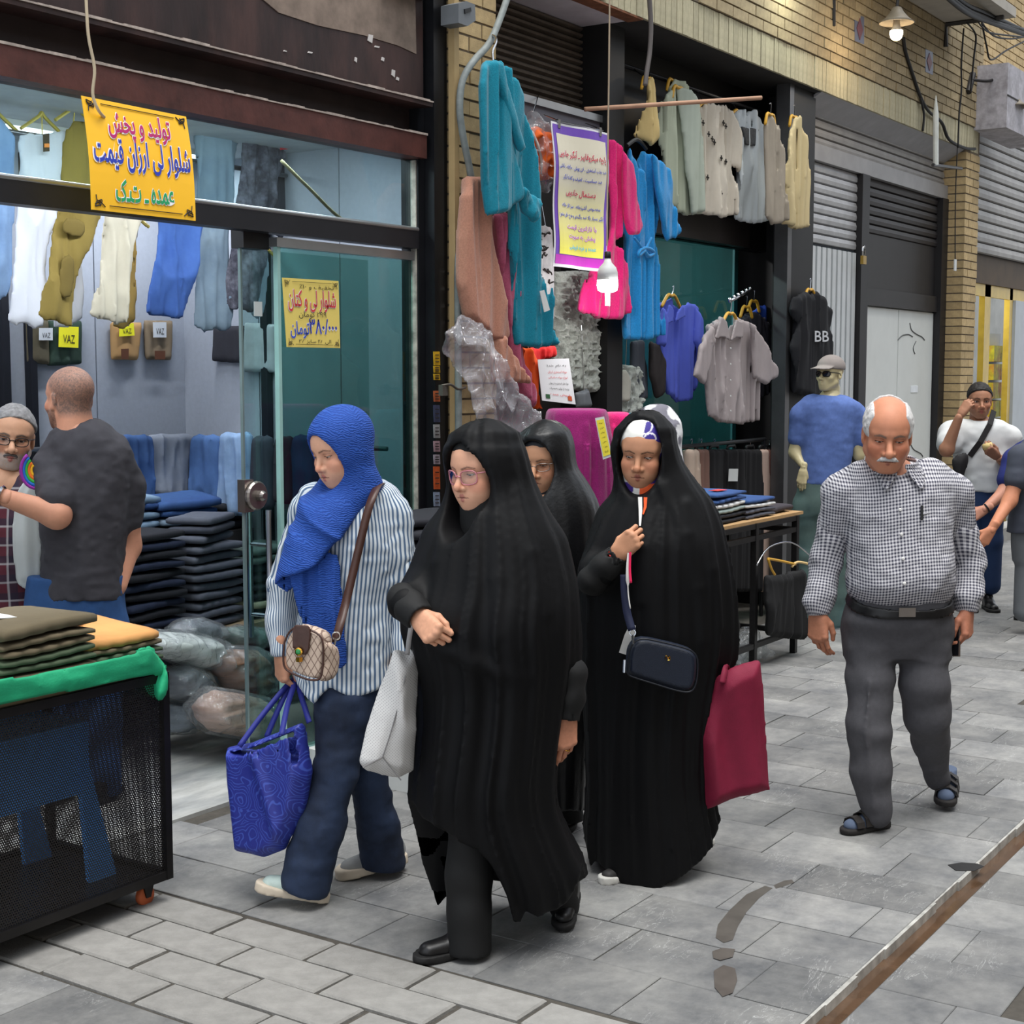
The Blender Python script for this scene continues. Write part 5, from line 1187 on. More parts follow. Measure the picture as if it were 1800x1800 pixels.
# headscarf: hood, wrap and hanging tail
def scarf_mat():
 m, nt, b = _nodes('blue_crinkle_scarf'); L = nt.links; tc = _N(nt, 'ShaderNodeTexCoord')
 wv = _N(nt, 'ShaderNodeTexWave', Scale=46.0, Distortion=16.0, Detail=4.0); wv.bands_direction = 'Y'; wv.inputs['Detail Scale'].default_value = 0.6; L.new(tc.outputs['UV'], wv.inputs['Vector'])
 mx = _N(nt, 'ShaderNodeMix', data_type='RGBA'); mx.inputs[6].default_value = list(lin((28,62,138))) + [1]; mx.inputs[7].default_value = list(lin((42,82,164))) + [1]; L.new(wv.outputs['Fac'], mx.inputs[0]); L.new(mx.outputs[2], b.inputs['Base Color'])
 bp = _N(nt, 'ShaderNodeBump', Strength=0.5, Distance=0.003); L.new(wv.outputs['Fac'], bp.inputs['Height']); L.new(bp.outputs[0], b.inputs['Normal']); b.inputs['Roughness'].default_value = 0.75; b.inputs['Specular IOR Level'].default_value = 0.25
 return m
BLUE = scarf_mat()
Td = prof_rows(fr, [(838,566,648,0.085,0.0),(858,548,650,0.11,0.02),(880,530,652,0.135,0.03),(910,520,650,0.15,0.035),(950,508,640,0.16,0.035),(990,496,620,0.16,0.035),(1025,488,605,0.155,0.03)])
edge = hemline(fr, [(470,1020),(490,1022),(508,1000),(540,990),(575,975),(600,945),(625,915),(650,880),(665,860)])
def hijab(p):
 q = (p - c) @ R; d = ellip(q, (0,-0.020,0.030),(0.094,0.118,0.103)); d = smin(d, chain(q, [np.array([0,0.0,-0.05]), np.array([0,0.0,-0.15])], [0.082,0.098], 0.03),0.05)
 e, du, dw, z = prof_fn(p, fr, Td); u = du + np.interp(z, Td[:, 0], Td[:, 1]); e = smax(e, np.interp(u, edge[:, 0], edge[:, 1]) - z, 0.012); d = smin(d, e, 0.035)
 v = z + 0.55 * u; n = vnoise(np.stack([v * 17, u * 2.2, dw * 2.0], 1)); d = d - 0.016 * np.clip((1.52 - z) / 0.1,0.15,1) * ((1 - np.abs(2 * n - 1)) ** 2 - 0.35)
 ho = np.maximum((np.sqrt((q[:, 0] / 0.063) ** 2 + ((q[:, 2] + 0.020) / 0.092) ** 2) - 1) * 0.063,0.01 - q[:, 1]); ho = np.maximum(ho, -0.118 - q[:, 2])
 return smax(d, -ho, 0.010) * 0.75
def huv(V): q = fr.uvw(V); return np.stack([q[:, 0] - 0.5 * q[:, 2], q[:, 1] + 0.25 * q[:, 0]], 1)
sdf_cloth('headscarf', hijab, *pxbox(460,700,690,1045, d2 - 0.3, d2 + 0.25),0.006, BLUE, w2p, uvf=huv)
cloth('headscarf_tail', frameD(d2 - 0.155), [(508,985),(550,975),(592,975),(598,1020),(604,1060),(606,1110),(609,1165),(590,1172),(572,1150),(548,1120),(528,1080),(514,1030)], 0.008, BLUE, w2p, h=0.007, fold=0.012, fs=(18,1.2), seed=2.0)
cloth('headscarf_corner', frameD(d2 - 0.10), [(489,1015),(515,1000),(520,1020),(508,1040),(497,1035),(488,1028)], 0.006, BLUE, w2p, h=0.007, fold=0.004, seed=3.0)
# ---- her crossbody bag
LBRN = M('brown_leather', (66,40,32),0.45, var=0.15, scale=18, bump=0.15)
def lattice_mat():
 m, nt, b = _nodes('beige_lattice_canvas'); L = nt.links; tc = _N(nt, 'ShaderNodeTexCoord'); sp = _N(nt, 'ShaderNodeSeparateXYZ'); L.new(tc.outputs['UV'], sp.inputs[0])
 def diag(s):
  a = _N(nt, 'ShaderNodeMath', operation='MULTIPLY_ADD'); a.inputs[1].default_value = s; L.new(sp.outputs['Y'], a.inputs[0]); L.new(sp.outputs['X'], a.inputs[2])
  f = _N(nt, 'ShaderNodeMath', operation='MULTIPLY'); f.inputs[1].default_value = 2 * math.pi / 0.024; L.new(a.outputs[0], f.inputs[0]); c_ = _N(nt, 'ShaderNodeMath', operation='COSINE'); L.new(f.outputs[0], c_.inputs[0])
  r = _N(nt, 'ShaderNodeMapRange'); r.inputs['From Min'].default_value = 0.86; r.inputs['From Max'].default_value = 0.96; L.new(c_.outputs[0], r.inputs['Value']); return r.outputs[0]
 mx_ = _N(nt, 'ShaderNodeMath', operation='MAXIMUM'); L.new(diag(0.62), mx_.inputs[0]); L.new(diag(-0.62), mx_.inputs[1])
 mx = _N(nt, 'ShaderNodeMix', data_type='RGBA'); mx.inputs[6].default_value = list(lin((190,168,150))) + [1]; mx.inputs[7].default_value = list(lin((120,96,84))) + [1]; L.new(mx_.outputs[0], mx.inputs[0]); L.new(mx.outputs[2], b.inputs['Base Color']); b.inputs['Roughness'].default_value = 0.6
 return m
fb = frameA(540,1150, d2 - 0.38,-18); bagp = fb.P(0, fb.px(540,1198)[1])
cb = thing('handbag', 'small beige lattice-print crossbody bag with brown flap and gold clasp', 'handbag', bagp)
LAT = lattice_mat()
out = [(500,1130),(508,1112),(524,1102),(555,1112),(567,1128),(568,1160),(565,1186),(558,1195),(540,1194),(515,1184),(501,1174),(498,1155)]
cloth('body', fb, out, 0.042, LAT, cb, h=0.006, w0=-0.042, edge=0.008)
P2 = [fb.P(*fb.px(*q),0.0) for q in out]; pm = MB(); pm.tube(spline(P2 + [P2[0]], 3),0.0035,6, cap=False); pm.build('piping', LBRN, cb, True)
side = [(566,1128),(592,1138),(594,1170),(585,1192),(562,1196),(568,1165)]
cloth('gusset', frameA(566,1160, d2 - 0.375,50), side, 0.016, LAT, cb, h=0.006, edge=0.012)
fl_ = [(519,1100),(530,1098),(545,1101),(547,1115),(544,1140),(538,1150),(528,1147),(518,1138),(517,1118)]
cloth('flap', fb, fl_, 0.004, LBRN, cb, h=0.005, w0=0.006)
cl = MB(); p = fb.P(*fb.px(529,1144),0.012); cl.lathe([(0.013,0),(0.013,0.005),(0.008,0.007)], p, fb.w, 16); q0 = fb.P(*fb.px(529,1158),0.012); cl.box(q0 - 0.007, q0 + 0.007); cl.build('clasp', M('gold', (222,168,70),0.2, metal=1.0), cb)
st = MB(); st.lathe([(0.009,0.006),(0.007,0.010),(0.002,0.011)], p, fb.w, 12); st.build('clasp_stone', M('green_stone', (40,130,70),0.1), cb)
pts = [onD(x, y, d2 + dd) for x, y, dd in ((590,1128,-0.29),(598,1098,-0.27),(608,1060,-0.215),(620,1010,-0.19),(632,960,-0.18),(645,905,-0.165),(655,875,-0.14),(664,856,-0.085),(670,852,0.0))]
strip('strap', spline(pts, 4),0.030, LBRN, cb, side=unit(RGT * 0.95 + UPV * 0.28), th=0.004)
hk = MB(); ring(hk, onD(591,1118, d2 - 0.30), FWD, 0.012,0.0025,16,6); hk.tube([onD(590,1122, d2 - 0.30), onD(588,1134, d2 - 0.3)], 0.004,6); hk.build('hook', M('steel_hook', (170,160,150),0.25, metal=1.0), cb)
# ---- blue paisley tote in her right hand
def tote_mat():
 m, nt, b = _nodes('blue_paisley'); L = nt.links; tc = _N(nt, 'ShaderNodeTexCoord')
 vo = _N(nt, 'ShaderNodeTexVoronoi', Scale=16.0); vo.feature = 'F1'; no = _N(nt, 'ShaderNodeTexNoise', Scale=9.0); L.new(tc.outputs['UV'], no.inputs['Vector'])
 mxv = _N(nt, 'ShaderNodeMix', data_type='VECTOR'); mxv.inputs[0].default_value = 0.1; L.new(tc.outputs['UV'], mxv.inputs[4]); L.new(no.outputs['Color'], mxv.inputs[5]); L.new(mxv.outputs[1], vo.inputs['Vector'])
 w = _N(nt, 'ShaderNodeMath', operation='MULTIPLY'); w.inputs[1].default_value = 42.0; L.new(vo.outputs['Distance'], w.inputs[0]); s_ = _N(nt, 'ShaderNodeMath', operation='SINE'); L.new(w.outputs[0], s_.inputs[0])
 r = _N(nt, 'ShaderNodeMapRange'); r.inputs['From Min'].default_value = 0.5; r.inputs['From Max'].default_value = 0.9; L.new(s_.outputs[0], r.inputs['Value'])
 mx = _N(nt, 'ShaderNodeMix', data_type='RGBA'); mx.inputs[6].default_value = list(lin((38,48,140))) + [1]; mx.inputs[7].default_value = list(lin((62,84,178))) + [1]; L.new(r.outputs[0], mx.inputs[0]); L.new(mx.outputs[2], b.inputs['Base Color']); b.inputs['Roughness'].default_value = 0.5
 return m
TM = tote_mat(); ft = frameA(480,1400,4.78,-28); bot = ft.P(0, ft.px(480,1502)[1])
tb_ = thing('tote_bag', 'blue paisley tote bag held by the woman in the blue headscarf', 'bag', bot)
A2 = lambda x, y, w=0.0: ft.P(*ft.px(x, y), w)
fo = [(403,1314),(445,1306),(490,1288),(530,1272),(535,1300),(545,1360),(535,1420),(515,1465),(500,1492),(467,1505),(420,1494),(414,1440),(406,1370)]
def tfn(u, v): return 0.6 * np.exp(-((u + 0.35 * (v - 0.45) - ft.px(475,1400)[0]) / 0.02) ** 2) + 0.4 * (vnoise(np.stack([u * 14, v * 5, u * 0], 1)) - 0.5)
cloth('body', ft, fo, 0.055, TM, tb_, h=0.008, edge=0.03, fold=0.02, foldfn=tfn, smooth_poly=False, extra=lambda p, d, u, v, w: np.maximum(d, -np.maximum(np.maximum(np.abs(w) - 0.046,(ft.px(470,1330)[1]) - v),-polysd(np.stack([u, v], 1), np.array([ft.px(*q) for q in fo])) * -1 - 0.006 + 0.02)))
for xs, dd in (((442,1306),0.05),((470,1298),0.05)): pass
for (xa, ya),(xb, yb), w0 in (((438,1306),(512,1286),0.052),((452,1302),(528,1276),-0.05)):
 tp = hr[3]((0.0,0.10,-0.045)); b = MB()
 hd_ = spline([A2(xa, ya, w0), tp * 0.45 + A2(xa, ya, w0) * 0.55 + np.array([0,0,0.01]), tp + np.array([0,0,0.0]), tp * 0.45 + A2(xb, yb, w0) * 0.55 + np.array([0,0,0.01]), A2(xb, yb, w0)], 6)
 strip('handle', hd_, 0.018, M('blue_tape', (36,44,132),0.6), tb_, th=0.003)
# ================================================================ MEN
def shirt_torso(root, name, fr, T, arms, mat, h=0.009, wr=0.007, uvf=None, cuts=(), hem=None, wf=14, k=0.035):
 def fn(p):
  d, du, dw, z = prof_fn(p, fr, T, 2.3)
  for pts, rs in arms: d = smin(d, chain(p, pts, rs, 0.03), k)
  d = d + wrinkle(p * [1,1,0.7], wf, wr) + wrinkle(p * [1,1,1.8], wf * 2.3, wr * 0.4,3)
  for c0, n0 in cuts: d = smax(d, (p - c0) @ n0,0.004)
  if hem is not None: d = smax(d, hem - z, 0.005)
  return d * 0.82
 A = [fr.P(u, z, w) for u in ((T[:, 1] - T[:, 2]).min() - 0.12,(T[:, 1] + T[:, 2]).max() + 0.12) for z in (T[0,0] - 0.03, T[-1,0] + 0.04) for w in ((T[:, 4] - T[:, 3]).min() - 0.06,(T[:, 4] + T[:, 3]).max() + 0.06)] + [q + o for pts, rs in arms for q in pts for o in (-0.1,0.1)]
 return sdf_cloth(name, fn, *bounds(A, 0.01), h, mat, root, uvf=uvf)
def hair_cap(root, c, R, k, s, mat, t=0.010, h=0.004, rough=0.004, name='hair', fmul=120, side_only=False):
 def fn(p):
  q = (p - c) @ R / k; d = ellip(q, (0,-0.020,0.036),(0.0745 + t * 0.8,0.094 + t, 0.081 + t)); d = smin(d, ellip(q, (0,0.016,0.03),(0.066 + t * 0.8,0.070 + t, 0.062 + t)),0.03)
  d = d + rough * (vnoise(q * fmul) - 0.5) * 2; mk = hair_mask(q, s)
  if side_only: mk = np.minimum(np.maximum(mk, np.minimum(0.048 - q[:, 1], q[:, 2] + 0.005)), np.maximum(np.abs(q[:, 0]) - 0.050,-q[:, 1] - 0.06))
  ear = ellip(np.abs(q) * [1,0,0] + q * [0,1,1], (0.078,-0.012,-0.012),(0.02,0.022,0.032))
  return smax(smax(d, -mk, 0.008),-ear, 0.004) * k * 0.8
 return sdf_cloth(name, fn, *bounds([c], 0.16 * k), h, mat, root)
# ---------------- elderly man in the gingham shirt
d5 = 5.70; fr = frameD(d5); J = lambda x, y, dd=0.0: onD(x, y, d5 + dd)
m5 = thing('person', 'elderly man with white moustache in checked shirt and grey trousers, walking', 'person', onZ(1560,1445))
c = J(1560,762,-0.10); R = head_axes(9,17,2); K5 = 1.13
S = dict(skin=(198,134,104), eye_up=0.0, eye_lo=0.0035, gaze=(0,-28), lip=(150,88,78), brow=1.5, brow_col=(120,104,94), brow_w=0.0036, jaw=1.12, nose=1.16, cheek=1.5, lips=0.75, neck=0.06, scale=K5, hairline=0.10, hair_paint=None)
hp = make_head(c, R, S, h=0.003)
hrt = make_hand(J(1437,1078,-0.02),-UPV + RGT * 0.05 - FWD * 0.15,-FWD * 0.75 - RGT * 0.6, [(22,30,20),(28,34,20),(34,36,20),(38,36,20)], 1.06,-1,0.35,(190,128,100), age=1)
hlt = make_hand(J(1700,1072,-0.02),-UPV - RGT * 0.05 - FWD * 0.2,-FWD * 0.55 + RGT * 0.8, [(38,46,30),(42,48,30),(46,50,30),(48,50,30)], 1.06,1,0.45,(186,122,96), age=1)
shR, elR, wrR = J(1482,868,0.02), J(1451,985,0.05), J(1438,1070,-0.02); shL, elL, wrL = J(1672,872,0.02), J(1702,985,0.05), J(1700,1062,-0.02)
legs = [([J(1530,1110,-0.02), J(1530,1240,-0.10), J(1540,1425,-0.13)], [0.075,0.05,0.03]),([J(1622,1110,0.0), J(1628,1255,-0.02), J(1650,1375,0.22)], [0.075,0.05,0.03])]
body_mesh(m5, hp + [hrt[:3], hlt[:3]], [([c + R @ [0,-0.05,-0.12], J(1575,860), J(1578,1000), J(1577,1090)], [0.055,0.11,0.13,0.12]),([J(1575,865), shR, elR, hrt[3]((0,-0.03,0))], [0.08,0.06,0.038,0.02]),([J(1578,865), shL, elL, hlt[3]((0,-0.03,0))], [0.08,0.06,0.038,0.02])] + legs, (190,130,102))
GING = check_mat('gingham_shirt', (206,204,208),(62,62,78),0.0122,0.5, soft=0.25)
T5 = prof_rows(fr, [(815,1538,1618,0.085,-0.02),(832,1508,1650,0.11,-0.01),(850,1488,1672,0.13,0.0),(890,1482,1676,0.15,0.01),(940,1486,1670,0.165,0.02),(1000,1487,1668,0.185,0.035),(1030,1488,1666,0.18,0.035),(1058,1500,1658,0.150,0.015)])
def guv(V):
 q = fr.uvw(V); uc = np.interp(q[:, 1], T5[:, 0], T5[:, 1]); a = np.interp(q[:, 1], T5[:, 0], T5[:, 2]); t = np.clip((q[:, 0] - uc) / 0.21,-1.4,1.4); at_ = np.abs(t); return np.stack([0.21 * np.sign(t) * np.where(at_ < 0.9, np.arcsin(np.clip(at_, 0,0.9)),1.12 + (at_ - 0.9) * 1.3), q[:, 1] + 0.15 * q[:, 2] + 0.02 * np.cos(q[:, 0] * 10)], 1)
shirt_torso(m5, 'shirt', fr, T5, [([J(1520,845,0.0), shR, elR * 0.45 + shR * 0.55], [0.085,0.078,0.070]),([J(1632,845,0.0), shL, elL * 0.45 + shL * 0.55], [0.085,0.078,0.070])], GING, 0.0085,0.009, guv)
for sh, el, H, nm in ((shR, elR, hrt, 1),(shL, elL, hlt, -1)):
 a0 = sh * 0.62 + el * 0.38; w = H[3]((0,-0.005,0)); ax = unit(H[3]((0,1,0)) - H[3]((0,0,0)))
 f_ = lambda p: smax(chain(p, [a0, el, el * 0.3 + w * 0.7, H[3]((0,-0.035,0)), w], [0.064,0.062,0.056,0.046,0.040], 0.025) + wrinkle(p * [1,1,1.5], 20,0.008),(p - H[3]((0,0.008,0))) @ ax, 0.004)
 sdf_cloth('sleeve', f_, *bounds([a0, el, w], 0.11),0.008, GING, m5, uvf=sleeve_uv(el, w, FWD))
# collar, placket buttons, pocket, pen
def collar(root, N, mat, r=0.074, flare=0.05, hgt=0.052, gap=0.16, h=0.005):
 def fn(p):
  q = p - N; u, w, z = q @ RGT, q @ -FWD, q @ UPV - 0.25 * (q @ FWD); ph = np.arctan2(u, w); rad = np.sqrt(u * u + (w * 1.05) ** 2); t = np.clip(-z / hgt, 0,1.6)
  d = np.abs(rad - r - flare * t) - 0.0045; tip = 0.034 * np.exp(-((np.abs(ph) - 0.55) / 0.28) ** 2); d = np.maximum(d, np.maximum(z - 0.012,-z - hgt * 0.62 - tip)); return np.maximum(d, (gap + 0.25 * t - np.abs(ph)) * rad) * 0.7
 return sdf_cloth('collar', fn, *bounds([N], 0.17), h, mat, root, uvf=lambda V: np.stack([np.arctan2((V - N) @ RGT, (V - N) @ -FWD) * 0.1,(V - N) @ UPV], 1))
collar(m5, J(1577,812,-0.04), GING)
b = MB()
for y in (889,930,970,1011): 
 p = on_front(fr, T5,1563, y, 0.004); b = MB(); b.lathe([(0.006,-0.004),(0.006,0.004),(0.004,0.006)], p, -FWD, 10); b.build('button', M('pearl_button', (226,224,220),0.3), m5)
pk = [on_front(fr, T5, x, y, 0.006) for x, y in ((1600,897),(1660,890),(1660,945),(1632,952),(1602,945))]; b = MB(); b.tube([pk[0], pk[1]], 0.003,6); b.build('pocket_hem', GING, m5)
b = MB(); b.tube([on_front(fr, T5,1600,882,0.012), on_front(fr, T5,1598,906,0.012)], 0.005,8); b.build('pen', M('black_plastic', (18,18,20),0.5), m5)
GREYT = M('grey_trousers', (74,73,77),0.85, var=0.10, scale=60, bump=0.15, bscale=300)
Tp = prof_rows(fr, [(1035,1500,1660,0.155,0.015),(1060,1490,1666,0.165,0.015),(1090,1480,1672,0.165,0.01),(1125,1482,1672,0.15,0.0),(1150,1486,1670,0.13,0.0)])
def trous(p):
 d, du, dw, z = prof_fn(p, fr, Tp, 2.4)
 e = chain(p, [J(1530,1120,-0.02), J(1530,1200,-0.07), J(1527,1280,-0.11), J(1530,1350,-0.12), J(1543,1432,-0.13)], [0.096,0.086,0.080,0.075,0.054], 0.03)
 e2 = chain(p, [J(1624,1120,0.0), J(1624,1200,-0.05), J(1630,1255,-0.03), J(1637,1305,0.08), J(1648,1368,0.20)], [0.096,0.092,0.088,0.070,0.048], 0.03)
 d = smin(d, e, 0.035); d = smin(d, e2,0.035); d = d + wrinkle(p * [1,1,1.7], 11,0.006) + wrinkle(p, 26,0.002,4)
 for x0, pts in ((0, [J(1529,1200,-0.165), J(1522,1290,-0.198), J(1537,1425,-0.185)]),(1, [J(1648,1300,0.0), J(1648,1360,0.15)])): d = smin(d, chain(p, pts, [0.002] * len(pts),0.01),0.022)
 return d * 0.82
sdf_cloth('trousers', trous, *pxbox(1462,1030,1700,1445, d5 - 0.28, d5 + 0.35),0.0085, GREYT, m5)
BELT = M('black_leather', (20,19,20))
def belt(p):
 d, du, dw, z = prof_fn(p, fr, Tp, 2.4); zc = fr.px(1577,1052)[1] - 0.035 * np.clip(dw / 0.17,-1,1) - 0.05 * 0; return np.maximum(np.abs(d - 0.004) - 0.005, np.abs(z - zc + 0.02 * np.clip(dw / 0.17,0,1) * 0) - 0.019)
sdf_cloth('belt', belt, *pxbox(1480,1030,1680,1085, d5 - 0.25, d5 + 0.22),0.006, BELT, m5)
p = on_front(fr, Tp, 1571,1062,0.014); b = MB(); b.prism([p + RGT * u + UPV * v for u, v in ((-0.031,-0.017),(0.031,-0.017),(0.031,0.017),(-0.031,0.017))], -FWD * 0.006); b.build('buckle', M('brushed_steel', (150,142,136),0.3, metal=0.9), m5)
# hair, moustache
WHAIR = M('white_hair', (206,204,202),0.8, var=0.2, scale=90, bump=0.5, bscale=300)
hair_cap(m5, c, R, K5, dict(hairline=0.10), WHAIR, 0.007, side_only=True, rough=0.0025, fmul=90)
mo = lambda p: (lambda q: (np.minimum(rcone(q, (0.002,0.100,-0.0535),(0.019,0.094,-0.057),0.0080,0.0080), rcone(q, (0.019,0.094,-0.057),(0.033,0.081,-0.068),0.0080,0.003)) + 0.0008 * (vnoise(q * [500,150,150]) - 0.5) * 2) * K5 * 0.8)(np.abs((p - c) @ R / K5 * [1,0,0]) + (p - c) @ R / K5 * [0,1,1])
sdf_cloth('moustache', mo, *bounds([c + R @ np.array([0,0.09,-0.056])], 0.06),0.0026, WHAIR, m5)
# sandals over blue socks
SAND, SOLB = M('brown_black_sandal', (40,36,34),0.55, var=0.2), M('sandal_sole', (34,31,30),0.8)
SOCK = M('blue_grey_sock', (84,96,118),0.9, var=0.1)
def sandal(heel, toe, zh_, zt_):
 up, a, Rf, k = shoe(m5, heel, toe, zh_, zt_, (SOCK, SOLB), 'shoe', 1.0,0.9); up.name = 'foot_sock'
 P = lambda x, y, z: a + Rf @ np.array([x, y, z]) * k
 for y0, hz in ((0.20,0.062),(0.15,0.078),(0.115,0.092)):
  strip('strap', [P(-0.047, y0,0.03), P(-0.040, y0, hz * 0.85), P(-0.012, y0 - 0.004, hz + 0.006), P(0.012, y0 - 0.004, hz + 0.006), P(0.040, y0, hz * 0.85), P(0.048, y0,0.03)], 0.036, SAND, m5, side=Rf[:, 1], th=-0.004)
h_, t_ = onZ(1562,1452), onZ(1484,1466); sandal(h_[:2], t_[:2] + (t_ - h_)[:2] * 0.05,0.0,0.0)
h2 = onD(1668,1372, d5 + 0.34); t2 = onZ(1662,1428); sandal(h2[:2], t2[:2], h2[2] - 0.02,0.02)
# phone in his left hand
q0 = hlt[3]((0.022,0.10,-0.048)); ph = thing('phone', 'smartphone held in the hand of the man in the checked shirt', 'phone', q0 - np.array([0,0,0.07]))
b = MB(); ax1 = unit(hlt[3]((0,1,0)) - hlt[3]((0,0,0))); ax2 = unit(-FWD * 0.35 + RGT * 0.3 + 0); ax2 = unit(ax2 - ax1 * (ax1 @ ax2)); ax3 = np.cross(ax1, ax2)
b.prism([q0 + ax1 * u * 0.075 + ax2 * v * 0.037 - ax3 * 0.004 for u, v in ((-1,-1),(1,-1),(1,1),(-1,1))], ax3 * 0.008); b.build('case', M('phone_case', (96,84,78),0.3, metal=0.3), ph)
b = MB(); b.prism([q0 + ax1 * u * 0.071 + ax2 * v * 0.034 + ax3 * 0.0045 for u, v in ((-1,-1),(1,-1),(1,1),(-1,1))], ax3 * 0.001); b.build('screen', M('phone_screen', (16,16,20),0.1), ph)
# ---------------- man with close-cropped hair seen from behind, in the jeans shop doorway
Dm = float(np.array([4.00,4.72,0]) @ FWD); fr = frameD(Dm); J = lambda x, y, dd=0.0: onD(x, y, Dm + dd)
base = J(140,900); zfl = 0.012
m6 = thing('person', 'man with cropped grey hair seen from behind in charcoal t-shirt, at the jeans shop', 'person', (base[0], base[1], zfl))
c = J(122,700,0.0); R = head_axes(132,0,0)
S = dict(skin=(206,146,118), hair_paint=(86,80,78), hair_k=0.88, beard=(70,60,56), beard_k=0.9, scale=1.08, jaw=1.12, neck=0.066, eye_up=0.003, gaze=(0,0))
hp = make_head(c, R, S, h=0.0035)
sh1, el1, wr1 = J(98,825,-0.05), J(100,905,-0.20), J(-12,868,-0.28); sh2, el2, wr2 = J(222,850,0.08), J(226,960,0.12), J(210,1030,0.0)
hL = make_hand(wr1,-RGT + UPV * 0.25, UPV * 0.5 - FWD * 0.8, [(30,40,30)] * 4,1.05,1,0.3,(206,146,118))
body_mesh(m6, hp + [hL[:3]], [([c + R @ [0,-0.05,-0.13], J(150,790), J(152,980), J(150,1060)], [0.062,0.12,0.13,0.12]),([J(140,800), sh1, el1, wr1], [0.09,0.070,0.052,0.030]),([J(160,800), sh2, el2, wr2], [0.09,0.062,0.048,0.03]),
     ([J(100,1060), onD(95,1120, Dm) * [1,1,0] + [0,0,0.45], onD(95,1120, Dm) * [1,1,0] + [0,0,0.08]], [0.1,0.06,0.045]),([J(172,1060), onD(175,1120, Dm) * [1,1,0] + [0,0,0.45], onD(175,1120, Dm) * [1,1,0] + [0,0,0.08]], [0.1,0.06,0.045])], (206,146,118), h=0.01)
Tm = prof_rows(fr, [(738,108,176,0.07,-0.01),(750,98,192,0.10,-0.01),(775,86,212,0.13,0.0),(810,78,224,0.15,0.0),(870,76,228,0.165,0.0),(940,76,222,0.17,0.0),(1000,76,216,0.17,0.0),(1048,74,216,0.17,0.0)])
def tee_col(V):
 q = fr.uvw(V); C = np.tile(lin((62,60,66)),(len(V),1)); front = q[:, 0] < fr.px(66,900)[0] + 0.02
 return C
TEE = M('charcoal_tee', (60,58,63),0.9, var=0.1, scale=30, bump=0.12)
shirt_torso(m6, 't_shirt', fr, Tm, [([J(118,790,0.0), sh1, sh1 * 0.25 + el1 * 0.75 + [0,0,0.012]], [0.09,0.085,0.078]),([J(195,800,0.02), sh2, sh2 * 0.45 + el2 * 0.55], [0.09,0.075,0.066])], TEE, 0.009,0.009, wf=15, k=0.02)
# pale front panel with a rainbow motif
fp = frameD(Dm + 0.02)
cloth('front_panel', fp, [(66,836),(52,842),(36,860),(28,900),(26,950),(30,1000),(36,1026),(72,1030),(72,900)], 0.12, M('pale_front', (196,200,198),0.9, var=0.05, bump=0.1), m6, h=0.009)
for i, col in enumerate(((250,190,40),(244,120,40),(60,180,70),(40,110,200),(150,50,160))):
 r0 = 12 + i * 6; pts = [onD(64 + r0 * math.cos(a) * -0.75,826 + r0 * math.sin(a) * 0.9, Dm - 0.115 - 0.002 * i) for a in [math.radians(x) for x in range(-55,96,15)]]
 strip('rainbow_band', pts, 0.012, M('rainbow_%d' % i, col, 0.8), m6, th=0.003)
JN = M('mid_blue_jeans', (38,74,122),0.85, var=0.2, scale=10, bump=0.2, bscale=500)
Tj = prof_rows(fr, [(1010,54,216,0.15,0.0),(1060,46,220,0.16,0.0),(1110,44,220,0.16,0.0),(1150,46,218,0.15,0)])
def jn(p):
 d, du, dw, z = prof_fn(p, fr, Tj, 2.3)
 for x in (95,175): g = onD(x, 1120, Dm); d = smin(d, chain(p, [g, g * [1,1,0] + [0,0,0.5], g * [1,1,0] + [0,0,0.06]], [0.12,0.085,0.075], 0.03),0.04)
 return (d + wrinkle(p, 12,0.006)) * 0.85
lo, hi = pxbox(20,1000,240,1160, Dm - 0.25, Dm + 0.25); lo[2] = 0.03; sdf_cloth('jeans', jn, lo, hi, 0.011, JN, m6)
for x in (95,175): g = onD(x, 1120, Dm); shoe(m6, g[:2] + FWD[:2] * -0.09, g[:2] + FWD[:2] * 0.17, zfl, zfl, (BLACK_LEATHER, BLACK_SOLE))
wt = MB(); ring(wt, hL[3]((0,-0.03,0)), hL[3]((0,1,0)) - hL[3]((0,0,0)),0.034,0.007); wt.build('wristwatch', M('chrome', (190,192,196),0.15, metal=1.0), m6)
# ---------------- bespectacled shopkeeper in plaid, by the doorway
Ds = float(np.array([3.88,5.16,0]) @ FWD); fr = frameD(Ds); J = lambda x, y, dd=0.0: onD(x, y, Ds + dd)
base = J(10,900)
m7 = thing('person', 'bearded man with dark-framed glasses and plaid shirt facing the man in charcoal', 'person', (base[0], base[1], zfl))
c = J(22,768,0.0); R = head_axes(-18,6,8)
S = dict(skin=(196,148,118), beard=(176,172,168), beard_k=0.9, scale=1.08, jaw=1.08, nose=1.15, neck=0.06, eye_up=0.002, gaze=(0,-5), brow_col=(90,84,80), brow_w=0.0034, brow=1.0, hairline=0.01)
hp = make_head(c, R, S, h=0.0032)
body_mesh(m7, hp, [([c + R @ [0,-0.05,-0.12], J(8,860), J(5,1000), J(5,1060)], [0.058,0.11,0.12,0.12]),([J(8,865), J(-60,880), J(-72,980), J(-40,1040,-0.1)], [0.08,0.06,0.045,0.03]),([J(8,865), J(60,880), J(66,980), J(40,1040,0.1)], [0.08,0.06,0.045,0.03]),
     ([J(-20,1060), J(-20,1060) * [1,1,0] + [0,0,0.1]], [0.1,0.05]),([J(30,1060), J(30,1060) * [1,1,0] + [0,0,0.1]], [0.1,0.05])], (196,148,118))
hair_cap(m7, c, R, 1.08, dict(hairline=0.012), M('grey_hair', (128,126,126),0.85, var=0.3, scale=60, bump=0.5, bscale=200),0.007, rough=0.004, fmul=60)
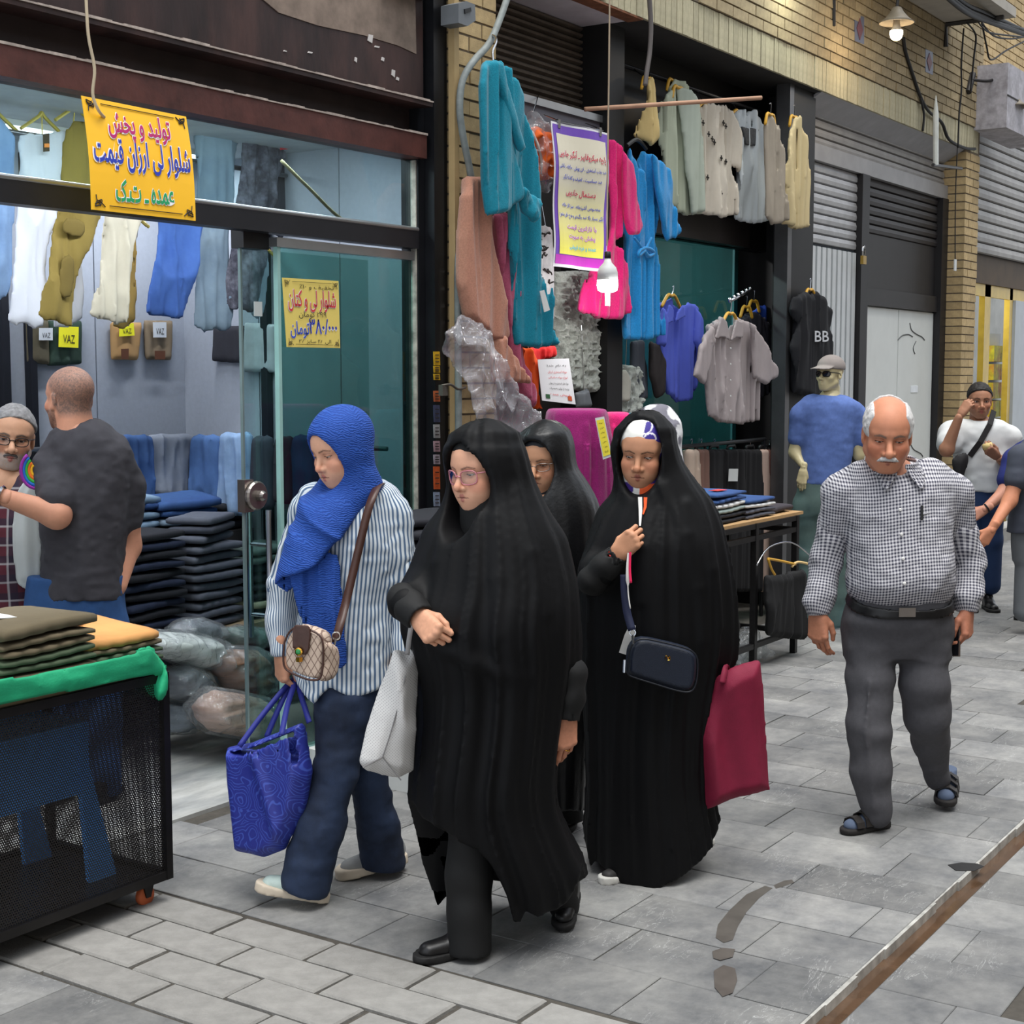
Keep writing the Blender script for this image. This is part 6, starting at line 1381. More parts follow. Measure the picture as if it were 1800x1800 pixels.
mo = lambda p: (lambda q: (np.minimum(rcone(q, (0.002,0.097,-0.053),(0.018,0.092,-0.057),0.0055,0.0055), rcone(q, (0.018,0.092,-0.057),(0.030,0.080,-0.068),0.0055,0.002)) + 0.0008 * (vnoise(q * [500,150,150]) - 0.5)) * 1.08 * 0.8)(np.abs((p - c) @ R / 1.08 * [1,0,0]) + (p - c) @ R / 1.08 * [0,1,1])
sdf_cloth('moustache', mo, *bounds([c + R @ np.array([0,0.1,-0.06])], 0.065),0.003, M('grey_moustache', (96,90,88),0.9, var=0.3, scale=90), m7)
glasses(m7, c, R, 1.08, M('dark_frame_specs', (40,32,30),0.35), LENS, 0.0245,0.016,0.099,0.0018,-0.004)
def plaid_mat():
 m, nt, b = _nodes('red_plaid'); L = nt.links; tc = _N(nt, 'ShaderNodeTexCoord'); sp = _N(nt, 'ShaderNodeSeparateXYZ'); L.new(tc.outputs['UV'], sp.inputs[0])
 def band(o, per, ph, lo_, hi_):
  a = _N(nt, 'ShaderNodeMath', operation='MULTIPLY_ADD'); a.inputs[1].default_value = 2 * math.pi / per; a.inputs[2].default_value = ph; L.new(o, a.inputs[0]); s_ = _N(nt, 'ShaderNodeMath', operation='SINE'); L.new(a.outputs[0], s_.inputs[0])
  r = _N(nt, 'ShaderNodeMapRange'); r.inputs['From Min'].default_value = lo_; r.inputs['From Max'].default_value = hi_; L.new(s_.outputs[0], r.inputs['Value']); return r.outputs[0]
 cur = None
 c0 = list(lin((92,36,48))) + [1]
 for o, per, ph, lo_, hi_, rgb, k in (('X', 0.075,0,0.0,0.2,(36,34,52),0.7),('Y', 0.075,0,0.0,0.2,(36,34,52),0.7),('X', 0.075,1.2,0.90,0.99,(206,200,200),0.5),('Y', 0.075,1.2,0.90,0.99,(206,200,200),0.5)):
  mu = _N(nt, 'ShaderNodeMath', operation='MULTIPLY'); mu.inputs[1].default_value = k; L.new(band(sp.outputs[o], per, ph, lo_, hi_), mu.inputs[0])
  mx = _N(nt, 'ShaderNodeMix', data_type='RGBA'); mx.inputs[7].default_value = list(lin(rgb)) + [1]; L.new(mu.outputs[0], mx.inputs[0])
  if cur is None: mx.inputs[6].default_value = c0
  else: L.new(cur, mx.inputs[6])
  cur = mx.outputs[2]
 L.new(cur, b.inputs['Base Color']); b.inputs['Roughness'].default_value = 0.9; return m
PLAID = plaid_mat()
Tq = prof_rows(fr, [(836,-25,50,0.08,0),(860,-50,72,0.11,0),(900,-62,84,0.14,0),(980,-62,84,0.15,0.01),(1060,-64,82,0.15,0.01),(1100,-62,80,0.15,0.01)])
shirt_torso(m7, 'shirt', fr, Tq, [([J(-30,865), J(-60,885), J(-72,980), J(-42,1036,-0.1)], [0.09,0.08,0.065,0.05]),([J(40,865), J(60,885), J(66,980), J(42,1036,0.1)], [0.09,0.08,0.065,0.05])], PLAID, 0.010,0.008, lambda V: fr.uvw(V)[:, :2])
def jn(p):
 d = None
 for x in (-25,38): g = onD(x, 1090, Ds); e = chain(p, [g, g * [1,1,0] + [0,0,0.5], g * [1,1,0] + [0,0,0.06]], [0.14,0.09,0.075], 0.03); d = e if d is None else smin(d, e, 0.04)
 return d
lo, hi = pxbox(-80,1060,90,1150, Ds - 0.2, Ds + 0.2); lo[2] = 0.03; sdf_cloth('trousers', jn, lo, hi, 0.014, M('dark_trousers', (38,38,44),0.9), m7)
for x in (-25,38): g = onD(x, 1120, Ds); shoe(m7, g[:2] - FWD[:2] * -0.08, g[:2] - FWD[:2] * 0.18, zfl, zfl, (BLACK_LEATHER, BLACK_SOLE))
# ---------------- man in a white t-shirt eating, with a black shoulder bag
Dw = 10.9; fr = frameD(Dw); J = lambda x, y, dd=0.0: onD(x, y, Dw + dd)
base = J(1715,900)
m8 = thing('person', 'man in white t-shirt and jeans with a black sling bag, eating', 'person', (base[0], base[1], 0.0))
c = J(1722,704,0.0); R = head_axes(8,4,0)
S = dict(skin=(170,122,96), beard=(60,50,46), beard_k=0.35, scale=1.08, jaw=1.03, eye_up=0.0022, gaze=(0,0), brow_w=0.0036, neck=0.055)
hp = make_head(c, R, S, h=0.0045)
s1, e1, q1 = J(1672,765,0.0), J(1664,790,-0.15), J(1690,727,-0.22); s2, e2, q2 = J(1772,770,0.0), J(1772,818,0.02), J(1752,802,-0.22)
h1 = make_hand(q1, UPV * 0.8 + RGT * 0.5,-FWD * 0.6 - RGT * 0.6, [(50,60,40)] * 4,1.0,-1,0.6,(170,122,96), h=0.004)
h2 = make_hand(q2,-RGT * 0.7 + UPV * 0.5 - FWD * 0.3,-UPV * 0.5 - FWD * 0.6, [(50,60,40)] * 4,1.0,1,0.6,(150,106,84), h=0.004)
body_mesh(m8, hp + [h1[:3], h2[:3]], [([c + R @ [0,-0.05,-0.12], J(1725,760), J(1722,840), J(1720,870)], [0.055,0.11,0.12,0.12]),([J(1715,762), s1, e1, h1[3]((0,-0.03,0))], [0.08,0.06,0.05,0.03]),([J(1730,762), s2, e2, h2[3]((0,-0.03,0))], [0.08,0.06,0.05,0.03]),([J(1705,875), J(1705,1020)], [0.09,0.045]),([J(1738,875), J(1738,1020)], [0.09,0.045])], (170,122,96), h=0.014)
hair_cap(m8, c, R, 1.08, dict(hairline=-0.004), M('dark_hair', (26,22,20),0.7, var=0.2),0.008, h=0.006)
Tw = prof_rows(fr, [(738,1706,1744,0.08,0),(746,1694,1760,0.11,0),(762,1680,1774,0.13,0),(800,1678,1772,0.14,0.0),(840,1680,1766,0.14,0),(862,1682,1764,0.14,0)])
shirt_torso(m8, 't_shirt', fr, Tw, [([J(1695,760), s1, s1 * 0.4 + e1 * 0.6], [0.10,0.095,0.09]),([J(1752,762), s2, s2 * 0.3 + e2 * 0.7], [0.10,0.09,0.085])], M('white_tee', (206,208,208),0.9, var=0.06, bump=0.1),0.012,0.010, wf=8)
Tx = prof_rows(fr, [(855,1684,1762,0.13,0),(880,1682,1764,0.13,0),(900,1684,1762,0.12,0)])
def jn(p):
 d, du, dw, z = prof_fn(p, fr, Tx)
 for x in (1703,1741): d = smin(d, chain(p, [J(x, 890), J(x, 950), J(x, 1028)], [0.10,0.085,0.075], 0.03),0.04)
 return d
sdf_cloth('jeans', jn, *pxbox(1670,850,1775,1040, Dw - 0.2, Dw + 0.2),0.014, M('navy_jeans', (32,54,92),0.85, var=0.15), m8)
g1, g2 = J(1703,900), J(1741,900)
for g in (g1, g2): shoe(m8, g[:2] + FWD[:2] * 0.06, g[:2] - FWD[:2] * 0.2,0,0,(BLACK_LEATHER, BLACK_SOLE))
sb = thing('shoulder_bag', 'black sling bag hanging on the man in the white t-shirt', 'bag', J(1690,840,-0.2) * [1,1,0] + [0,0, J(1690,838)[2]])
strip('strap', [on_front(fr, Tw, x, y, 0.02) for x, y in ((1742,722),(1730,745),(1712,775),(1695,800))], 0.04, M('black_nylon', (26,24,26),0.7), sb, th=0.006)
cloth('pouch', frameD(Dw - 0.2), [(1674,806),(1698,795),(1702,812),(1694,835),(1690,850),(1680,845),(1676,825)], 0.05, M('black_nylon', (26,24,26),0.7), sb, h=0.014)
sw = MB(); q = h2[3]((0,0.09,-0.03)); sw.lathe([(0.0,-0.03),(0.03,-0.02),(0.04,0.0),(0.035,0.025),(0.0,0.035)], q, (0,0.3,1),12); o = sw.build('sandwich', M('bread', (214,190,130),0.9, var=0.2, bump=0.3), None, True); tag(o, 'pale round sandwich in the hand of the man in white', 'food')
# ---------------- men cut by the edge of the picture
Dr = 9.9; fr = frameD(Dr); J = lambda x, y, dd=0.0: onD(x, y, Dr + dd)
ft_ = onZ(1798,1090)
m9 = thing('person', 'man in slate t-shirt and grey trousers walking off with a phone', 'person', (ft_[0], ft_[1], 0))
c = J(1845,690); R = head_axes(60,5,0); hp = make_head(c, R, dict(skin=(190,130,100), beard=(50,40,36), beard_k=0.8, scale=1.05), h=0.005)
s1, e1, q1 = J(1798,805,-0.05), J(1775,880,-0.12), J(1742,932,-0.24)
h1 = make_hand(q1,-RGT * 0.5 - UPV * 0.75,-FWD * 0.8 + RGT * 0.2, [(30,40,30)] * 4,1.05,1,0.4,(206,138,106), h=0.004)
body_mesh(m9, hp + [h1[:3]], [([c + R @ [0,-0.05,-0.12], J(1845,790), J(1840,900), J(1840,950)], [0.055,0.11,0.12,0.12]),([J(1830,795), s1, e1, q1], [0.08,0.06,0.046,0.03]),([J(1850,795), J(1890,805), J(1900,900)], [0.08,0.06,0.05]),([J(1815,960), J(1800,1070,-0.05)], [0.09,0.04]),([J(1850,960), J(1870,1070)], [0.09,0.04])], (206,138,106), h=0.014)
hair_cap(m9, c, R, 1.05, dict(hairline=0.0), M('dark_hair', (26,22,20),0.7, var=0.2),0.014, h=0.007)
Tz = prof_rows(fr, [(765,1815,1870,0.09,0),(785,1795,1890,0.12,0),(850,1785,1895,0.14,0),(935,1774,1892,0.14,0)])
SLT = M('slate_tee', (70,74,86),0.9, var=0.08)
shirt_torso(m9, 't_shirt', fr, Tz, [([J(1818,795), s1, s1 * 0.5 + e1 * 0.5], [0.10,0.09,0.08]),([J(1868,795), J(1890,815)], [0.10,0.08])], SLT, 0.013,0.008, wf=8)
strip('chest_stripe', [on_front(fr, Tz, x, y, 0.02) for x, y in ((1784,802),(1800,797),(1815,795))], 0.035, M('white_print', (224,226,230),0.8), m9, th=0.004)
strip('sleeve_lettering', [on_front(fr, Tz, 1793, y, 0.03) for y in (820,840,864)], 0.02, M('white_print', (224,226,230),0.8), m9, th=0.004)
Tg = prof_rows(fr, [(925,1778,1890,0.13,0),(960,1778,1890,0.13,0),(985,1782,1888,0.12,0)])
def jn(p):
 d, du, dw, z = prof_fn(p, fr, Tg)
 d = smin(d, chain(p, [J(1812,970), J(1800,1075,-0.05)], [0.10,0.07], 0.03),0.04); d = smin(d, chain(p, [J(1855,970), J(1875,1075)], [0.10,0.07], 0.03),0.04); return d
sdf_cloth('trousers', jn, *pxbox(1760,915,1910,1090, Dr - 0.25, Dr + 0.2),0.014, M('grey_sweatpants', (104,108,112),0.9, var=0.1), m9)
g = onZ(1796,1086); shoe(m9, g[:2] + RGT[:2] * 0.12, g[:2] - RGT[:2] * 0.08 - FWD[:2] * 0.1,0,0,(BLACK_LEATHER, BLACK_SOLE)); g = onZ(1872,1082); shoe(m9, g[:2] + RGT[:2] * 0.12, g[:2] - RGT[:2] * 0.08 - FWD[:2] * 0.1,0,0,(BLACK_LEATHER, BLACK_SOLE))
q = h1[3]((0.02,0.11,-0.04)); b = MB(); b.prism([q + RGT * u + UPV * v for u, v in ((-0.05,-0.055),(0.035,-0.02),(0.045,0.03),(-0.045,-0.005))], -FWD * 0.01); o = b.build('phone', M('phone_screen', (16,16,20),0.1), None); tag(o, 'black phone in the hand of the man in the slate t-shirt', 'phone')
# his companion behind
Dc = 10.5; fr = frameD(Dc); J = lambda x, y, dd=0.0: onD(x, y, Dc + dd)
m10 = thing('person', 'man in dark blue t-shirt with a black wristband, behind the man in slate', 'person', J(1815,900) * [1,1,0])
c = J(1830,705); R = head_axes(40,5,0); hp = make_head(c, R, dict(skin=(186,134,108), scale=1.03), h=0.006)
s1, e1, q1 = J(1786,810,-0.02), J(1765,865,-0.1), J(1730,896,-0.2)
h1 = make_hand(q1,-RGT * 0.8 - UPV * 0.45,-FWD * 0.8 + UPV * 0.3, [(50,60,40)] * 4,1.0,1,0.4,(190,134,112), h=0.004)
body_mesh(m10, hp + [h1[:3]], [([c + R @ [0,-0.05,-0.12], J(1826,790), J(1824,900), J(1824,940)], [0.055,0.11,0.12,0.12]),([J(1818,795), s1, e1, q1], [0.08,0.06,0.045,0.03]),([J(1810,950), J(1808,1040)], [0.09,0.05]),([J(1840,950), J(1842,1040)], [0.09,0.05])], (190,134,112), h=0.014)
hair_cap(m10, c, R, 1.03, dict(hairline=0.0), M('dark_hair', (26,22,20),0.7, var=0.2),0.014, h=0.008)
Tz = prof_rows(fr, [(775,1805,1850,0.09,0),(792,1785,1868,0.12,0),(850,1782,1870,0.13,0),(930,1782,1868,0.13,0)])
shirt_torso(m10, 't_shirt', fr, Tz, [([J(1804,800), s1, s1 * 0.4 + e1 * 0.6], [0.10,0.09,0.08])], M('navy_tee', (34,44,110),0.9, var=0.08),0.014,0.006, wf=8)
def jn(p):
 d = chain(p, [J(1810,925), J(1808,1045)], [0.12,0.07], 0.03); return smin(d, chain(p, [J(1842,925), J(1844,1045)], [0.12,0.07], 0.03),0.04)
sdf_cloth('trousers', jn, *pxbox(1775,910,1880,1065, Dc - 0.2, Dc + 0.2),0.016, M('dark_trousers', (38,38,44),0.9), m10)
for x in (1808,1844): g = J(x, 900); shoe(m10, g[:2] + FWD[:2] * 0.05, g[:2] - FWD[:2] * 0.2,0,0,(BLACK_LEATHER, BLACK_SOLE))
wt = MB(); ring(wt, h1[3]((0,-0.02,0)), h1[3]((0,1,0)) - h1[3]((0,0,0)),0.03,0.006); wt.build('wristband', M('black_plastic', (18,18,20),0.5), m10)
# ================================================================ JEANS SHOP: signs, hanging trousers, stacks, bundles, cart
def quad(c4):
 """bilinear patch from corners TL, TR, BR, BL (world); returns warp(u,v,w)"""
 TL, TR, BR, BL = [np.asarray(q, float) for q in c4]; n = unit(np.cross(BR - BL, TL - BL))
 if n @ -FWD < 0: n = -n
 def warp(u, v, w=0.0, bow=0.0):
  u = np.asarray(u, float)[..., None]; v = np.asarray(v, float)[..., None]
  return TL * (1 - u) * v + TR * u * v + BR * u * (1 - v) + BL * (1 - u) * (1 - v) + n * w
 return warp, n
def board(name, warp, n, mat, parent, t=0.004, nu=10, nv=10, bend=None):
 U, V_ = np.meshgrid(np.linspace(0,1, nu), np.linspace(0,1, nv), indexing='ij'); A = warp(U.ravel(), V_.ravel(),0.0); B = warp(U.ravel(), V_.ravel(),-t); k = nu * nv
 Fc = []
 for i in range(nu - 1):
  for j in range(nv - 1): a = i * nv + j; Fc += [(a, a + nv, a + nv + 1, a + 1),(k + a + 1, k + a + nv + 1, k + a + nv, k + a)]
 for i in range(nu - 1): Fc += [(i * nv, k + i * nv, k + (i + 1) * nv, (i + 1) * nv),(i * nv + nv - 1,(i + 1) * nv + nv - 1, k + (i + 1) * nv + nv - 1, k + i * nv + nv - 1)]
 for j in range(nv - 1): Fc += [(j, j + 1, k + j + 1, k + j),((nu - 1) * nv + j, k + (nu - 1) * nv + j, k + (nu - 1) * nv + j + 1,(nu - 1) * nv + j + 1)]
 return mesh_obj(name, np.concatenate([A, B]), Fc, mat, parent, False, uv=np.tile(np.stack([U.ravel(), V_.ravel()], 1),(2,1)))
def words(t, parent, warp, box, mat, outline=None, w=0.003, bold=0.012, fa=True, rot=0.0, shear=0.0):
 if outline is not None:
  du, dv = (box[1] - box[0]) * 0.012,(box[3] - box[2]) * 0.03
  lettering('lettering_outline', t, None, (box[0] - du, box[1] + du, box[2] - dv, box[3] + dv), outline, parent, w, fa, bold + 0.03, warp, shear, rot)
 lettering('lettering', t, None, box, mat, parent, w + 0.0012, fa, bold, warp, shear, rot)
def bent(warp, amt, n):
 return lambda u, v, w=0.0: warp(u, v, w) + n * (amt * np.sin(np.pi * np.asarray(v, float)))[..., None]
OUTW = M('print_white', (240,238,236),0.7, var=0.02); INKM = M('print_magenta', (176,28,104),0.7, var=0.02); INKB = M('print_blue', (36,58,168),0.7, var=0.02); INKG = M('print_green', (28,150,92),0.7, var=0.02); INKK = M('print_black', (40,34,30),0.7, var=0.02); INKR = M('print_red', (214,64,70),0.7, var=0.02)
# hanging yellow sign
cs = [onY(143,168,4.17), onY(327,205,4.17), onY(344,388,4.08), onY(161,368,4.08)]
wp, n = quad(cs); wb = bent(wp, 0.012, n)
sg = thing('hanging_sign', 'large yellow cloth sign with three lines of lettering hung on the jeans shop front', 'sign', cs[3])
board('panel', wb, n, M('yellow_sign', (246,186,26),0.55, var=0.05, scale=3), sg, 0.003)
for t, bx, mt in (('تولید و پخش', (0.20,0.80,0.64,0.92), INKM),('شلوار لی ارزان قیمت', (0.04,0.965,0.36,0.66), INKB),('عمده ـ تـک', (0.22,0.78,0.10,0.30), INKG)): words(t, sg, wb, bx, mt, OUTW, bold=0.02, rot=0.02)
def ornaments(root, warp, k=1.0, cnt=4):
 for (u, v, su, sv) in ((0.07,0.93,1,-1),(0.93,0.93,-1,-1),(0.07,0.07,1,1),(0.93,0.07,-1,1))[:cnt]:
  b = MB()
  for a, q in enumerate((((0,0),(0.05,0.02),(0.06,0.06),(0.02,0.05),(0.01,0.10)),((0,0),(0.02,0.05),(0.06,0.03),(0.09,0.0)),((0.0,0.02),(0.03,0.035),(0.05,0.005)))):
   b.tube(spline([warp(u + su * (x - 0.04), v + sv * (y - 0.04),0.003) for x, y in q], 4),0.0022 * k, 4)
  b.build('ornament', INKK, root)
 for v in (0.955,0.045):
  b = MB(); b.tube([warp(0.16, v, 0.003), warp(0.86, v, 0.003)], 0.0016 * k, 4); b.build('border_line', INKK, root)
ornaments(sg, wb)
b = MB(); b.tube(spline([onY(150,-30,4.12), onY(155,60,4.12), onY(166,120,4.12), onY(163,165,4.13), onY(172,192,4.13), onY(183,206,4.15)], 6),0.006,6); o = b.build('cord', M('beige_cord', (196,178,150),0.8), None, True); tag(o, 'beige cord hanging in front of the brown steel lintel', 'cord')
# price sign stuck to the glass
cs = [onY(496,488,4.28), onY(595,494,4.28), onY(598,612,4.28), onY(504,610,4.28)]; wp, n = quad(cs)
s2 = thing('price_sign', 'yellow price sign stuck on the glass door beside the entrance', 'sign', cs[3])
board('panel', wp, n, M('pale_yellow_sign', (236,212,112),0.5, var=0.03), s2,0.002,3,3)
for t, bx, mt in (('شلوار لی و کتان', (0.07,0.93,0.52,0.84), INKR),('۳۸۰/۰۰۰', (0.42,0.94,0.20,0.44), M('print_navy', (30,54,176),0.7)),('تومان', (0.08,0.42,0.13,0.38), M('print_navy2', (60,86,190),0.7))): words(t, s2, wp, bx, mt, OUTW, 0.002,0.012)
lettering('handwriting', 'تخفیف و ۱۰٪', None, (0.28,0.9,0.84,0.92), INKK, s2,0.003, True, 0.0, wp); lettering('handwriting', '۲۹۹ تومان', None, (0.24,0.74,0.42,0.53), INKK, s2,0.0045, True, 0.0, wp); lettering('handwriting', 'الی ۴۸ سایز ۳۸', None, (0.22,0.82,0.05,0.12), INKK, s2,0.003, True, 0.0, wp)
ornaments(s2, wp, 0.5)
b = MB(); p = onY(454,543,4.345); b.box((p[0] - 0.022,4.343, p[2] - 0.03),(p[0] + 0.022,4.35, p[2] + 0.03)); o = b.build('paper_note', WHITE); tag(o, 'small blank white note on the glass door edge', 'note')
# trousers hanging behind the front glass
def denim(name, c1, c2, sc=5, var=0.2): return M(name, c1,0.88, var=var, scale=sc, bump=0.2, bscale=400, rgb2=c2)
HP = frameY(5.25)
def z3(*pts): return [(x / 3.0, y / 3.0) for x, y in pts]
hang = [
 ('light blue denim trousers', z3((-90,640),(40,690),(70,800),(60,1200),(50,1540),(-90,1520)), denim('light_blue_denim', (122,152,190),(98,128,170)),0.0, 'light blue ripped jeans hanging beside the white trousers'),
 ('white', z3((105,705),(220,715),(340,690),(325,850),(300,950),(285,1150),(250,1300),(222,1715),(120,1700),(40,1690),(75,1350),(90,1080),(92,850)), M('white_cotton', (206,210,220),0.9, var=0.05, bump=0.15),0.0, 'white trousers with a black tag on a gold hanger'),
 ('white2', z3((400,1290),(440,1200),(495,1200),(498,1400),(500,1675),(350,1722),(370,1560)), M('white_cotton', (206,210,220)),-0.10, 'white trouser leg hanging behind olive cargo trousers'),
 ('olive', z3((320,690),(430,640),(470,800),(492,1150),(440,1310),(390,1420),(365,1600),(350,1722),(260,1690),(182,1664),(230,1430),(262,1240),(300,950)), M('olive_twill', (134,116,58),0.9, var=0.1, bump=0.15, bscale=300),0.03, 'olive cargo trousers hanging beside white trousers'),
 ('cream', z3((520,1100),(630,1120),(728,1130),(722,1180),(690,1270),(660,1450),(635,1702),(540,1690),(455,1660),(490,1500),(512,1380),(520,1250)), M('cream_twill', (196,190,172),0.9, var=0.08, bump=0.15),0.03, 'cream trousers hanging below the large yellow sign'),
 ('khaki', z3((700,1150),(750,1180),(752,1400),(745,1690),(640,1722),(650,1560),(665,1430),(690,1260)), M('khaki_twill', (150,124,66),0.9, var=0.1, bump=0.15),-0.06, 'khaki cargo trousers behind the cream trousers'),
 ('ivory', z3((755,1160),(815,1160),(812,1300),(790,1420),(778,1690),(750,1680),(756,1400)), M('cream_twill', (196,190,172)),-0.12, 'narrow strip of ivory trousers between khaki and blue jeans'),
 ('blue', z3((815,1120),(930,1140),(1030,1160),(1030,1260),(1012,1400),(975,1560),(940,1678),(840,1668),(735,1650),(760,1480),(790,1330),(808,1220)), denim('bright_blue_denim', (48,82,150),(72,108,176),3),0.03, 'bright blue jeans hanging below the corner of the yellow sign'),
 ('lightwash', z3((1035,635),(1140,660),(1260,685),(1250,800),(1218,1050),(1200,1250),(1208,1500),(1215,1728),(1120,1735),(1030,1722),(1028,1300),(1030,900)), denim('washed_denim', (120,138,152),(96,116,136),4),0.0, 'washed grey-blue jeans hanging next to acid-washed black jeans'),
 ('acid', z3((1275,700),(1380,740),(1482,800),(1450,950),(1400,1230),(1370,1450),(1325,1642),(1240,1630),(1155,1610),(1185,1400),(1215,1100),(1250,850)), M('acid_black_denim', (58,58,70),0.9, var=0.5, scale=22, bump=0.3, bscale=200, rgb2=(106,106,118)),0.02, 'acid-washed black jeans with a red tag'),
 ('darkgrey', z3((1500,770),(1590,790),(1600,1000),(1585,1240),(1480,1220),(1460,1050)), denim('dark_grey_denim', (66,68,80),(50,52,62)),-0.08, 'dark grey jeans behind the transom glass by the post'),
 ('darkgrey2', z3((1640,790),(1790,830),(1800,1120),(1760,1260),(1650,1230),(1630,1000)), denim('blue_black_denim', (40,46,62),(30,34,46)),-0.05, 'blue-black jeans hanging highest behind the fixed pane'),
 ('pale', z3((1425,1320),(1475,1330),(1470,1500),(1450,1665),(1390,1655),(1400,1500)), denim('pale_denim', (150,166,180),(130,148,164)),-0.10, 'pale jeans seen through the edge of the sliding door'),
]
GRP = 'trousers hanging in the jeans shop'
hrod = MB(); hrod.tube([(2.2,5.25,2.74),(5.8,5.25,2.74)], 0.012,8); o = hrod.build('clothes_rail', M('steel_rail', (120,122,126),0.35, metal=0.8), None, True); tag(o, 'steel clothes rail under the ceiling of the jeans shop', 'rail')
for i, (nm, px_, mt, w0, lb) in enumerate(hang):
 t = cloth('hanging_trousers', HP, px_, 0.016, mt, None, h=0.011, fold=0.016, fs=(13,3.5), seed=i * 1.7, edge=0.03, w0=w0, label=lb, cat='trousers', group=GRP)
 P2 = np.array([HP.px(*q) for q in px_]); top = P2[P2[:, 1] > P2[:, 1].max() - 0.08].mean(0)
 if top[1] > 2.2:
  b = MB(); p0 = HP.P(top[0], P2[:, 1].max() - 0.01, w0); b.tube(spline([p0 + [-0.11,0,-0.01], p0 + [-0.02,0,0.05], p0 + [0,0,0.07], p0 + [0.02,0,0.05], p0 + [0.11,0,-0.01]], 5),0.008,6); b.tube([p0 + [0,0,0.07], [p0[0], 5.25,2.74]], 0.003,6)
  b.build('hanger', M('gold_hanger', (188,168,84),0.4, metal=0.3), t)
# pockets, tags
def flat(name, fr_, px_, mat, parent=None, w=0.05, t=0.003, **kw):
 b = MB(); b.prism([fr_.P(*fr_.px(*q), w) for q in px_][::-1], fr_.w * t); o = b.build(name, mat, parent)
 return o
byl = lambda k: [o for o in bpy.data.objects if o.get('label', '').startswith(k)][0]
t1, t2 = byl('white trousers with a black tag'), byl('acid-washed black')
flat('tag', HP, z3((168,715),(200,710),(202,805),(170,808)), INKK, t1,0.07); flat('tag_print', HP, z3((172,765),(198,765),(198,785),(172,785)), M('tag_orange', (224,130,50),0.6), t1,0.074)
flat('tag', HP, z3((1418,705),(1470,705),(1468,792),(1422,798)), M('tag_red', (206,60,70),0.6), t2,0.07); flat('tag_print', HP, z3((1430,725),(1462,725),(1460,780),(1432,782)), M('tag_white', (226,220,218),0.6), t2,0.074)
OLV = M('olive_dark', (112,96,46),0.9)
oliv = byl('olive cargo')
for q in (z3((285,1360),(345,1375),(330,1560),(265,1545)), z3((290,1225),(385,1250),(400,1180),(310,1150))):
 cloth('cargo_pocket', HP, q, 0.010, OLV, oliv, h=0.01, w0=0.055)
# folded garments hung on the rear wall with paper tags
HB_ = frameY(6.03)
for i, (px_, mt, lb, tg) in enumerate([
 (z3((140,1690),(250,1690),(250,1925),(145,1910)), M('moss_twill', (84,78,62),0.9, var=0.1), 'folded brown-green trousers with white tag on the rear wall', ((177,1730),(248,1730),(248,1795),(177,1795),(206,210,216))),
 (z3((250,1690),(430,1690),(425,1920),(250,1930)), M('bottle_green_twill', (44,64,54),0.9, var=0.1), 'folded bottle-green trousers with yellow tag on the rear wall', ((282,1720),(385,1725),(383,1835),(280,1830),(240,232,40))),
 (z3((585,1700),(750,1700),(725,1900),(590,1895)), M('tan_twill', (176,138,92),0.9, var=0.1), 'folded tan trousers with yellow tag on the rear wall', ((600,1710),(675,1705),(680,1770),(600,1775),(240,232,40))),
 (z3((755,1690),(905,1690),(895,1900),(765,1895)), M('taupe_twill', (128,112,92),0.9, var=0.1), 'folded taupe trousers with white tag on the rear wall', ((778,1700),(848,1700),(848,1780),(780,1780),(206,210,216))),
 (z3((1130,1720),(1300,1720),(1295,1915),(1130,1905)), M('black_denim2', (46,46,54),0.9, var=0.2), 'black shorts with drawstring hanging on the side wall', None),
 (z3((1300,1700),(1455,1710),(1455,1965),(1292,1960)), denim('grey_white_denim', (176,180,184),(156,160,166)), 'pale grey jeans hanging on the side wall', None)]):
 t = cloth('folded_trousers', HB_ if i < 4 else frameX(5.825), px_, 0.02, mt, None, h=0.012, fold=0.008, seed=i + 20.0, edge=0.015, smooth_poly=False, label=lb, cat='trousers', group=GRP)
 fr_ = HB_ if i < 4 else frameX(5.825)
 if tg:
  flat('price_tag', fr_, z3(*tg[:4]), M('tag%d' % i, tg[4], 0.6), t, 0.04); w2_, n2_ = quad([fr_.P(*fr_.px(q[0] / 3, q[1] / 3),0.044) for q in tg[:4]])
  lettering('lettering', 'VAZ', None, (0.2,0.8,0.2,0.6), INKK, t, 0.001, False, 0.0, w2_)
 if i in (2,3): flat('leather_patch', fr_, z3((610,1840),(650,1838),(648,1895),(612,1893)) if i == 2 else z3((788,1850),(842,1850),(842,1895),(788,1895)), M('leather_patch', (96,58,40),0.6), t, 0.04)
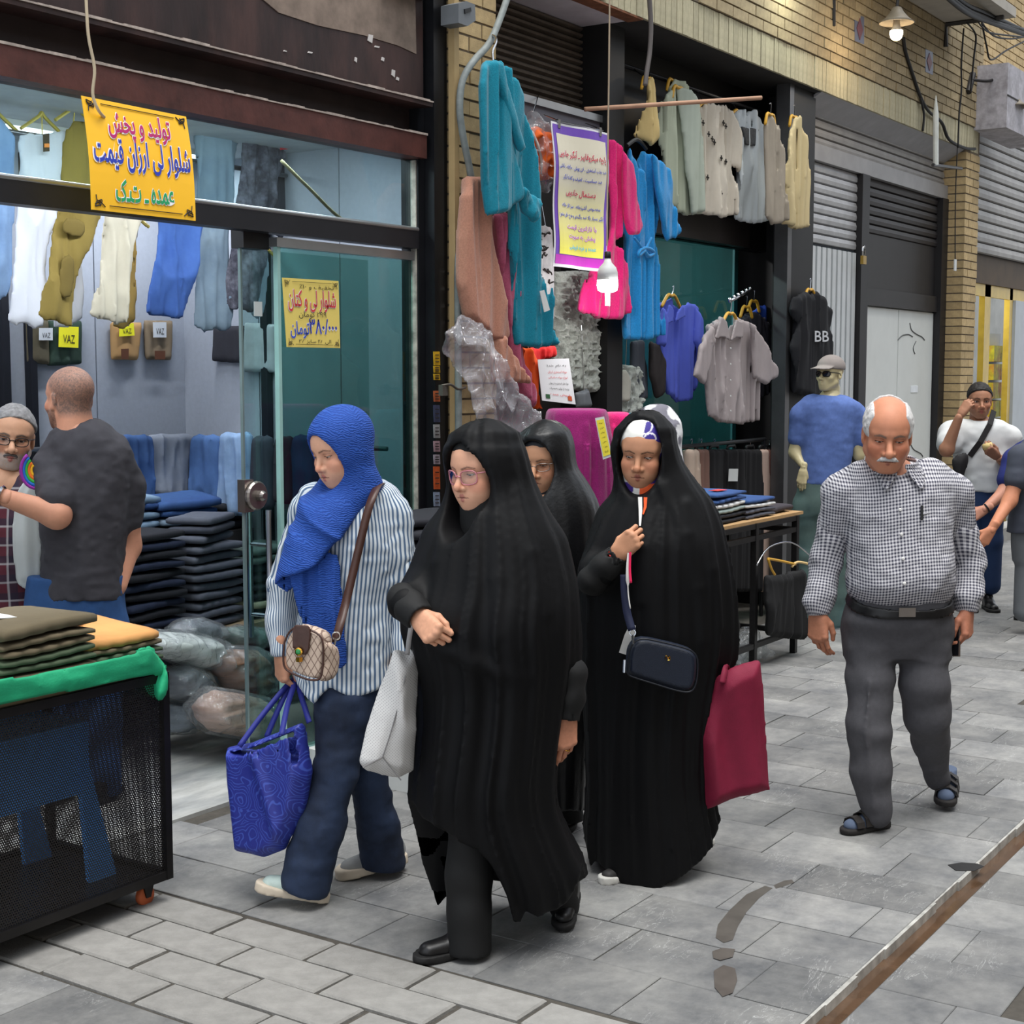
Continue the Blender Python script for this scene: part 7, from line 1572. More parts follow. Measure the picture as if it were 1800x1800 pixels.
# jeans draped over the wall rail
rail = MB(); rail.tube([(2.6,5.86,1.375),(5.70,5.86,1.375)], 0.012,8); o = rail.build('clothes_rail', M('steel_rail', (120,122,126)), None, True); tag(o, 'low steel rail along the rear wall of the jeans shop', 'rail')
rail = MB(); rail.tube([(5.66,4.50,1.375),(5.66,5.83,1.375)], 0.012,8); o = rail.build('clothes_rail', M('steel_rail', (120,122,126)), None, True); tag(o, 'low steel rail along the side wall of the jeans shop', 'rail')
for i, (f_, x0, x1, y0, y1, mt, lb) in enumerate([
 ('b', 205,266,768,880, denim('mid_denim_a', (66,98,150),(52,80,128)), 'mid-blue jeans draped over the rail by the corner post'),
 ('b', 262,338,766,868, denim('grey_denim_a', (138,144,156),(118,124,138)), 'grey jeans draped over the rail by the corner post'),
 ('s', 339,390,768,885, denim('mid_denim_b', (74,106,156),(58,88,136)), 'blue jeans with stitched pocket draped on the side rail'),
 ('s', 388,448,764,900, denim('sky_denim', (140,166,200),(118,148,188)), 'sky-blue jeans draped on the side rail'),
 ('s', 446,484,770,890, denim('charcoal_denim', (62,66,78),(50,52,62)), 'charcoal jeans draped on the side rail behind the door glass'),
 ('s', 486,520,770,880, denim('maroon_denim', (64,52,60),(50,42,50)), 'dark maroon jeans draped on the side rail'),
 ('s', 518,560,768,880, denim('navy_denim_b', (48,72,116),(38,58,98)), 'navy jeans draped on the side rail behind the fixed pane'),
 ('b', 150,208,770,880, denim('slate_denim', (74,84,104),(60,68,86)), 'slate jeans draped on the rear rail behind the man in charcoal')]):
 fr_ = frameY(5.86) if f_ == 'b' else frameX(5.66)
 cloth('draped_jeans', fr_, [(x0 + 2, y0),((x0 + x1) / 2, y0 - 2),(x1 - 2, y0),(x1,(y0 + y1) / 2),(x1 + 1, y1),((x0 + x1) / 2, y1 + 6),(x0, y1 - 2),(x0 - 1,(y0 + y1) / 2)], 0.03, mt, None, h=0.012, fold=0.014, fs=(16,3), seed=i + 40.0, edge=0.02, label=lb, cat='jeans', group='jeans draped over the wall rails')
# folded stacks
_fold = {}
def folded_mesh(sx, sy, t, mat, seed):
 k = (sx, sy, t, mat.name, seed % 3)
 if k in _fold: return _fold[k]
 r = random.Random(seed % 3 + 5); n = 16; m = 10; V = []; Fc = []
 ph = [r.uniform(0,6) for _ in range(4)]
 for i in range(m + 1):
  x = -sx / 2 + sx * i / m; e = 1 - 0.25 * (abs(2 * i / m - 1) ** 6)
  for j in range(n):
   a = 2 * math.pi * j / n; cy, cz = math.cos(a), math.sin(a)
   y = math.copysign(abs(cy) ** 0.35, cy) * sy / 2 * (0.97 + 0.03 * math.sin(3 * i + ph[0])); z = math.copysign(abs(cz) ** 0.6, cz) * t / 2 * e * 0.94
   z += 0.0025 * math.sin(x * 14 + ph[1]) + 0.0015 * math.sin(y * 19 + ph[2] + x * 9)
   if cy < -0.6 or cy > 0.6: y *= 1.0 - 0.02 * (abs(cz) < 0.3)
   V.append((x, y, z + t / 2))
 for i in range(m):
  for j in range(n): Fc.append((i * n + j, (i + 1) * n + j, (i + 1) * n + (j + 1) % n, i * n + (j + 1) % n))
 Fc += [tuple(range(n)), tuple(range(m * n, (m + 1) * n))[::-1]]
 me = bpy.data.meshes.new('folded_jeans'); me.from_pydata(V, [], Fc); me.update(); me.polygons.foreach_set('use_smooth', np.ones(len(me.polygons), bool)); me.materials.append(mat); _fold[k] = me; return me
fr_rnd = random.Random(11)
def fold_item(pos, rz, mat, lb, gr, sx=0.36, sy=0.30, t=0.045, tilt=(0,0), name='folded_jeans', cat='jeans'):
 o = bpy.data.objects.new(name, folded_mesh(sx, sy, t, mat, fr_rnd.randint(0,99))); COL.objects.link(o); o.location = tuple(map(float, pos)); o.rotation_euler = (tilt[0], tilt[1], rz); tag(o, lb, cat, gr); return o
def stack(x, y, z, n, mats, lb, gr, rz=0.0, t=0.043, sx=0.36, sy=0.3, lean=(0,0), **kw):
 for i in range(n):
  m_ = mats[i % len(mats)]; fold_item((x + lean[0] * i + fr_rnd.uniform(-.012, .012), y + lean[1] * i + fr_rnd.uniform(-.012, .012), z + i * t), rz + fr_rnd.uniform(-.12, .12), m_, lb, gr, sx + fr_rnd.choice((0,0.01,-0.01)), sy, t, (fr_rnd.uniform(-.01, .01), fr_rnd.uniform(-.01, .01)), **kw)
 return z + n * t
GD = denim('grey_denim_fold', (94,98,110),(76,80,92)); BD = denim('black_denim_fold', (34,35,42),(26,27,34)); NV = denim('navy_denim_fold', (38,48,74),(28,36,58)); MBD = denim('mid_denim_fold', (58,92,146),(44,72,122)); LBD = denim('light_denim_fold', (146,166,184),(122,146,170)); GRN = M('grey_green_twill', (84,98,94),0.9, var=0.12)
# timber platform under the stacks
pl = thing('display_platform', 'low wooden platform under the folded jeans', 'platform', (4.95,5.60,0.012)); b = MB(); b.box((4.30,5.14,0.46),(5.82,6.02,0.50)); b.build('top', M('raw_board', (150,130,104),0.8, var=0.2), pl)
for x in (4.36,5.1,5.76):
 for y in (5.19,5.97): b = MB(); b.box((x - 0.03, y - 0.03,0.012),(x + 0.03, y + 0.03,0.46)); b.build('leg', M('raw_board', (150,130,104)), pl)
G1, G2, G3 = 'grey jeans of the tall stack', 'dark jeans of the wide stack', 'jeans behind the glass door'
zz = stack(5.22,5.32,0.50,9, [GD], 'folded grey jeans in the tall leaning stack', G1,0.1,0.046,0.35,0.26)
stack(5.22,5.33, zz, 3, [GD, denim('grey_denim_dk', (70,74,86),(58,60,70))], 'folded grey jeans lying askew on top of the tall stack', G1,0.4,0.046,0.34,0.24)
for i in range(11): fold_item((4.81 + fr_rnd.uniform(-.012, .012),5.32,0.50 + i * 0.046), fr_rnd.uniform(-.1, .1),(BD, NV)[i % 2], 'folded %s jeans in the dark stack behind the man in charcoal' % ('black', 'navy')[i % 2], G2,0.36,0.28,0.045)
stack(4.42,5.32,0.50,10, [BD], 'folded black jeans in the stack nearest the shop doorway', G2,0.0,0.046,0.34,0.28)
for i in range(6): fold_item((5.62,5.32 + fr_rnd.uniform(-.01, .01),0.50 + i * 0.046), fr_rnd.uniform(-.08, .08),(M('beige_fold', (176,166,142),0.9) if i == 1 else BD), 'folded %s jeans behind the sliding glass door' % ('beige' if i == 1 else 'black'), G3,0.33,0.27,0.045)
stack(5.62,5.32,0.50 + 6 * 0.046,2, [GRN], 'folded grey-green trousers topping the stack behind the glass door', G3,0.05,0.046,0.36,0.28)
b = MB(); b.box((4.50,5.52,0.50),(5.80,5.98,0.92)); o = b.build('storage_crate', M('dark_crate', (40,38,40),0.8)); tag(o, 'dark crate under the heaps of blue jeans at the rear wall', 'crate')
G4 = 'jeans heaped along the rear wall'
for i, (m_, n_) in enumerate(((MBD, 'blue'),(LBD, 'pale'),(LBD, 'pale'),(MBD, 'blue'))): fold_item((5.00,5.68,0.92 + i * 0.046),0.12, m_, 'folded %s jeans in the heap under spread pale jeans' % n_, G4,0.34,0.28,0.045)
fold_item((5.00,5.68,0.92 + 4 * 0.046),0.25, LBD, 'pale washed jeans spread on top of the rear heap', None, 0.36,0.30,0.055,(0.12,0.04))
for i, (m_, n_) in enumerate(((BD, 'black'),(LBD, 'pale'),(MBD, 'blue'))): fold_item((5.38,5.66,0.92 + i * 0.046),-0.12, m_, 'folded %s jeans under the mid-blue pair on the crate' % n_, G4,0.33,0.27,0.045)
fold_item((5.38,5.65,0.92 + 3 * 0.046),-0.2, MBD, 'mid-blue jeans topping the middle heap on the crate', None, 0.36,0.28,0.06,(0.10,-0.04))
stack(5.69,5.68,0.92,3, [BD], 'folded black jeans heaped in the corner on the crate', G4,0.1,0.048,0.24,0.28)
# dark jeans piled on the plinth outside
pz = 0.62; dsk = thing('display_table', 'small dark table outside the shop window under the pile of dark jeans', 'table', (5.30,4.02,0.11)); b = MB(); b.box((4.98,3.80, pz - 0.03),(5.62,4.24, pz)); b.build('top', DARKF, dsk)
for x in (5.01,5.59):
 for y in (3.83,4.21): b = MB(); b.box((x - 0.015, y - 0.015,0.11),(x + 0.015, y + 0.015, pz - 0.03)); b.build('leg', DARKF, dsk)
zt = stack(5.30,4.02, pz, 5, [NV], 'folded navy jeans in the pile outside the window', 'dark jeans piled outside the window', 0.1,0.05,0.56,0.38); stack(5.30,4.02, zt, 5, [BD], 'folded black jeans topping the pile outside the window', 'dark jeans piled outside the window', -0.1,0.05,0.54,0.36)
# bundles in clear plastic
FILM = film_mat('clear_film', haze=0.16, rough=0.06)
def bundle(px_, Y, dep, mats, lb, seed):
 fr_ = frameY(Y); P2 = np.array([fr_.px(*q) for q in px_]); c2 = (P2.min(0) + P2.max(0)) / 2; t = thing('wrapped_bundle', lb, 'bundle', fr_.P(c2[0], P2[:, 1].min()), 'plastic-wrapped bundles on the shop floor')
 sh = c2 + (P2 - c2) * 0.86; o = cloth('garments', fr_, None, dep * 0.82, mats, t, h=0.013, fold=0.016, fs=(4,30), seed=seed, pts=sh, edge=dep * 0.35, smooth_poly=False)
 cloth('film', fr_, None, dep, FILM, t, h=0.011, fold=0.020, fs=(26,20), seed=seed + 3, pts=P2, edge=dep * 0.35, smooth_poly=False, sm=1)
WG = M('pale_garments', (214,218,214),0.9, var=0.2, scale=4, stretch=(1,1,9)); BRG = M('brown_garments', (146,106,82),0.9, var=0.25, scale=4, stretch=(1,1,9)); GYG = M('grey_garments', (96,102,110),0.9, var=0.25, scale=4, stretch=(1,1,9)); PKG = M('dusty_pink_garments', (190,152,132),0.9, var=0.25, scale=4, stretch=(1,1,9)); GNG = M('green_garments', (70,98,88),0.9, var=0.25, scale=4, stretch=(1,1,9))
for i, (px_, Y, dep, mt, lb) in enumerate([
 ([(232,1118),(270,1106),(330,1108),(385,1122),(398,1150),(385,1176),(340,1180),(290,1160),(240,1150)], 4.97,0.12, WG, 'bundle of pale garments in clear film above the floor pile'),
 ([(283,1180),(320,1163),(352,1176),(370,1200),(345,1232),(310,1236),(284,1226)], 4.96,0.11, GYG, 'bundle of dark grey garments in crinkled film'),
 ([(286,1236),(318,1230),(340,1268),(322,1290),(286,1290)], 4.98,0.11, M('slate_garments', (110,124,136),0.9, var=0.2, scale=4, stretch=(1,1,9)), 'small slate bundle standing on the shop floor'),
 ([(368,1150),(400,1134),(450,1136),(470,1160),(472,1225),(440,1232),(395,1214),(372,1180)], 4.90,0.12, BRG, 'bundle of folded brown garments in clear film'),
 ([(342,1240),(368,1206),(410,1212),(462,1224),(476,1262),(470,1296),(420,1300),(365,1290),(344,1272)], 4.74,0.12, PKG, 'loose clear bag of brown-pink garments on the shop floor'),
 ([(296,1106),(318,1086),(350,1084),(384,1096),(390,1122),(350,1128),(310,1122)], 5.02,0.09, GYG, 'rounded grey bundle in shiny film under the grey jeans'),
 ([(388,1104),(420,1098),(470,1104),(482,1134),(440,1142),(395,1136)], 5.0,0.09, GNG, 'bundle of green garments in clear film'),
 ([(545,1180),(575,1172),(600,1200),(604,1270),(580,1310),(548,1312)], 4.60,0.10, GNG, 'green bundle behind the fixed pane'),
 ([(490,1190),(530,1184),(545,1230),(540,1290),(500,1296)], 4.75,0.10, GNG, 'wrapped green bundle between the door leaf and the pane')]):
 bundle(px_, Y, dep, mt, lb, i * 2.3)
# perforated cart with casters
def perf_mat():
 m = bpy.data.materials.new('perforated_steel'); m.use_nodes = True; nt = m.node_tree; L = nt.links; b = nt.nodes['Principled BSDF']
 b.inputs['Base Color'].default_value = list(lin((40,37,36))) + [1]; b.inputs['Metallic'].default_value = 0.5; b.inputs['Roughness'].default_value = 0.45
 tc = _N(nt, 'ShaderNodeTexCoord'); sp = _N(nt, 'ShaderNodeSeparateXYZ'); L.new(tc.outputs['UV'], sp.inputs[0])
 def mt(op, *a, **k):
  n_ = _N(nt, 'ShaderNodeMath', operation=op)
  for i, v in enumerate(a):
   if isinstance(v, (int, float)): n_.inputs[i].default_value = v
   else: L.new(v, n_.inputs[i])
  return n_.outputs[0]
 per = 0.0088
 row = mt('FLOOR', mt('DIVIDE', sp.outputs['Y'], per * 0.87)); off = mt('MULTIPLY', mt('MODULO', row, 2.0),0.5)
 fx_ = mt('SUBTRACT', mt('FRACT', mt('ADD', mt('DIVIDE', sp.outputs['X'], per), off)),0.5); fy_ = mt('MULTIPLY', mt('SUBTRACT', mt('FRACT', mt('DIVIDE', sp.outputs['Y'], per * 0.87)),0.5),0.87)
 r = mt('SQRT', mt('ADD', mt('MULTIPLY', fx_, fx_), mt('MULTIPLY', fy_, fy_))); hole = mt('LESS_THAN', r, 0.315)
 tr = _N(nt, 'ShaderNodeBsdfTransparent'); mx = _N(nt, 'ShaderNodeMixShader'); L.new(hole, mx.inputs[0]); L.new(b.outputs[0], mx.inputs[1]); L.new(tr.outputs[0], mx.inputs[2]); L.new(mx.outputs[0], nt.nodes['Material Output'].inputs[0])
 return m
PERF = perf_mat(); BST = M('black_steel', (30,28,28),0.4, metal=0.4, var=0.2, scale=12)
CX0, CX1, CY0, CY1, CZ0, CZ1 = 2.30,3.355,3.60,4.18,0.085,0.775
ct = thing('sales_cart', 'black perforated steel sales cart on casters covered with green cloth', 'cart', (2.83,3.89,0.0))
def sheet(q):
 V = [np.array(x) for x in q]; e1 = V[1] - V[0]; e2 = V[3] - V[0]; return mesh_obj('perforated_panel', V, [(0,1,2,3)], PERF, ct, uv=np.array([(0,0),(np.linalg.norm(e1),0),(np.linalg.norm(e1), np.linalg.norm(e2)),(0, np.linalg.norm(e2))]))
sheet([(CX0, CY0, CZ0),(CX1, CY0, CZ0),(CX1, CY0, CZ1),(CX0, CY0, CZ1)]); sheet([(CX1, CY0, CZ0),(CX1, CY1, CZ0),(CX1, CY1, CZ1),(CX1, CY0, CZ1)]); sheet([(CX0, CY1, CZ0),(CX1, CY1, CZ0),(CX1, CY1, CZ1),(CX0, CY1, CZ1)])
for (x, y) in ((CX0, CY0),(CX1, CY0),(CX0, CY1),(CX1, CY1)): b = MB(); b.box((x - 0.014, y - 0.012, CZ0),(x + 0.012, y + 0.012, CZ1)); b.build('upright', BST, ct)
for z in (CZ0, CZ1 - 0.03):
 for y in (CY0, CY1): b = MB(); b.box((CX0, y - 0.010, z),(CX1, y + 0.012, z + 0.028)); b.build('rail', BST, ct)
 b = MB(); b.box((CX1 - 0.014, CY0, z),(CX1 + 0.012, CY1, z + 0.028)); b.build('rail', BST, ct)
b = MB(); b.box((CX0, CY0 + 0.01, CZ1 - 0.004),(CX1, CY1, CZ1 + 0.012)); b.build('top_board', M('raw_board', (150,130,104)), ct)
for (x, y) in ((CX1 - 0.06, CY0 + 0.05),(CX0 + 0.1, CY0 + 0.05),(CX1 - 0.06, CY1 - 0.05),(CX0 + 0.1, CY1 - 0.05)):
 b = MB(); b.prism([(x - 0.022, y - 0.02, CZ0),(x + 0.03, y - 0.02, CZ0),(x + 0.012, y - 0.02,0.03),(x - 0.006, y - 0.02,0.03)], (0,0.006,0)); b.prism([(x - 0.022, y + 0.014, CZ0),(x + 0.03, y + 0.014, CZ0),(x + 0.012, y + 0.014,0.03),(x - 0.006, y + 0.014,0.03)], (0,0.006,0)); b.box((x - 0.025, y - 0.022, CZ0 - 0.012),(x + 0.032, y + 0.022, CZ0)); k_ = b.build('caster', BST, ct)
 b = MB(); b.lathe([(0.030,-0.012),(0.034,-0.008),(0.034,0.008),(0.030,0.012)], (x + 0.003, y, 0.034),(0,1,0),18); b.build('wheel', M('orange_wheel', (190,96,56),0.6, var=0.3), k_, True)
# green cloth over the rim
GC = M('green_cloth', (22,150,104),0.75, var=0.12, scale=8, bump=0.2, bscale=150)
cloth('green_cover', frameY(CY0 - 0.012), [(-30,1200),(60,1186),(150,1166),(232,1148),(262,1140),(275,1160),(288,1178),(276,1186),(230,1190),(160,1206),(80,1222),(0,1236),(-30,1240)], 0.010, GC, ct, h=0.010, fold=0.008, fs=(10,14), seed=4.4)
cloth('green_cover_corner', frameA(270,1180, float(np.array([CX1, CY0,0]) @ FWD) - 0.03,5), [(240,1142),(262,1136),(275,1152),(290,1170),(297,1195),(290,1225),(268,1228),(250,1205),(236,1185)], 0.016, GC, ct, h=0.008, fold=0.022, fs=(26,9), seed=5.1, edge=0.015)
b = MB(); b.box((CX0, CY0 - 0.008, CZ1 + 0.012),(CX1 + 0.006, CY1, CZ1 + 0.022)); b.build('green_cover_top', GC, ct)
# piles on the cart
KH = M('khaki_fold', (96,86,66),0.9, var=0.1, bump=0.15); AG = M('army_green_fold', (74,88,66),0.9, var=0.1, bump=0.15); TN = M('tan_fold', (196,142,84),0.9, var=0.12, bump=0.15)
CT = CZ1 + 0.022
for i, m_ in enumerate((AG, KH, AG, AG, KH, KH)): fold_item((2.93,3.80, CT + i * 0.026),0.05 + fr_rnd.uniform(-.05, .05), m_, 'folded %s trousers in the left pile on the cart' % ('army green' if m_ is AG else 'khaki'), 'left pile of trousers on the cart', 0.36,0.34,0.027, name='folded_trousers', cat='trousers')
fold_item((2.93,3.80, CT + 6 * 0.026),0.1, KH, 'thick khaki trousers topping the left pile on the cart', 'left pile of trousers on the cart', 0.38,0.34,0.05, name='folded_trousers', cat='trousers')
for i, m_ in enumerate((AG, AG, KH)): fold_item((3.27,3.86, CT + i * 0.025),-0.05, m_, 'folded %s trousers under the tan pair on the cart' % ('army green' if m_ is AG else 'khaki'), 'right pile of trousers on the cart', 0.30,0.40,0.026, name='folded_trousers', cat='trousers')
fold_item((3.26,3.87, CT + 3 * 0.025),-0.08, TN, 'tan trousers topping the right pile on the cart', None, 0.30,0.42,0.045,(0.05,0.0), name='folded_trousers', cat='trousers')
b = MB(); p = np.array([3.235,3.93, CT + 0.132]); b.lathe([(0.0,0),(0.055,0.002),(0.06,0.012),(0.03,0.02),(0.0,0.022)], p, (0.1,-0.2,1),14); o = b.build('packet', M('gold_wrapper', (206,172,84),0.3, metal=0.4, var=0.4, scale=30), None, True); tag(o, 'crumpled gold packet lying on the tan trousers', 'packet')
b = MB(); p = onZ(12,1078, CT + 0.209); b.prism([p + np.array(v) for v in ((-0.10,-0.05,0),(0.03,-0.08,-0.01),(0.05,0.03,-0.01),(-0.1,0.06,0))], (0,0,0.003)); o = b.build('paper_sheet', WHITE); tag(o, 'white paper sheet on the khaki pile on the cart', 'paper')
# blue stool under the cart cover, seen through the mesh
bs = thing('plastic_stool', 'blue plastic stool stored inside the mesh cart', 'stool', (2.98,3.9,0.10)); BLP = M('blue_plastic', (92,164,240),0.4, var=0.08)
b = MB(); b.box((2.80,3.74,0.60),(3.16,4.06,0.635)); b.build('seat', BLP, bs)
for sx in (0,1):
 for sy in (0,1):
  x, y = 2.80 + 0.36 * sx, 3.74 + 0.32 * sy; b = MB(); b.prism([(x - 0.02 + 0.03 * (1 - 2 * sx), y, 0.60),(x + 0.05 - 0.04 * sx * 2, y, 0.60),(x + 0.02 - 0.08 * (1 - 2 * sx) , y, 0.10),(x - 0.04 - 0.03 * (1 - 2 * sx), y, 0.10)], (0,0.02,0)); b.build('leg', BLP, bs)
b = MB(); b.box((2.80,3.742,0.40),(3.16,3.756,0.60)); b.build('apron', BLP, bs)
b = MB(); b.box((CX0 + 0.02, CY0 + 0.02, CZ0 + 0.002),(CX1 - 0.02, CY1 - 0.02, CZ0 + 0.016)); b.build('bottom_shelf', BST, ct)
# ================================================================ SHOP TWO: robes, towels, banner, shirts, racks, mannequin
TERRY = lambda n, c: M(n, c, 0.95, var=0.14, scale=120, bump=0.6, bscale=260, sheen=0.2)
TEAL, PINK, BLUR = TERRY('teal_terry', (8,128,150)), TERRY('pink_terry', (214,26,110)), TERRY('blue_terry', (28,134,196))
# bent conduit on the pillar
PIPE = M('grey_conduit', (132,138,136),0.6, var=0.25, scale=14, bump=0.15)
b = MB(); b.tube(spline([onY(*q, 4.13) for q in ((806,1000),(806,760),(805,560),(806,452),(820,402),(832,350),(826,300),(814,240),(808,190),(813,142),(832,108),(860,76),(880,30),(897,-20))], 5),0.017,10); o = b.build('conduit', PIPE, None, True); tag(o, 'bent grey conduit pipe running up the brick pillar', 'pipe')
b = MB(); a = onY(799,700,4.17); b.box((a[0] - 0.012,4.155,0.9),(a[0] + 0.024,4.19,3.7)); o = b.build('cable_trunking', M('beige_trunking', (176,150,106),0.7, var=0.1)); tag(o, 'beige cable trunking on the corner of the brick pillar', 'trunking')
ch_ = MB(); pts = spline([onY(776,678,4.12), onY(792,676,4.10), onY(805,684,4.10), onY(818,681,4.12)], 4); ch_.tube(pts, 0.006,6); o = ch_.build('padlock', M('old_lock', (110,104,96),0.45, metal=0.6, var=0.2), None, True); tag(o, 'small chain and padlock around the conduit', 'padlock')
b = MB(); q = onY(779,684,4.12); b.box(q - [0.02,0.012,0.03], q + [0.02,0.012,0.02]); b.build('lock_body', M('old_lock', (110,104,96)), o)
# motion sensor on the pillar
sn = thing('floodlight_sensor', 'grey sensor box fixed high on the brick pillar', 'sensor', onY(818,44,4.10)); b = MB(); b.prism([onY(x, y, 4.08) for x, y in ((806,6),(820,2),(835,8),(836,36),(822,46),(806,40))][::-1], (0,0.10,0)); b.build('housing', M('sensor_grey', (104,108,112),0.5), sn); b = MB(); b.prism([onY(x, y, 4.074) for x, y in ((817,16),(828,13),(829,20),(818,24))][::-1], (0,0.006,0)); b.build('window', M('black_plastic', (18,18,20)), sn)
# stickers down the black post
for i, (y0, y1, col) in enumerate(((618,642,(206,160,30)),(643,655,(206,160,30)),(657,668,(206,160,30)),(687,706,(176,92,52)),(712,742,(60,66,92)),(746,770,(150,150,150)),(775,794,(170,140,146)),(799,816,(160,150,158)),(820,860,(190,84,36)),(865,890,(130,142,160)))):
 b = MB(); b.prism([onY(x, y, 4.202) for x, y in ((762, y0),(773, y0),(774, y1),(763, y1))][::-1], (0,0.003,0)); o = b.build('sticker', M('sticker_%d' % i, col, 0.6, var=0.2, scale=40)); tag(o, 'worn %s sticker on the black door post' % ('yellow', 'short yellow', 'lowest yellow', 'brown', 'dark blue', 'grey barcode', 'pinkish', 'mauve', 'orange', 'pale blue')[i], 'sticker', 'stickers on the black post')
 w_, n_ = quad([onY(x, y, 4.198) for x, y in ((763, y0),(773, y0),(773.5, y1),(763.5, y1))]); b = MB()
 for k in range(3): b.tube([w_(0.2,0.25 + 0.25 * k, 0.001), w_(0.8,0.25 + 0.25 * k, 0.001)], 0.0022,4)
 b.build('print', INKK, o)
# towels on the pillar
def hung(name, Y, px_, th, mat, lb, cat, fold=0.02, fs=(14,1.2), seed=0.0, h=0.011, gr=None, w0=0.0, parent=None, edge=0.012, bow=0.0):
 return cloth(name, frameY(Y), px_, th, mat, parent, h=h, fold=fold * 1.25, smooth_poly=False, fs=fs, seed=seed, w0=w0, label=lb, cat=cat, group=gr, edge=edge, bow=bow)
BRT = TERRY('brown_terry', (176,124,102)); PKT = TERRY('rose_terry', (176,84,112))
bt = hung('bath_towel', 4.07, [(822,310),(848,312),(856,400),(866,470),(877,540),(886,592),(878,602),(855,596),(832,575),(815,555),(807,500),(806,420),(808,345)], 0.035, BRT, 'brown bath towel hanging on the brick pillar', 'towel', 0.02,(9,1.0),1.1)
hung('towel_end', 4.05, [(866,596),(880,590),(890,615),(904,640),(922,662),(924,674),(895,672),(866,671),(864,630)], 0.02, BRT, None, None, 0.02,(30,1.5),2.2,0.008, parent=bt)
hung('bath_towel', 4.10, [(862,378),(884,374),(890,440),(898,510),(906,570),(914,640),(934,690),(931,718),(914,700),(900,660),(888,600),(878,540),(868,460)], 0.03, PKT, 'rose-pink bath towel between the brown towel and the teal robe', 'towel', 0.025,(26,1.0),3.3)
# teal robe
tr_ = thing('bathrobe', 'teal hooded bathrobe hanging from the bent conduit', 'bathrobe', onY(935,610,4.02), 'bathrobes at the towel stall')
hung('robe_body', 4.04, [(868,104),(882,112),(902,140),(914,170),(922,222),(929,275),(931,322),(940,350),(942,395),(950,460),(960,535),(970,606),(942,613),(912,607),(904,540),(894,450),(889,395),(888,350),(880,250),(870,160)], 0.022, TEAL, None, None, 0.028,(17,0.9),4.2, parent=tr_)
hung('robe_sleeve', 3.97, [(842,118),(856,106),(870,112),(880,140),(890,190),(898,245),(906,300),(915,348),(886,371),(857,379),(851,335),(842,272),(838,205),(836,150)], 0.022, TEAL, None, None, 0.018,(15,1.0),5.2, parent=tr_)
hung('robe_collar', 3.95, [(868,104),(878,110),(888,150),(900,195),(912,240),(918,262),(910,268),(898,235),(886,195),(874,150),(864,120)], 0.022, TEAL, None, None, 0.006, seed=5.5, parent=tr_)
hung('robe_belt', 3.96, [(910,326),(928,338),(944,350),(946,378),(934,392),(922,372),(914,352)], 0.022, TEAL, None, None, 0.012,(40,10),6.1,0.008, parent=tr_)
flat('price_tag', frameY(3.98), [(942,512),(950,510),(960,545),(950,549)], WHITE, tr_, 0.02)
b = MB(); b.tube(spline([onY(866,62,4.12), onY(872,66,4.08), onY(872,76,4.05), onY(866,90,4.03), onY(867,108,4.02)], 4),0.006,6); b.build('hook', M('chrome', (190,192,196)), tr_)
# wrapped orange vest
ov = thing('wrapped_vest', 'orange safety vest with silver stripes in a clear bag under the grey header', 'vest', onY(950,335,4.34)); hung('vest', 4.34, [(930,225),(945,222),(962,240),(968,280),(966,312),(950,318),(930,308),(927,270)], 0.035, M('orange_fabric', (238,104,24),0.7, var=0.15, bump=0.2), None, None, 0.02,(24,9),7.7, parent=ov)
strip('reflective_stripe', spline([onY(x, y, 4.285) for x, y in ((935,230),(946,255),(952,280),(953,306))], 4),0.022, M('silver_tape', (196,192,190),0.3, metal=0.3), ov, side=np.array([1.0,0,0.2]), th=0.003)
hung('bag', 4.34, [(938,192),(948,215),(962,232),(970,275),(969,312),(958,340),(940,332),(926,310),(924,268),(925,226),(932,210)], 0.045, FILM, None, None, 0.02,(16,16),8.8, parent=ov)
b = MB(); b.tube([onY(938,196,4.34), onY(946,168,4.45)], 0.003,5); b.build('hook', M('chrome', (190,192,196)), ov)
# banner on clips
cs = [onY(970,212,4.16), onY(1071,234,4.16), onY(1061,478,4.14), onY(972,468,4.14)]; wp, n = quad(cs)
def wave_w(u, v, w=0.0): return wp(u, v, w) + n * (0.010 * np.sin(np.asarray(u, float) * 7 + np.asarray(v, float) * 3) + 0.006 * np.sin(np.asarray(v, float) * 11))[..., None]
bn = thing('banner', 'printed banner with violet border and yellow ground hung by clips', 'banner', cs[3])
board('sheet', wave_w, n, M('banner_white', (230,228,232),0.6, var=0.04), bn, 0.003,14,22)
def patch(name, u0, u1, v0, v1, mat, w, rr=0.0):
 U, V_ = np.meshgrid(np.linspace(u0, u1,12), np.linspace(v0, v1,18), indexing='ij'); V3 = wave_w(U.ravel(), V_.ravel(), w); Fc = [(i * 18 + j, (i + 1) * 18 + j, (i + 1) * 18 + j + 1, i * 18 + j + 1) for i in range(11) for j in range(17)]
 return mesh_obj(name, V3, Fc, mat, bn, uv=np.stack([U.ravel(), V_.ravel()], 1))
patch('border_print', 0.02,0.985,0.03,0.985, M('banner_violet', (110,70,176),0.6, var=0.05),0.002); patch('border_print', 0.02,0.985,0.02,0.085, M('banner_magenta', (186,52,176),0.6, var=0.05),0.0028)
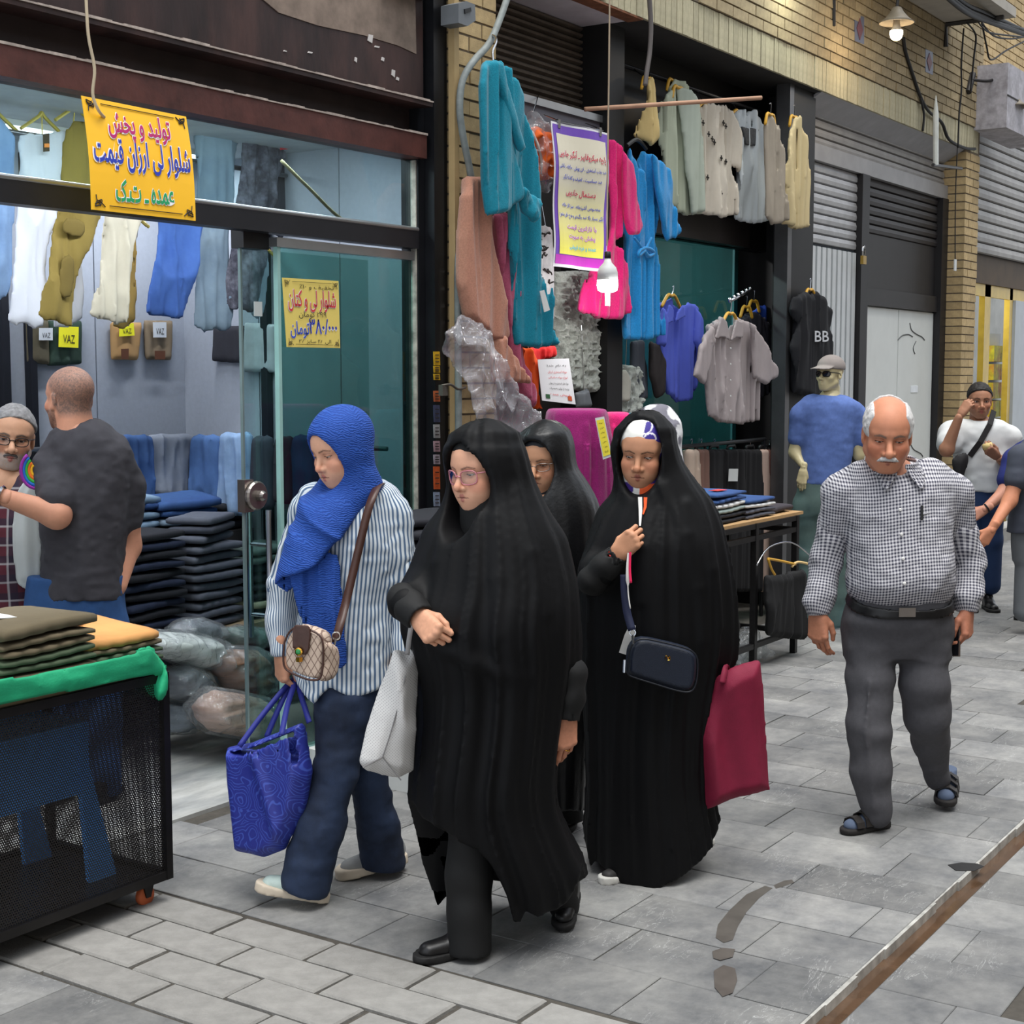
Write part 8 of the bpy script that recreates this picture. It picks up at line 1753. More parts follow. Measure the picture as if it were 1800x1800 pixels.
def grad_mat():
 m, nt, b = _nodes('banner_ground'); L = nt.links; tc = _N(nt, 'ShaderNodeTexCoord'); sp = _N(nt, 'ShaderNodeSeparateXYZ'); L.new(tc.outputs['UV'], sp.inputs[0]); cr = _N(nt, 'ShaderNodeValToRGB'); L.new(sp.outputs['Y'], cr.inputs[0])
 e = cr.color_ramp.elements; e[0].position = 0.08; e[0].color = list(lin((236,226,84))) + [1]; e[1].position = 0.6; e[1].color = list(lin((216,208,186))) + [1]; L.new(cr.outputs[0], b.inputs['Base Color']); b.inputs['Roughness'].default_value = 0.6; return m
patch('ground_print', 0.075,0.93,0.09,0.925, grad_mat(),0.004)
PR, PB, PP, PC = M('ink_red', (206,36,60),0.7), M('ink_blue', (44,62,176),0.7), M('ink_orchid', (206,120,206),0.7), M('ink_cyan', (96,200,200),0.7)
for t, bx, mt in (('پارچه میکروفایبر ـ آبگیر جادویی', (0.09,0.91,0.755,0.825), PR),('ضد جذب استخری ، تن پوش ، ملافه ، بالشی', (0.09,0.91,0.68,0.72), PB),('ضد حساسیت ، لطیف و کاملا آبگیر', (0.16,0.84,0.61,0.65), PB),('دستمال جادویی', (0.24,0.76,0.50,0.555), PR),
                  ('مخصوص آشپزخانه ، میز کار خانه', (0.16,0.86,0.415,0.455), PB),('آبگیر بسیار بالا ضد رنگبندی و طرح های متنوع', (0.09,0.92,0.345,0.39), PB),('با نازلترین قیمت', (0.24,0.80,0.265,0.31), PP),('پخش به صورت', (0.26,0.78,0.195,0.24), PP),('عمده و خرده فروشی', (0.26,0.80,0.125,0.165), PC)):
 words(t, bn, wave_w, bx, mt, OUTW, 0.0055,0.012)
for u in (0.14,0.82): b = MB(); p = wave_w(np.array([u]), np.array([0.99]),0.0)[0]; b.box(p - [0.012,0.008,0.02], p + [0.012,0.008,0.025]); b.tube([p + [0,0,0.02], p + [0.02,0.1,0.06]], 0.003,5); b.build('clip', M('chrome', (190,192,196)), bn)
b = MB(); b.tube([wave_w(np.array([0.1]), np.array([1.01]),0.0)[0], wave_w(np.array([0.9]), np.array([1.01]),0.0)[0]], 0.003,5); b.build('wire', M('chrome', (190,192,196)), bn)
# wooden pole sticking out
b = MB(); b.tube([onY(1028,192,4.30), onY(1338,172,3.72)], 0.013,8); o = b.build('wooden_pole', M('bare_wood', (178,138,112),0.7, var=0.15, scale=10), None, True); tag(o, 'bare wooden pole jutting out over the street from the stall', 'pole')
# pink and blue robes
pr = thing('bathrobe', 'hot-pink bathrobe beside the banner', 'bathrobe', onY(1075,560,4.24), 'bathrobes at the towel stall')
hung('robe_body', 4.26, [(1068,246),(1080,250),(1092,268),(1100,300),(1098,350),(1090,400),(1078,428),(1090,450),(1098,500),(1103,550),(1080,562),(1045,560),(1018,546),(1030,490),(1058,440),(1068,400),(1066,320)], 0.018, PINK, None, None, 0.022,(16,1.0),9.1, parent=pr); hung('robe_sleeve', 4.20, [(1092,266),(1108,288),(1114,340),(1127,398),(1121,412),(1104,413),(1098,385),(1094,340)], 0.018, PINK, None, None, 0.01,(20,2),9.6, parent=pr)
bl = thing('bathrobe', 'bright blue bathrobe with tied belt on a black hanger', 'bathrobe', onY(1128,596,4.30), 'bathrobes at the towel stall')
hung('robe_body', 4.32, [(1100,258),(1112,290),(1122,300),(1133,264),(1150,280),(1156,340),(1148,420),(1152,450),(1156,500),(1161,590),(1130,598),(1097,596),(1091,545),(1094,435),(1090,400),(1096,330)], 0.018, BLUR, None, None, 0.024,(20,0.8),10.1, parent=bl); hung('robe_sleeve', 4.27, [(1142,270),(1172,297),(1180,350),(1193,408),(1186,418),(1168,424),(1158,385),(1150,340)], 0.018, BLUR, None, None, 0.012,(20,2),10.6, parent=bl); hung('robe_sleeve', 4.34, [(1096,330),(1100,370),(1094,412),(1084,414),(1086,380)], 0.018, BLUR, None, None, 0.01, seed=10.9, parent=bl)
b = MB(); b.tube(spline([onY(x, y, 4.27) for x, y in ((1115,418),(1126,432),(1133,440),(1145,418))], 4),0.008,6); b.tube(spline([onY(x, y, 4.27) for x, y in ((1133,440),(1122,450),(1125,440),(1138,436),(1150,444),(1140,450),(1133,440))], 4),0.011,6); b.build('belt', BLUR, bl, True)
b = MB(); b.tube(spline([onY(x, y, 4.30) for x, y in ((1102,256),(1116,246),(1126,250),(1136,262))], 4),0.012,6); b.tube([onY(1120,246,4.30), onY(1118,226,4.42)], 0.003,5); b.build('hanger', M('black_plastic', (18,18,20)), bl)
# hanging bulb on a cord
lb_ = thing('hanging_bulb', 'white led bulb lamp lit on a hanging cord before the stall', 'lamp', onY(1068,556,3.98)); LY = 3.98
b = MB(); b.tube(spline([onY(1072,-30, LY), onY(1070,150, LY), onY(1068,300, LY), onY(1067,432, LY)], 4),0.0045,6); b.build('cord', M('hemp_cord', (168,150,128),0.9), lb_)
c0 = onY(1068,482, LY); s_ = 0.00225
b = MB(); b.lathe([(0.010,0.118),(0.017,0.115),(0.018,0.085),(0.013,0.080)], c0, n=14); b.build('socket', M('black_plastic', (18,18,20)), lb_, True); b = MB(); b.lathe([(0.015,0.082),(0.022,0.06),(0.045,0.035),(0.053,0.01),(0.055,-0.03)], c0, n=20); b.build('bulb_body', WHITE, lb_, True); b = MB(); b.lathe([(0.055,-0.03),(0.056,-0.06),(0.05,-0.085),(0.03,-0.094),(0.0,-0.095)], c0, n=20); b.build('bulb_glass', M('led_glow', (255,255,255),0.4, emit=(255,252,246), estr=14.0), lb_, True); b = MB(); b.tube([c0 + [0,0,-0.09], c0 + [0,0,-0.165]], 0.014,8); b.build('hook_rod', WHITE, lb_)
la = bpy.data.lights.new('bulb_lamp', 'POINT'); la.energy = 8; la.shadow_soft_size = 0.06; lo = bpy.data.objects.new('bulb_lamp', la); COL.objects.link(lo); lo.parent = lb_; lo.location = (0,-0.02,-0.07 + c0[2] - lb_.location[2] - 0.05)
# white printed scarf, fur throws, cloths, paper notice
hung('printed_scarf', 4.42, [(940,398),(958,396),(971,404),(974,480),(972,562),(958,568),(944,520),(940,460)], 0.012, M('white_print_scarf', (206,204,204),0.9, var=0.3, scale=9, rgb2=(196,194,196)), 'white scarf with black motifs behind the teal robe', 'scarf', 0.01,(16,1),11.0)
b = MB(); rr = random.Random(2)
for i in range(16): x, y = 944 + rr.uniform(0,22),404 + rr.choice((0,55)) + rr.uniform(0,40); b.tube(spline([onY(x + k * 3 * rr.uniform(-1,1), y + k * 4 * rr.uniform(0,1),4.395) for k in range(4)], 2),0.005,4)
b.build('motif', INKK, bpy.data.objects['printed_scarf'])
FUR = M('grey_fur', (172,176,168),1.0, var=0.25, scale=90, bump=1.0, bscale=140, sheen=0.4)
hung('fur_throw', 4.50, [(974,478),(1010,476),(1074,480),(1078,560),(1076,640),(1070,682),(1030,690),(990,684),(975,650),(972,560)], 0.04, FUR, 'pale grey fur throw hanging in the towel stall', 'throw', 0.02,(30,30),12.0,0.01, edge=0.03)
hung('fur_rug', 4.56, [(1072,640),(1118,644),(1122,700),(1116,730),(1078,730),(1070,690)], 0.03, FUR, 'small white fur rug beside the big fur throw', 'rug', 0.02,(30,30),12.6,0.011)
hung('glove_pack', 4.48, [(1078,655),(1096,650),(1106,668),(1104,706),(1076,706)], 0.02, M('cream_gloves', (196,192,178),0.9, bump=0.3), 'cream bath mitt with card tag on a hook', 'mitt', 0.008, seed=13.0)
hung('kese_pack', 4.44, [(1010,690),(1030,684),(1038,715),(1012,716)], 0.02, M('grey_plastic_pack', (106,110,114),0.4, var=0.2), 'grey plastic pouch beside the paper notice', 'pouch', 0.008, seed=13.4)
hung('cloth_hanging', 4.20, [(906,610),(928,612),(936,640),(940,690),(946,720),(936,718),(926,680),(915,650)], 0.018, M('orange_cloth', (232,88,28),0.9, var=0.12, bump=0.3), 'orange cloth hanging below the teal robe', 'cloth', 0.02,(34,1.2),14.0,0.009); hung('cloth_hanging', 4.24, [(926,612),(972,608),(976,626),(950,632),(938,650),(930,636)], 0.016, M('red_cloth', (214,34,34),0.9, var=0.12, bump=0.3), 'red cloth peeping out below the teal robe', 'cloth', 0.014,(30,3),14.5,0.009)
cs = [onY(945,632,4.14), onY(1000,630,4.14), onY(1012,711,4.14), onY(953,704,4.14)]; wp, n = quad(cs); nt_ = thing('paper_notice', 'white paper notice with lines of red and black writing', 'notice', cs[3]); board('sheet', wp, n, M('paper_white', (226,224,226),0.6, var=0.03), nt_, 0.002,3,3)
for t, v, mt in (('به نام خدا', 0.84, INKK),('حوله استخری ارزان', 0.70, INKR),('انواع حوله صادراتی', 0.57, INKR),('حوله های استخری و تن پوش', 0.44, INKK),('عرضه از تولید به مصرف', 0.32, INKK),('فروش عمده', 0.18, INKR)): lettering('lettering', t, None, (0.26,0.86, v - 0.035, v + 0.035), mt, nt_, 0.002, True, 0.0, wp)
for u, col in ((0.18,(40,90,50)),(0.84,(190,80,40))): b = MB(); b.prism([wp(u + a, 0.12 + c_, 0.001) for a, c_ in ((-0.06,-0.05),(0.06,-0.05),(0.06,0.05),(-0.06,0.05))], -n * -0.001); b.build('stamp', M('stamp_%d' % col[0], col, 0.7), nt_)
def wire(o, p, q): b = MB(); b.tube([p, q], 0.0025,5); b.build('wire', M('chrome', (190,192,196)), o)
for o in [x for x in bpy.data.objects if x.name.startswith(('printed_scarf', 'cloth_hanging', 'paper_notice', 'glove_pack', 'kese_pack', 'fur_rug'))]:
 q = np.array(o.location) + [0,0,0.0]; top = max([(o.matrix_basis @ v.co).z for v in o.data.vertices]) if o.type == 'MESH' else q[2] + 0.3
 wire(o, [q[0], q[1], top - 0.01], [q[0], 4.50,2.94])
# plastic sheet over the goods at the pillar foot
cloth('plastic_sheet', frameY(3.98), [(771,584),(790,575),(812,552),(845,575),(866,600),(880,640),(905,690),(935,716),(950,740),(930,765),(880,780),(835,760),(822,700),(812,650),(785,620)], 0.03, film_mat('milky_film', (206,200,206),0.22), None, h=0.011, fold=0.03, fs=(12,7), seed=15.0, label='clear plastic sheet draped below the towels on the pillar', cat='plastic sheet')
# fabric-draped towers
def tower(x0, x1, ytop, xb0, xb1, d, mat, lb, seed, dep=0.22, nfold=22):
 fr_ = frameD(d); zt = fr_.px((x0 + x1) / 2, ytop)[1]; T = []
 for t in np.linspace(0,1,10):
  z = zt * (1 - t) + 0.02 * t; a0, a1 = fr_.px(x0, ytop)[0] * (1 - t) + fr_.px(xb0,900)[0] * t, fr_.px(x1, ytop)[0] * (1 - t) + fr_.px(xb1,900)[0] * t; T.append([z, (a0 + a1) / 2,(a1 - a0) / 2, dep * (0.85 + 0.15 * t),0.0])
 T = np.array(T)[::-1]
 def fn(p):
  dd, du, dw, z = prof_fn(p, fr_, T, 3.0); th = np.arctan2(du, dw); A = 0.014 * np.clip((zt - z) / 0.15,0,1); nn = vnoise(np.stack([th * nfold / 2 + seed, z * 0.6, z * 0], 1)); return smax(dd - A * (1 - np.abs(2 * nn - 1)) * 1.6, z - zt, 0.03) * 0.8
 pts = [fr_.P(u, z, w) for u in ((T[:, 1] - T[:, 2]).min() - 0.05,(T[:, 1] + T[:, 2]).max() + 0.05) for z in (0.02, zt + 0.03) for w in (-dep - 0.05, dep + 0.05)]
 V, Q = surf(fn, *bounds(pts, 0.0),0.012); o = mesh_obj('draped_stand', V, Q, mat, None, True); return tag(o, lb, 'display stand')
PUR = TERRY('purple_terry', (140,14,98))
tw = tower(962,1066,716,930,1100,6.62, PUR, 'display stand draped in pleated purple towelling', 1.0); tower(1064,1106,722,1060,1130,6.98, PINK, 'narrower display stand draped in pink towelling', 5.0,0.16); tower(1086,1122,724,1090,1140,7.3, TEAL, 'teal towelling stand behind the pink one', 9.0,0.14)
cs = [onD(1046,735,6.38), onD(1062,732,6.38), onD(1076,802,6.37), onD(1060,808,6.37)]; wp, n = quad(cs); ys = thing('price_label', 'tall yellow label with writing pinned on the purple towelling', 'label', cs[3]); board('card', wp, n, WHITE, ys, 0.002,3,3); b = MB(); b.prism([wp(u, v, 0.001) for u, v in ((0.1,0.06),(0.9,0.06),(0.9,0.94),(0.1,0.94))], n * 0.001); b.build('print_ground', M('label_yellow', (232,214,60),0.6), ys)
for k in range(7): lettering('lettering', ('حوله', 'تن', 'پوش', 'لطیف', 'نخی', 'ویژه', 'اعلا')[k], None, (0.3,0.7,0.83 - k * 0.115,0.88 - k * 0.115), INKK, ys, 0.003, True, 0.0, wp)
# shirts on the rail of the right bay
b = MB(); b.tube([(7.85,4.47,3.55),(10.25,4.47,3.55)], 0.014,8); o = b.build('clothes_rail', M('dark_rail', (40,40,42),0.4, metal=0.6), None, True); tag(o, 'dark rail carrying the pale shirts above the black stall', 'rail')
WOOD = M('yellow_wood_hanger', (206,156,50),0.45, var=0.1)
def hanger(parent, p, w=0.20, ax=(1,0,0), mat=WOOD, top=None, drop=0.075):
 ax = unit(ax); b = MB(); b.tube(spline([p - ax * w + [0,0,-drop], p - ax * 0.05, p, p + ax * 0.05, p + ax * w + [0,0,-drop]], 5), [0.008] + [0.011] * 19 + [0.008], 6)
 h = b.build('hanger', mat, parent, True); b = MB(); tp = p + np.array([0,0,0.07]) if top is None else np.asarray(top, float); b.tube(spline([p, p * 0.4 + tp * 0.6 + [0.01,0,0], tp + [0.012,0,0.012], tp + [-0.012,0,0.004]], 4),0.0028,5); b.build('hook', M('chrome', (190,192,196)), h)
SG = 'shirts on the rail of the black stall'
rows_ = [
 ([(1139,134),(1147,150),(1153,190),(1151,240),(1136,258),(1121,240),(1128,190),(1132,150)], (196,172,116),4.35, 'tan shirt with a turned-up sleeve at the end of the rail'),
 ([(1160,172),(1183,138),(1200,150),(1216,190),(1224,250),(1222,340),(1226,376),(1196,380),(1170,362),(1160,290),(1155,230)], (176,182,160),4.42, 'pale sage shirt next to the tan one'),
 ([(1192,150),(1206,160),(1225,200),(1233,280),(1232,372),(1208,378),(1200,300),(1196,220)], (170,178,164),4.37, 'second sage shirt overlapping the first'),
 ([(1222,196),(1240,180),(1252,186),(1262,186),(1278,184),(1288,215),(1302,296),(1292,304),(1284,292),(1292,378),(1262,384),(1236,374),(1228,290),(1220,240)], (206,196,180),4.40, 'cream t-shirt with scattered black crosses'),
 ([(1284,200),(1298,192),(1307,205),(1318,192),(1336,208),(1346,260),(1354,312),(1346,322),(1342,330),(1344,388),(1320,394),(1298,386),(1292,330),(1288,260)], (200,206,208),4.42, 'white t-shirt with a dark patterned panel'),
 ([(1346,220),(1354,198),(1362,220),(1370,280),(1377,388),(1352,396),(1345,380),(1346,300)], (150,140,126),4.21, 'taupe shirt hanging edge-on'),
 ([(1384,240),(1396,202),(1404,222),(1411,262),(1414,334),(1412,400),(1395,404),(1376,394),(1378,330),(1374,322),(1380,280)], (198,180,138),4.21, 'beige shirt at the far end of the rail by the post')]
for i, (px_, col, Y, lb) in enumerate(rows_):
 t = hung('hanging_shirt', Y, px_, 0.015, M('shirt_%d' % i, col, 0.9, var=0.06, bump=0.15), lb, 'shirt', 0.028,(13,0.9),16.0 + i * 1.3,0.012, SG)
 P2 = np.array(px_); tx, ty = P2[P2[:, 1].argmin()]; hanger(t, onY(tx, ty + 4, Y),0.16 if i in (3,4) else 0.08, top=(onY(tx, ty + 4, Y) * [1,0,0] + [0,4.47,3.545]) if Y > 4.3 else onY(tx, ty - 14, Y))
 if i == 3:
  for x, y in ((1231,208),(1236,216),(1272,216),(1276,222),(1246,236),(1252,244),(1256,250),(1268,278),(1276,284),(1244,312),(1268,340)):
   b = MB(); p = onY(x, y, Y - 0.045); b.box(p - [0.018,0.002,0.005], p + [0.018,0.002,0.005]); b.box(p - [0.005,0.002,0.018], p + [0.005,0.002,0.018]); b.build('cross_print', INKK, t)
 if i == 4: cloth('chest_panel', frameY(Y), [(1292,224),(1322,228),(1316,258),(1300,256)], 0.004, M('dark_panel', (76,78,80),0.9, var=0.3, scale=60), t, h=0.012, w0=0.045, smooth_poly=False); 
# shirts at head height inside the bay
def shirt_px(name, Y, body, sl_l, sl_r, col, lb, seed, collar=None, gr=None, cat='shirt', mat=None):
 m_ = mat or M('cloth_%s' % name, col, 0.9, var=0.07, bump=0.15); t = thing('hanging_shirt', lb, cat, onY(np.mean([q[0] for q in body]), max(q[1] for q in body), Y), gr)
 hung('body', Y, body, 0.016, m_, None, None, 0.026,(13,0.8), seed, 0.011, parent=t)
 for s in (sl_l, sl_r):
  if s: hung('sleeve', Y - 0.04, s, 0.018, m_, None, None, 0.014,(14,1), seed + 0.4,0.011, parent=t)
 if collar:
  for cpx in collar: cloth('collar', frameY(Y - 0.05), cpx, 0.006, m_, t, h=0.010, smooth_poly=False)
 return t
SG2 = 'shirts hanging in the black stall'
t = shirt_px('periwinkle', 4.52, [(1160,536),(1182,524),(1192,546),(1202,532),(1222,540),(1226,600),(1222,660),(1214,700),(1190,708),(1172,690),(1162,620)], [(1160,540),(1168,560),(1164,610),(1154,606),(1154,570)], [(1218,540),(1230,562),(1234,620),(1226,634),(1216,600)], (84,98,196), 'periwinkle-blue short-sleeved shirt beside the blue robe', 21.0,([(1166,570),(1176,534),(1184,545),(1182,566)], [(1186,566),(1190,550),(1200,536),(1204,556)]), SG2); hanger(t, onY(1180,520,4.50),0.13, top=onY(1183,506,4.5))
t = shirt_px('greige', 4.28, [(1244,575),(1272,555),(1282,590),(1294,556),(1316,566),(1330,590),(1332,640),(1330,690),(1326,740),(1300,746),(1260,742),(1242,732),(1236,660),(1238,610)], [(1246,572),(1252,600),(1240,650),(1232,676),(1216,660),(1226,610)], [(1314,566),(1336,590),(1352,630),(1368,658),(1342,676),(1322,664),(1320,610)], (156,146,146), 'grey-beige short-sleeved shirt with open collar on a yellow hanger', 22.0,([(1256,596),(1268,556),(1277,566),(1282,598),(1270,592)], [(1284,600),(1294,562),(1304,566),(1306,592),(1292,594)]), SG2); hanger(t, onY(1284,552,4.26),0.13)
b = MB()
for y in (612,640,668,696,722): b.lathe([(0.006,0),(0.006,0.004)], onY(1284, y, 4.225),(0,-1,0),8)
tag(b.build('buttons', WHITE, t), kind='stuff')
t = shirt_px('charcoal', 4.58, [(1300,560),(1324,548),(1344,566),(1352,620),(1350,690),(1330,700),(1310,680)], None, [(1340,562),(1358,590),(1368,634),(1356,644),(1346,610)], (44,42,50), 'charcoal shirt behind the grey-beige one', 23.0, None, SG2); hanger(t, onY(1312,540,4.5),0.1)
t = shirt_px('royal', 4.64, [(1318,548),(1336,536),(1356,552),(1366,600),(1364,660),(1340,660)], None, [(1354,550),(1368,580),(1380,640),(1370,646),(1360,600)], (44,80,176), 'royal-blue shirt rearmost on the slanting arm', 24.0, None, SG2); hanger(t, onY(1325,530,4.55),0.1)
b = MB(); b.tube([onY(1283,530,4.26), onY(1322,508,4.60)], 0.010,8); o = b.build('shirt_display', M('chrome', (190,192,196)), None, True); tag(o, 'slanting chrome arm with beads carrying the shirts', 'display arm')
for k in range(6): b = MB(); q = onY(1283,530,4.26) * (1 - k / 5.5) + onY(1322,508,4.60) * (k / 5.5); b.lathe([(0.0,-0.014),(0.014,-0.007),(0.016,0),(0.014,0.007),(0,0.014)], q + [0,0,0.012], (0.3,0.9,0),10); b.build('bead', M('chrome', (190,192,196)), o, True)
t = hung('hanging_vest', 4.22, [(1396,522),(1412,512),(1420,520),(1428,510),(1444,522),(1456,545),(1452,580),(1460,600),(1458,690),(1430,702),(1398,690),(1392,610),(1398,570),(1392,545)], 0.03, M('black_vest', (20,21,26),0.8, var=0.1), 'black sleeveless vest with white emblem on the black post', 'vest', 0.015,(12,1),25.0,0.012, edge=0.03); hanger(t, onY(1424,510,4.21),0.11)
wv_, nv_ = quad([onY(x, y, 4.165) for x, y in ((1430,580),(1460,580),(1460,612),(1430,612))]); lettering('emblem', 'BB', None, (0.08,0.9,0.35,0.95), M('emblem_white', (200,202,206),0.7), t, 0.0, False, 0.01, wv_)
t = hung('hanging_trousers', 4.55, [(1110,600),(1128,598),(1134,640),(1134,700),(1120,704),(1108,690)], 0.02, M('slate_knit', (64,68,76),0.9, var=0.1), 'slate trousers folded under the blue robe', 'trousers', 0.012, seed=26.0); t = hung('hanging_vest', 4.5, [(1138,600),(1156,606),(1166,640),(1168,690),(1150,700),(1140,660)], 0.02, M('dark_brown_vest', (40,34,34),0.8), 'dark brown vest between the robe and the periwinkle shirt', 'vest', 0.012, seed=26.6)
# trouser rack in the bay
rk_ = thing('garment_rack', 'black garment rack of hanging trousers inside the black stall', 'rack', (9.0,4.40,0.0)); RZ = onY(1300,776,4.40)[2]; b = MB(); b.tube([(8.0,4.40, RZ),(9.84,4.40, RZ)], 0.014,8); b.build('bar', M('dark_rail', (40,40,42)), rk_)
for x in (8.0,9.82): b = MB(); b.tube([(x, 4.40,0),(x, 4.40, RZ)], 0.014,8); b.build('post', M('dark_rail', (40,40,42)), rk_)
SG3 = 'trousers on the black rack'
cols = [((186,166,150), 'beige'),((120,90,80), 'brown'),((22,21,23), 'black'),((26,25,28), 'black'),((24,23,25), 'black'),((186,160,146), 'pale pink'),((110,74,66), 'russet'),((28,46,84), 'navy'),((120,78,66), 'rust'),((60,56,58), 'grey')]
for i, (x0, x1,(col, cn)) in enumerate(zip((1204,1224,1240,1268,1300,1334,1346,1356,1366,1376),(1226,1240,1270,1302,1336,1348,1358,1368,1378,1388), cols)):
 Y = 4.40; ytop = 790
 t = hung('hanging_trousers', Y, [(x0, ytop),(x1, ytop),(x1 + 1,850),(x1,930),(x1 - 1,1040),(x0 + 1,1040),(x0,930)], 0.03, M('rack_%s' % cn.replace(' ', '_'), col, 0.9, var=0.1), '%s trousers hanging on the black rack %s' % (cn, 'by the grey-beige shirt' if i < 5 else 'by the aluminium post'), 'trousers', 0.01,(20,0.5),30.0 + i, 0.016, SG3)
 hanger(t, onY((x0 + x1) / 2, ytop - 6, Y),0.06, mat=M('black_plastic', (18,18,20)), drop=0.02, top=onY((x0 + x1) / 2, ytop - 15, Y))
flat('price_tag', frameY(4.34), [(1281,824),(1297,824),(1296,846),(1280,846)], WHITE, bpy.data.objects['garment_rack'], 0.0)
# table with folded clothes, hangers and hanging shorts
T0 = onZ(1315,1175); tz = 0.86
tb = thing('display_table', 'black metal frame table with folded clothes before the black stall', 'table', (8.1,3.9,0)); TBX0, TBX1, TBY0, TBY1 = 7.35,8.62,3.64,4.10
FRM = M('chipped_black_frame', (26,25,26),0.45, metal=0.3, var=0.3, scale=40)
for x in (TBX0,8.02, TBX1):
 for y in (TBY0, TBY1): b = MB(); b.box((x - 0.018, y - 0.018,0),(x + 0.018, y + 0.018, tz)); b.build('leg', FRM, tb)
for z in (tz - 0.03,0.76,0.12):
 for y in (TBY0, TBY1): b = MB(); b.box((TBX0, y - 0.015, z),(TBX1, y + 0.015, z + 0.03)); b.build('rail', FRM, tb)
 for x in (TBX0, TBX1): b = MB(); b.box((x - 0.015, TBY0, z),(x + 0.015, TBY1, z + 0.03)); b.build('rail', FRM, tb)
b = MB(); b.box((TBX0, TBY0, tz),(TBX1 + 0.12, TBY1, tz + 0.018)); b.build('board', M('chipboard', (176,140,96),0.8, var=0.15), tb)
CT2 = tz + 0.018
for i, (m_, n_) in enumerate(((BD, 'black'),(BD, 'black'),(M('pale_sage_fold', (150,164,160),0.9), 'pale sage'),(M('white_fold', (206,206,204),0.9), 'white'),(MBD, 'blue denim'),(MBD, 'blue denim'))): fold_item((7.80,3.86, CT2 + i * 0.03),0.05, m_, 'folded %s garment in the larger pile on the black table' % n_, 'folded clothes on the black table', 0.42,0.36,0.030, name='folded_garment', cat='garment')
for i, (m_, n_) in enumerate(((M('slate_fold', (80,82,92),0.9), 'slate'),(M('slate_fold', (80,82,92)), 'slate'),(M('white_fold', (206,206,204)), 'white'),(MBD, 'denim'))): fold_item((8.20,3.84, CT2 + i * 0.03),-0.05, m_, 'folded %s garment in the smaller pile beside it on the black table' % n_, 'folded clothes on the black table', 0.36,0.34,0.030, name='folded_garment', cat='garment')
fold_item((8.56,3.86, CT2),0.0, M('charcoal_fold', (60,56,62),0.9), 'charcoal garment at the table end by the mannequin', None, 0.30,0.34,0.05, name='folded_garment', cat='garment')
p = np.array([7.84,3.80, CT2 + 0.182]); b = MB(); b.prism([p + np.array(v) for v in ((-0.06,-0.03,0),(0.05,-0.04,0),(0.06,0.02,0),(-0.05,0.03,0))], (0,0,0.003)); o = b.build('paper_tag', M('red_tag', (214,70,66),0.6)); tag(o, 'red tag lying on the blue denim pile', 'tag')
sh_ = hung('hanging_shorts', 3.58, [(1345,1012),(1380,1008),(1412,1000),(1416,1060),(1410,1124),(1378,1122),(1345,1116),(1340,1060)], 0.03, M('black_shorts', (16,16,18),0.8), 'black shorts hanging from the front of the metal table', 'shorts', 0.018,(14,1),41.0,0.011, edge=0.03)
HG = 'spare hangers on the table front'
for i, (q, m_, lb) in enumerate(((((1330,994),(1352,962),(1392,954),(1428,980)), M('chrome', (190,192,196)), 'white wire hanger hooked on the table front'),(((1350,982),(1372,986),(1398,992)), WOOD, 'yellow wooden hanger lying across the shorts'),(((1392,996),(1402,988),(1424,992)), M('pale_wood', (222,190,130),0.5), 'pale wooden hanger beside the wire hanger'),(((1350,982),(1356,1000),(1362,1010)), WOOD, 'wooden hanger dangling end-on over the shorts'))):
 b = MB(); b.tube(spline([onY(x, y, 3.52) for x, y in q], 4),0.008 if i else 0.005,6); o = b.build('clothes_hanger', m_, None, True); tag(o, lb, 'hanger', HG)
# litter of clear plastic under the table
cloth('plastic_litter', frameY(3.75), [(1290,1150),(1300,1110),(1320,1100),(1335,1130),(1360,1150),(1362,1168),(1330,1174),(1296,1170)], 0.08, FILM, None, h=0.014, fold=0.03, fs=(18,18), seed=42.0, label='crumpled clear plastic under the metal table', cat='plastic litter')
# mannequin
Dq = float(np.array([9.55,4.02,0]) @ FWD); fr = frameD(Dq); J = lambda x, y, dd=0.0: onD(x, y, Dq + dd)
mn = thing('mannequin', 'headed shop mannequin in grey cap, blue t-shirt and faded green jeans', 'mannequin', J(1445,900) * [1,1,0])
MSK = M('mannequin_plastic', (200,188,150),0.4, vcol=True, var=0.03)
c = J(1459,657); R = head_axes(48,-2,0); s_m = dict(skin=(206,192,150), scale=1.0, lip=(206,188,150), brow_col=(206,192,150), eye_up=0.001, neck=0.05)
hp = make_head(c, R, s_m, h=0.0045); hp = [(v, q, np.tile(lin((206,192,150)),(len(v),1))) for v, q, k in hp]
e1, q1 = J(1398,795,0.02), J(1412,828,-0.08)
h1 = make_hand(q1,-UPV * 0.9 - RGT * 0.1,-FWD * 0.8 - RGT * 0.4, [(20,25,15)] * 4,0.9,-1,0.2,(206,192,150), h=0.004)
limbs = [([c + R @ [0,-0.04,-0.1], J(1452,720), J(1446,800), J(1440,860)], [0.05,0.10,0.10,0.11]),([J(1440,722), J(1408,730), e1, h1[3]((0,-0.03,0))], [0.07,0.055,0.042,0.022]),([J(1460,722), J(1500,730), J(1510,800)], [0.07,0.055,0.042]),([J(1424,870), J(1420,960), J(1418,1085)], [0.08,0.055,0.04]),([J(1460,870), J(1462,960), J(1464,1085)], [0.08,0.055,0.04])]
def bf(p):
 d = None
 for pts, rs in limbs: d = chain(p, pts, rs, 0.03, d)
 return d
A = np.array([q for pts, _ in limbs for q in pts]); V, Q = surf(bf, A.min(0) - 0.14, A.max(0) + 0.14,0.014); V, Q, C_ = join([(V, Q, np.tile(lin((206,192,150)),(len(V),1)))] + hp + [h1[:3]]); mesh_obj('body', V, Q, MSK, mn, True, col=C_)
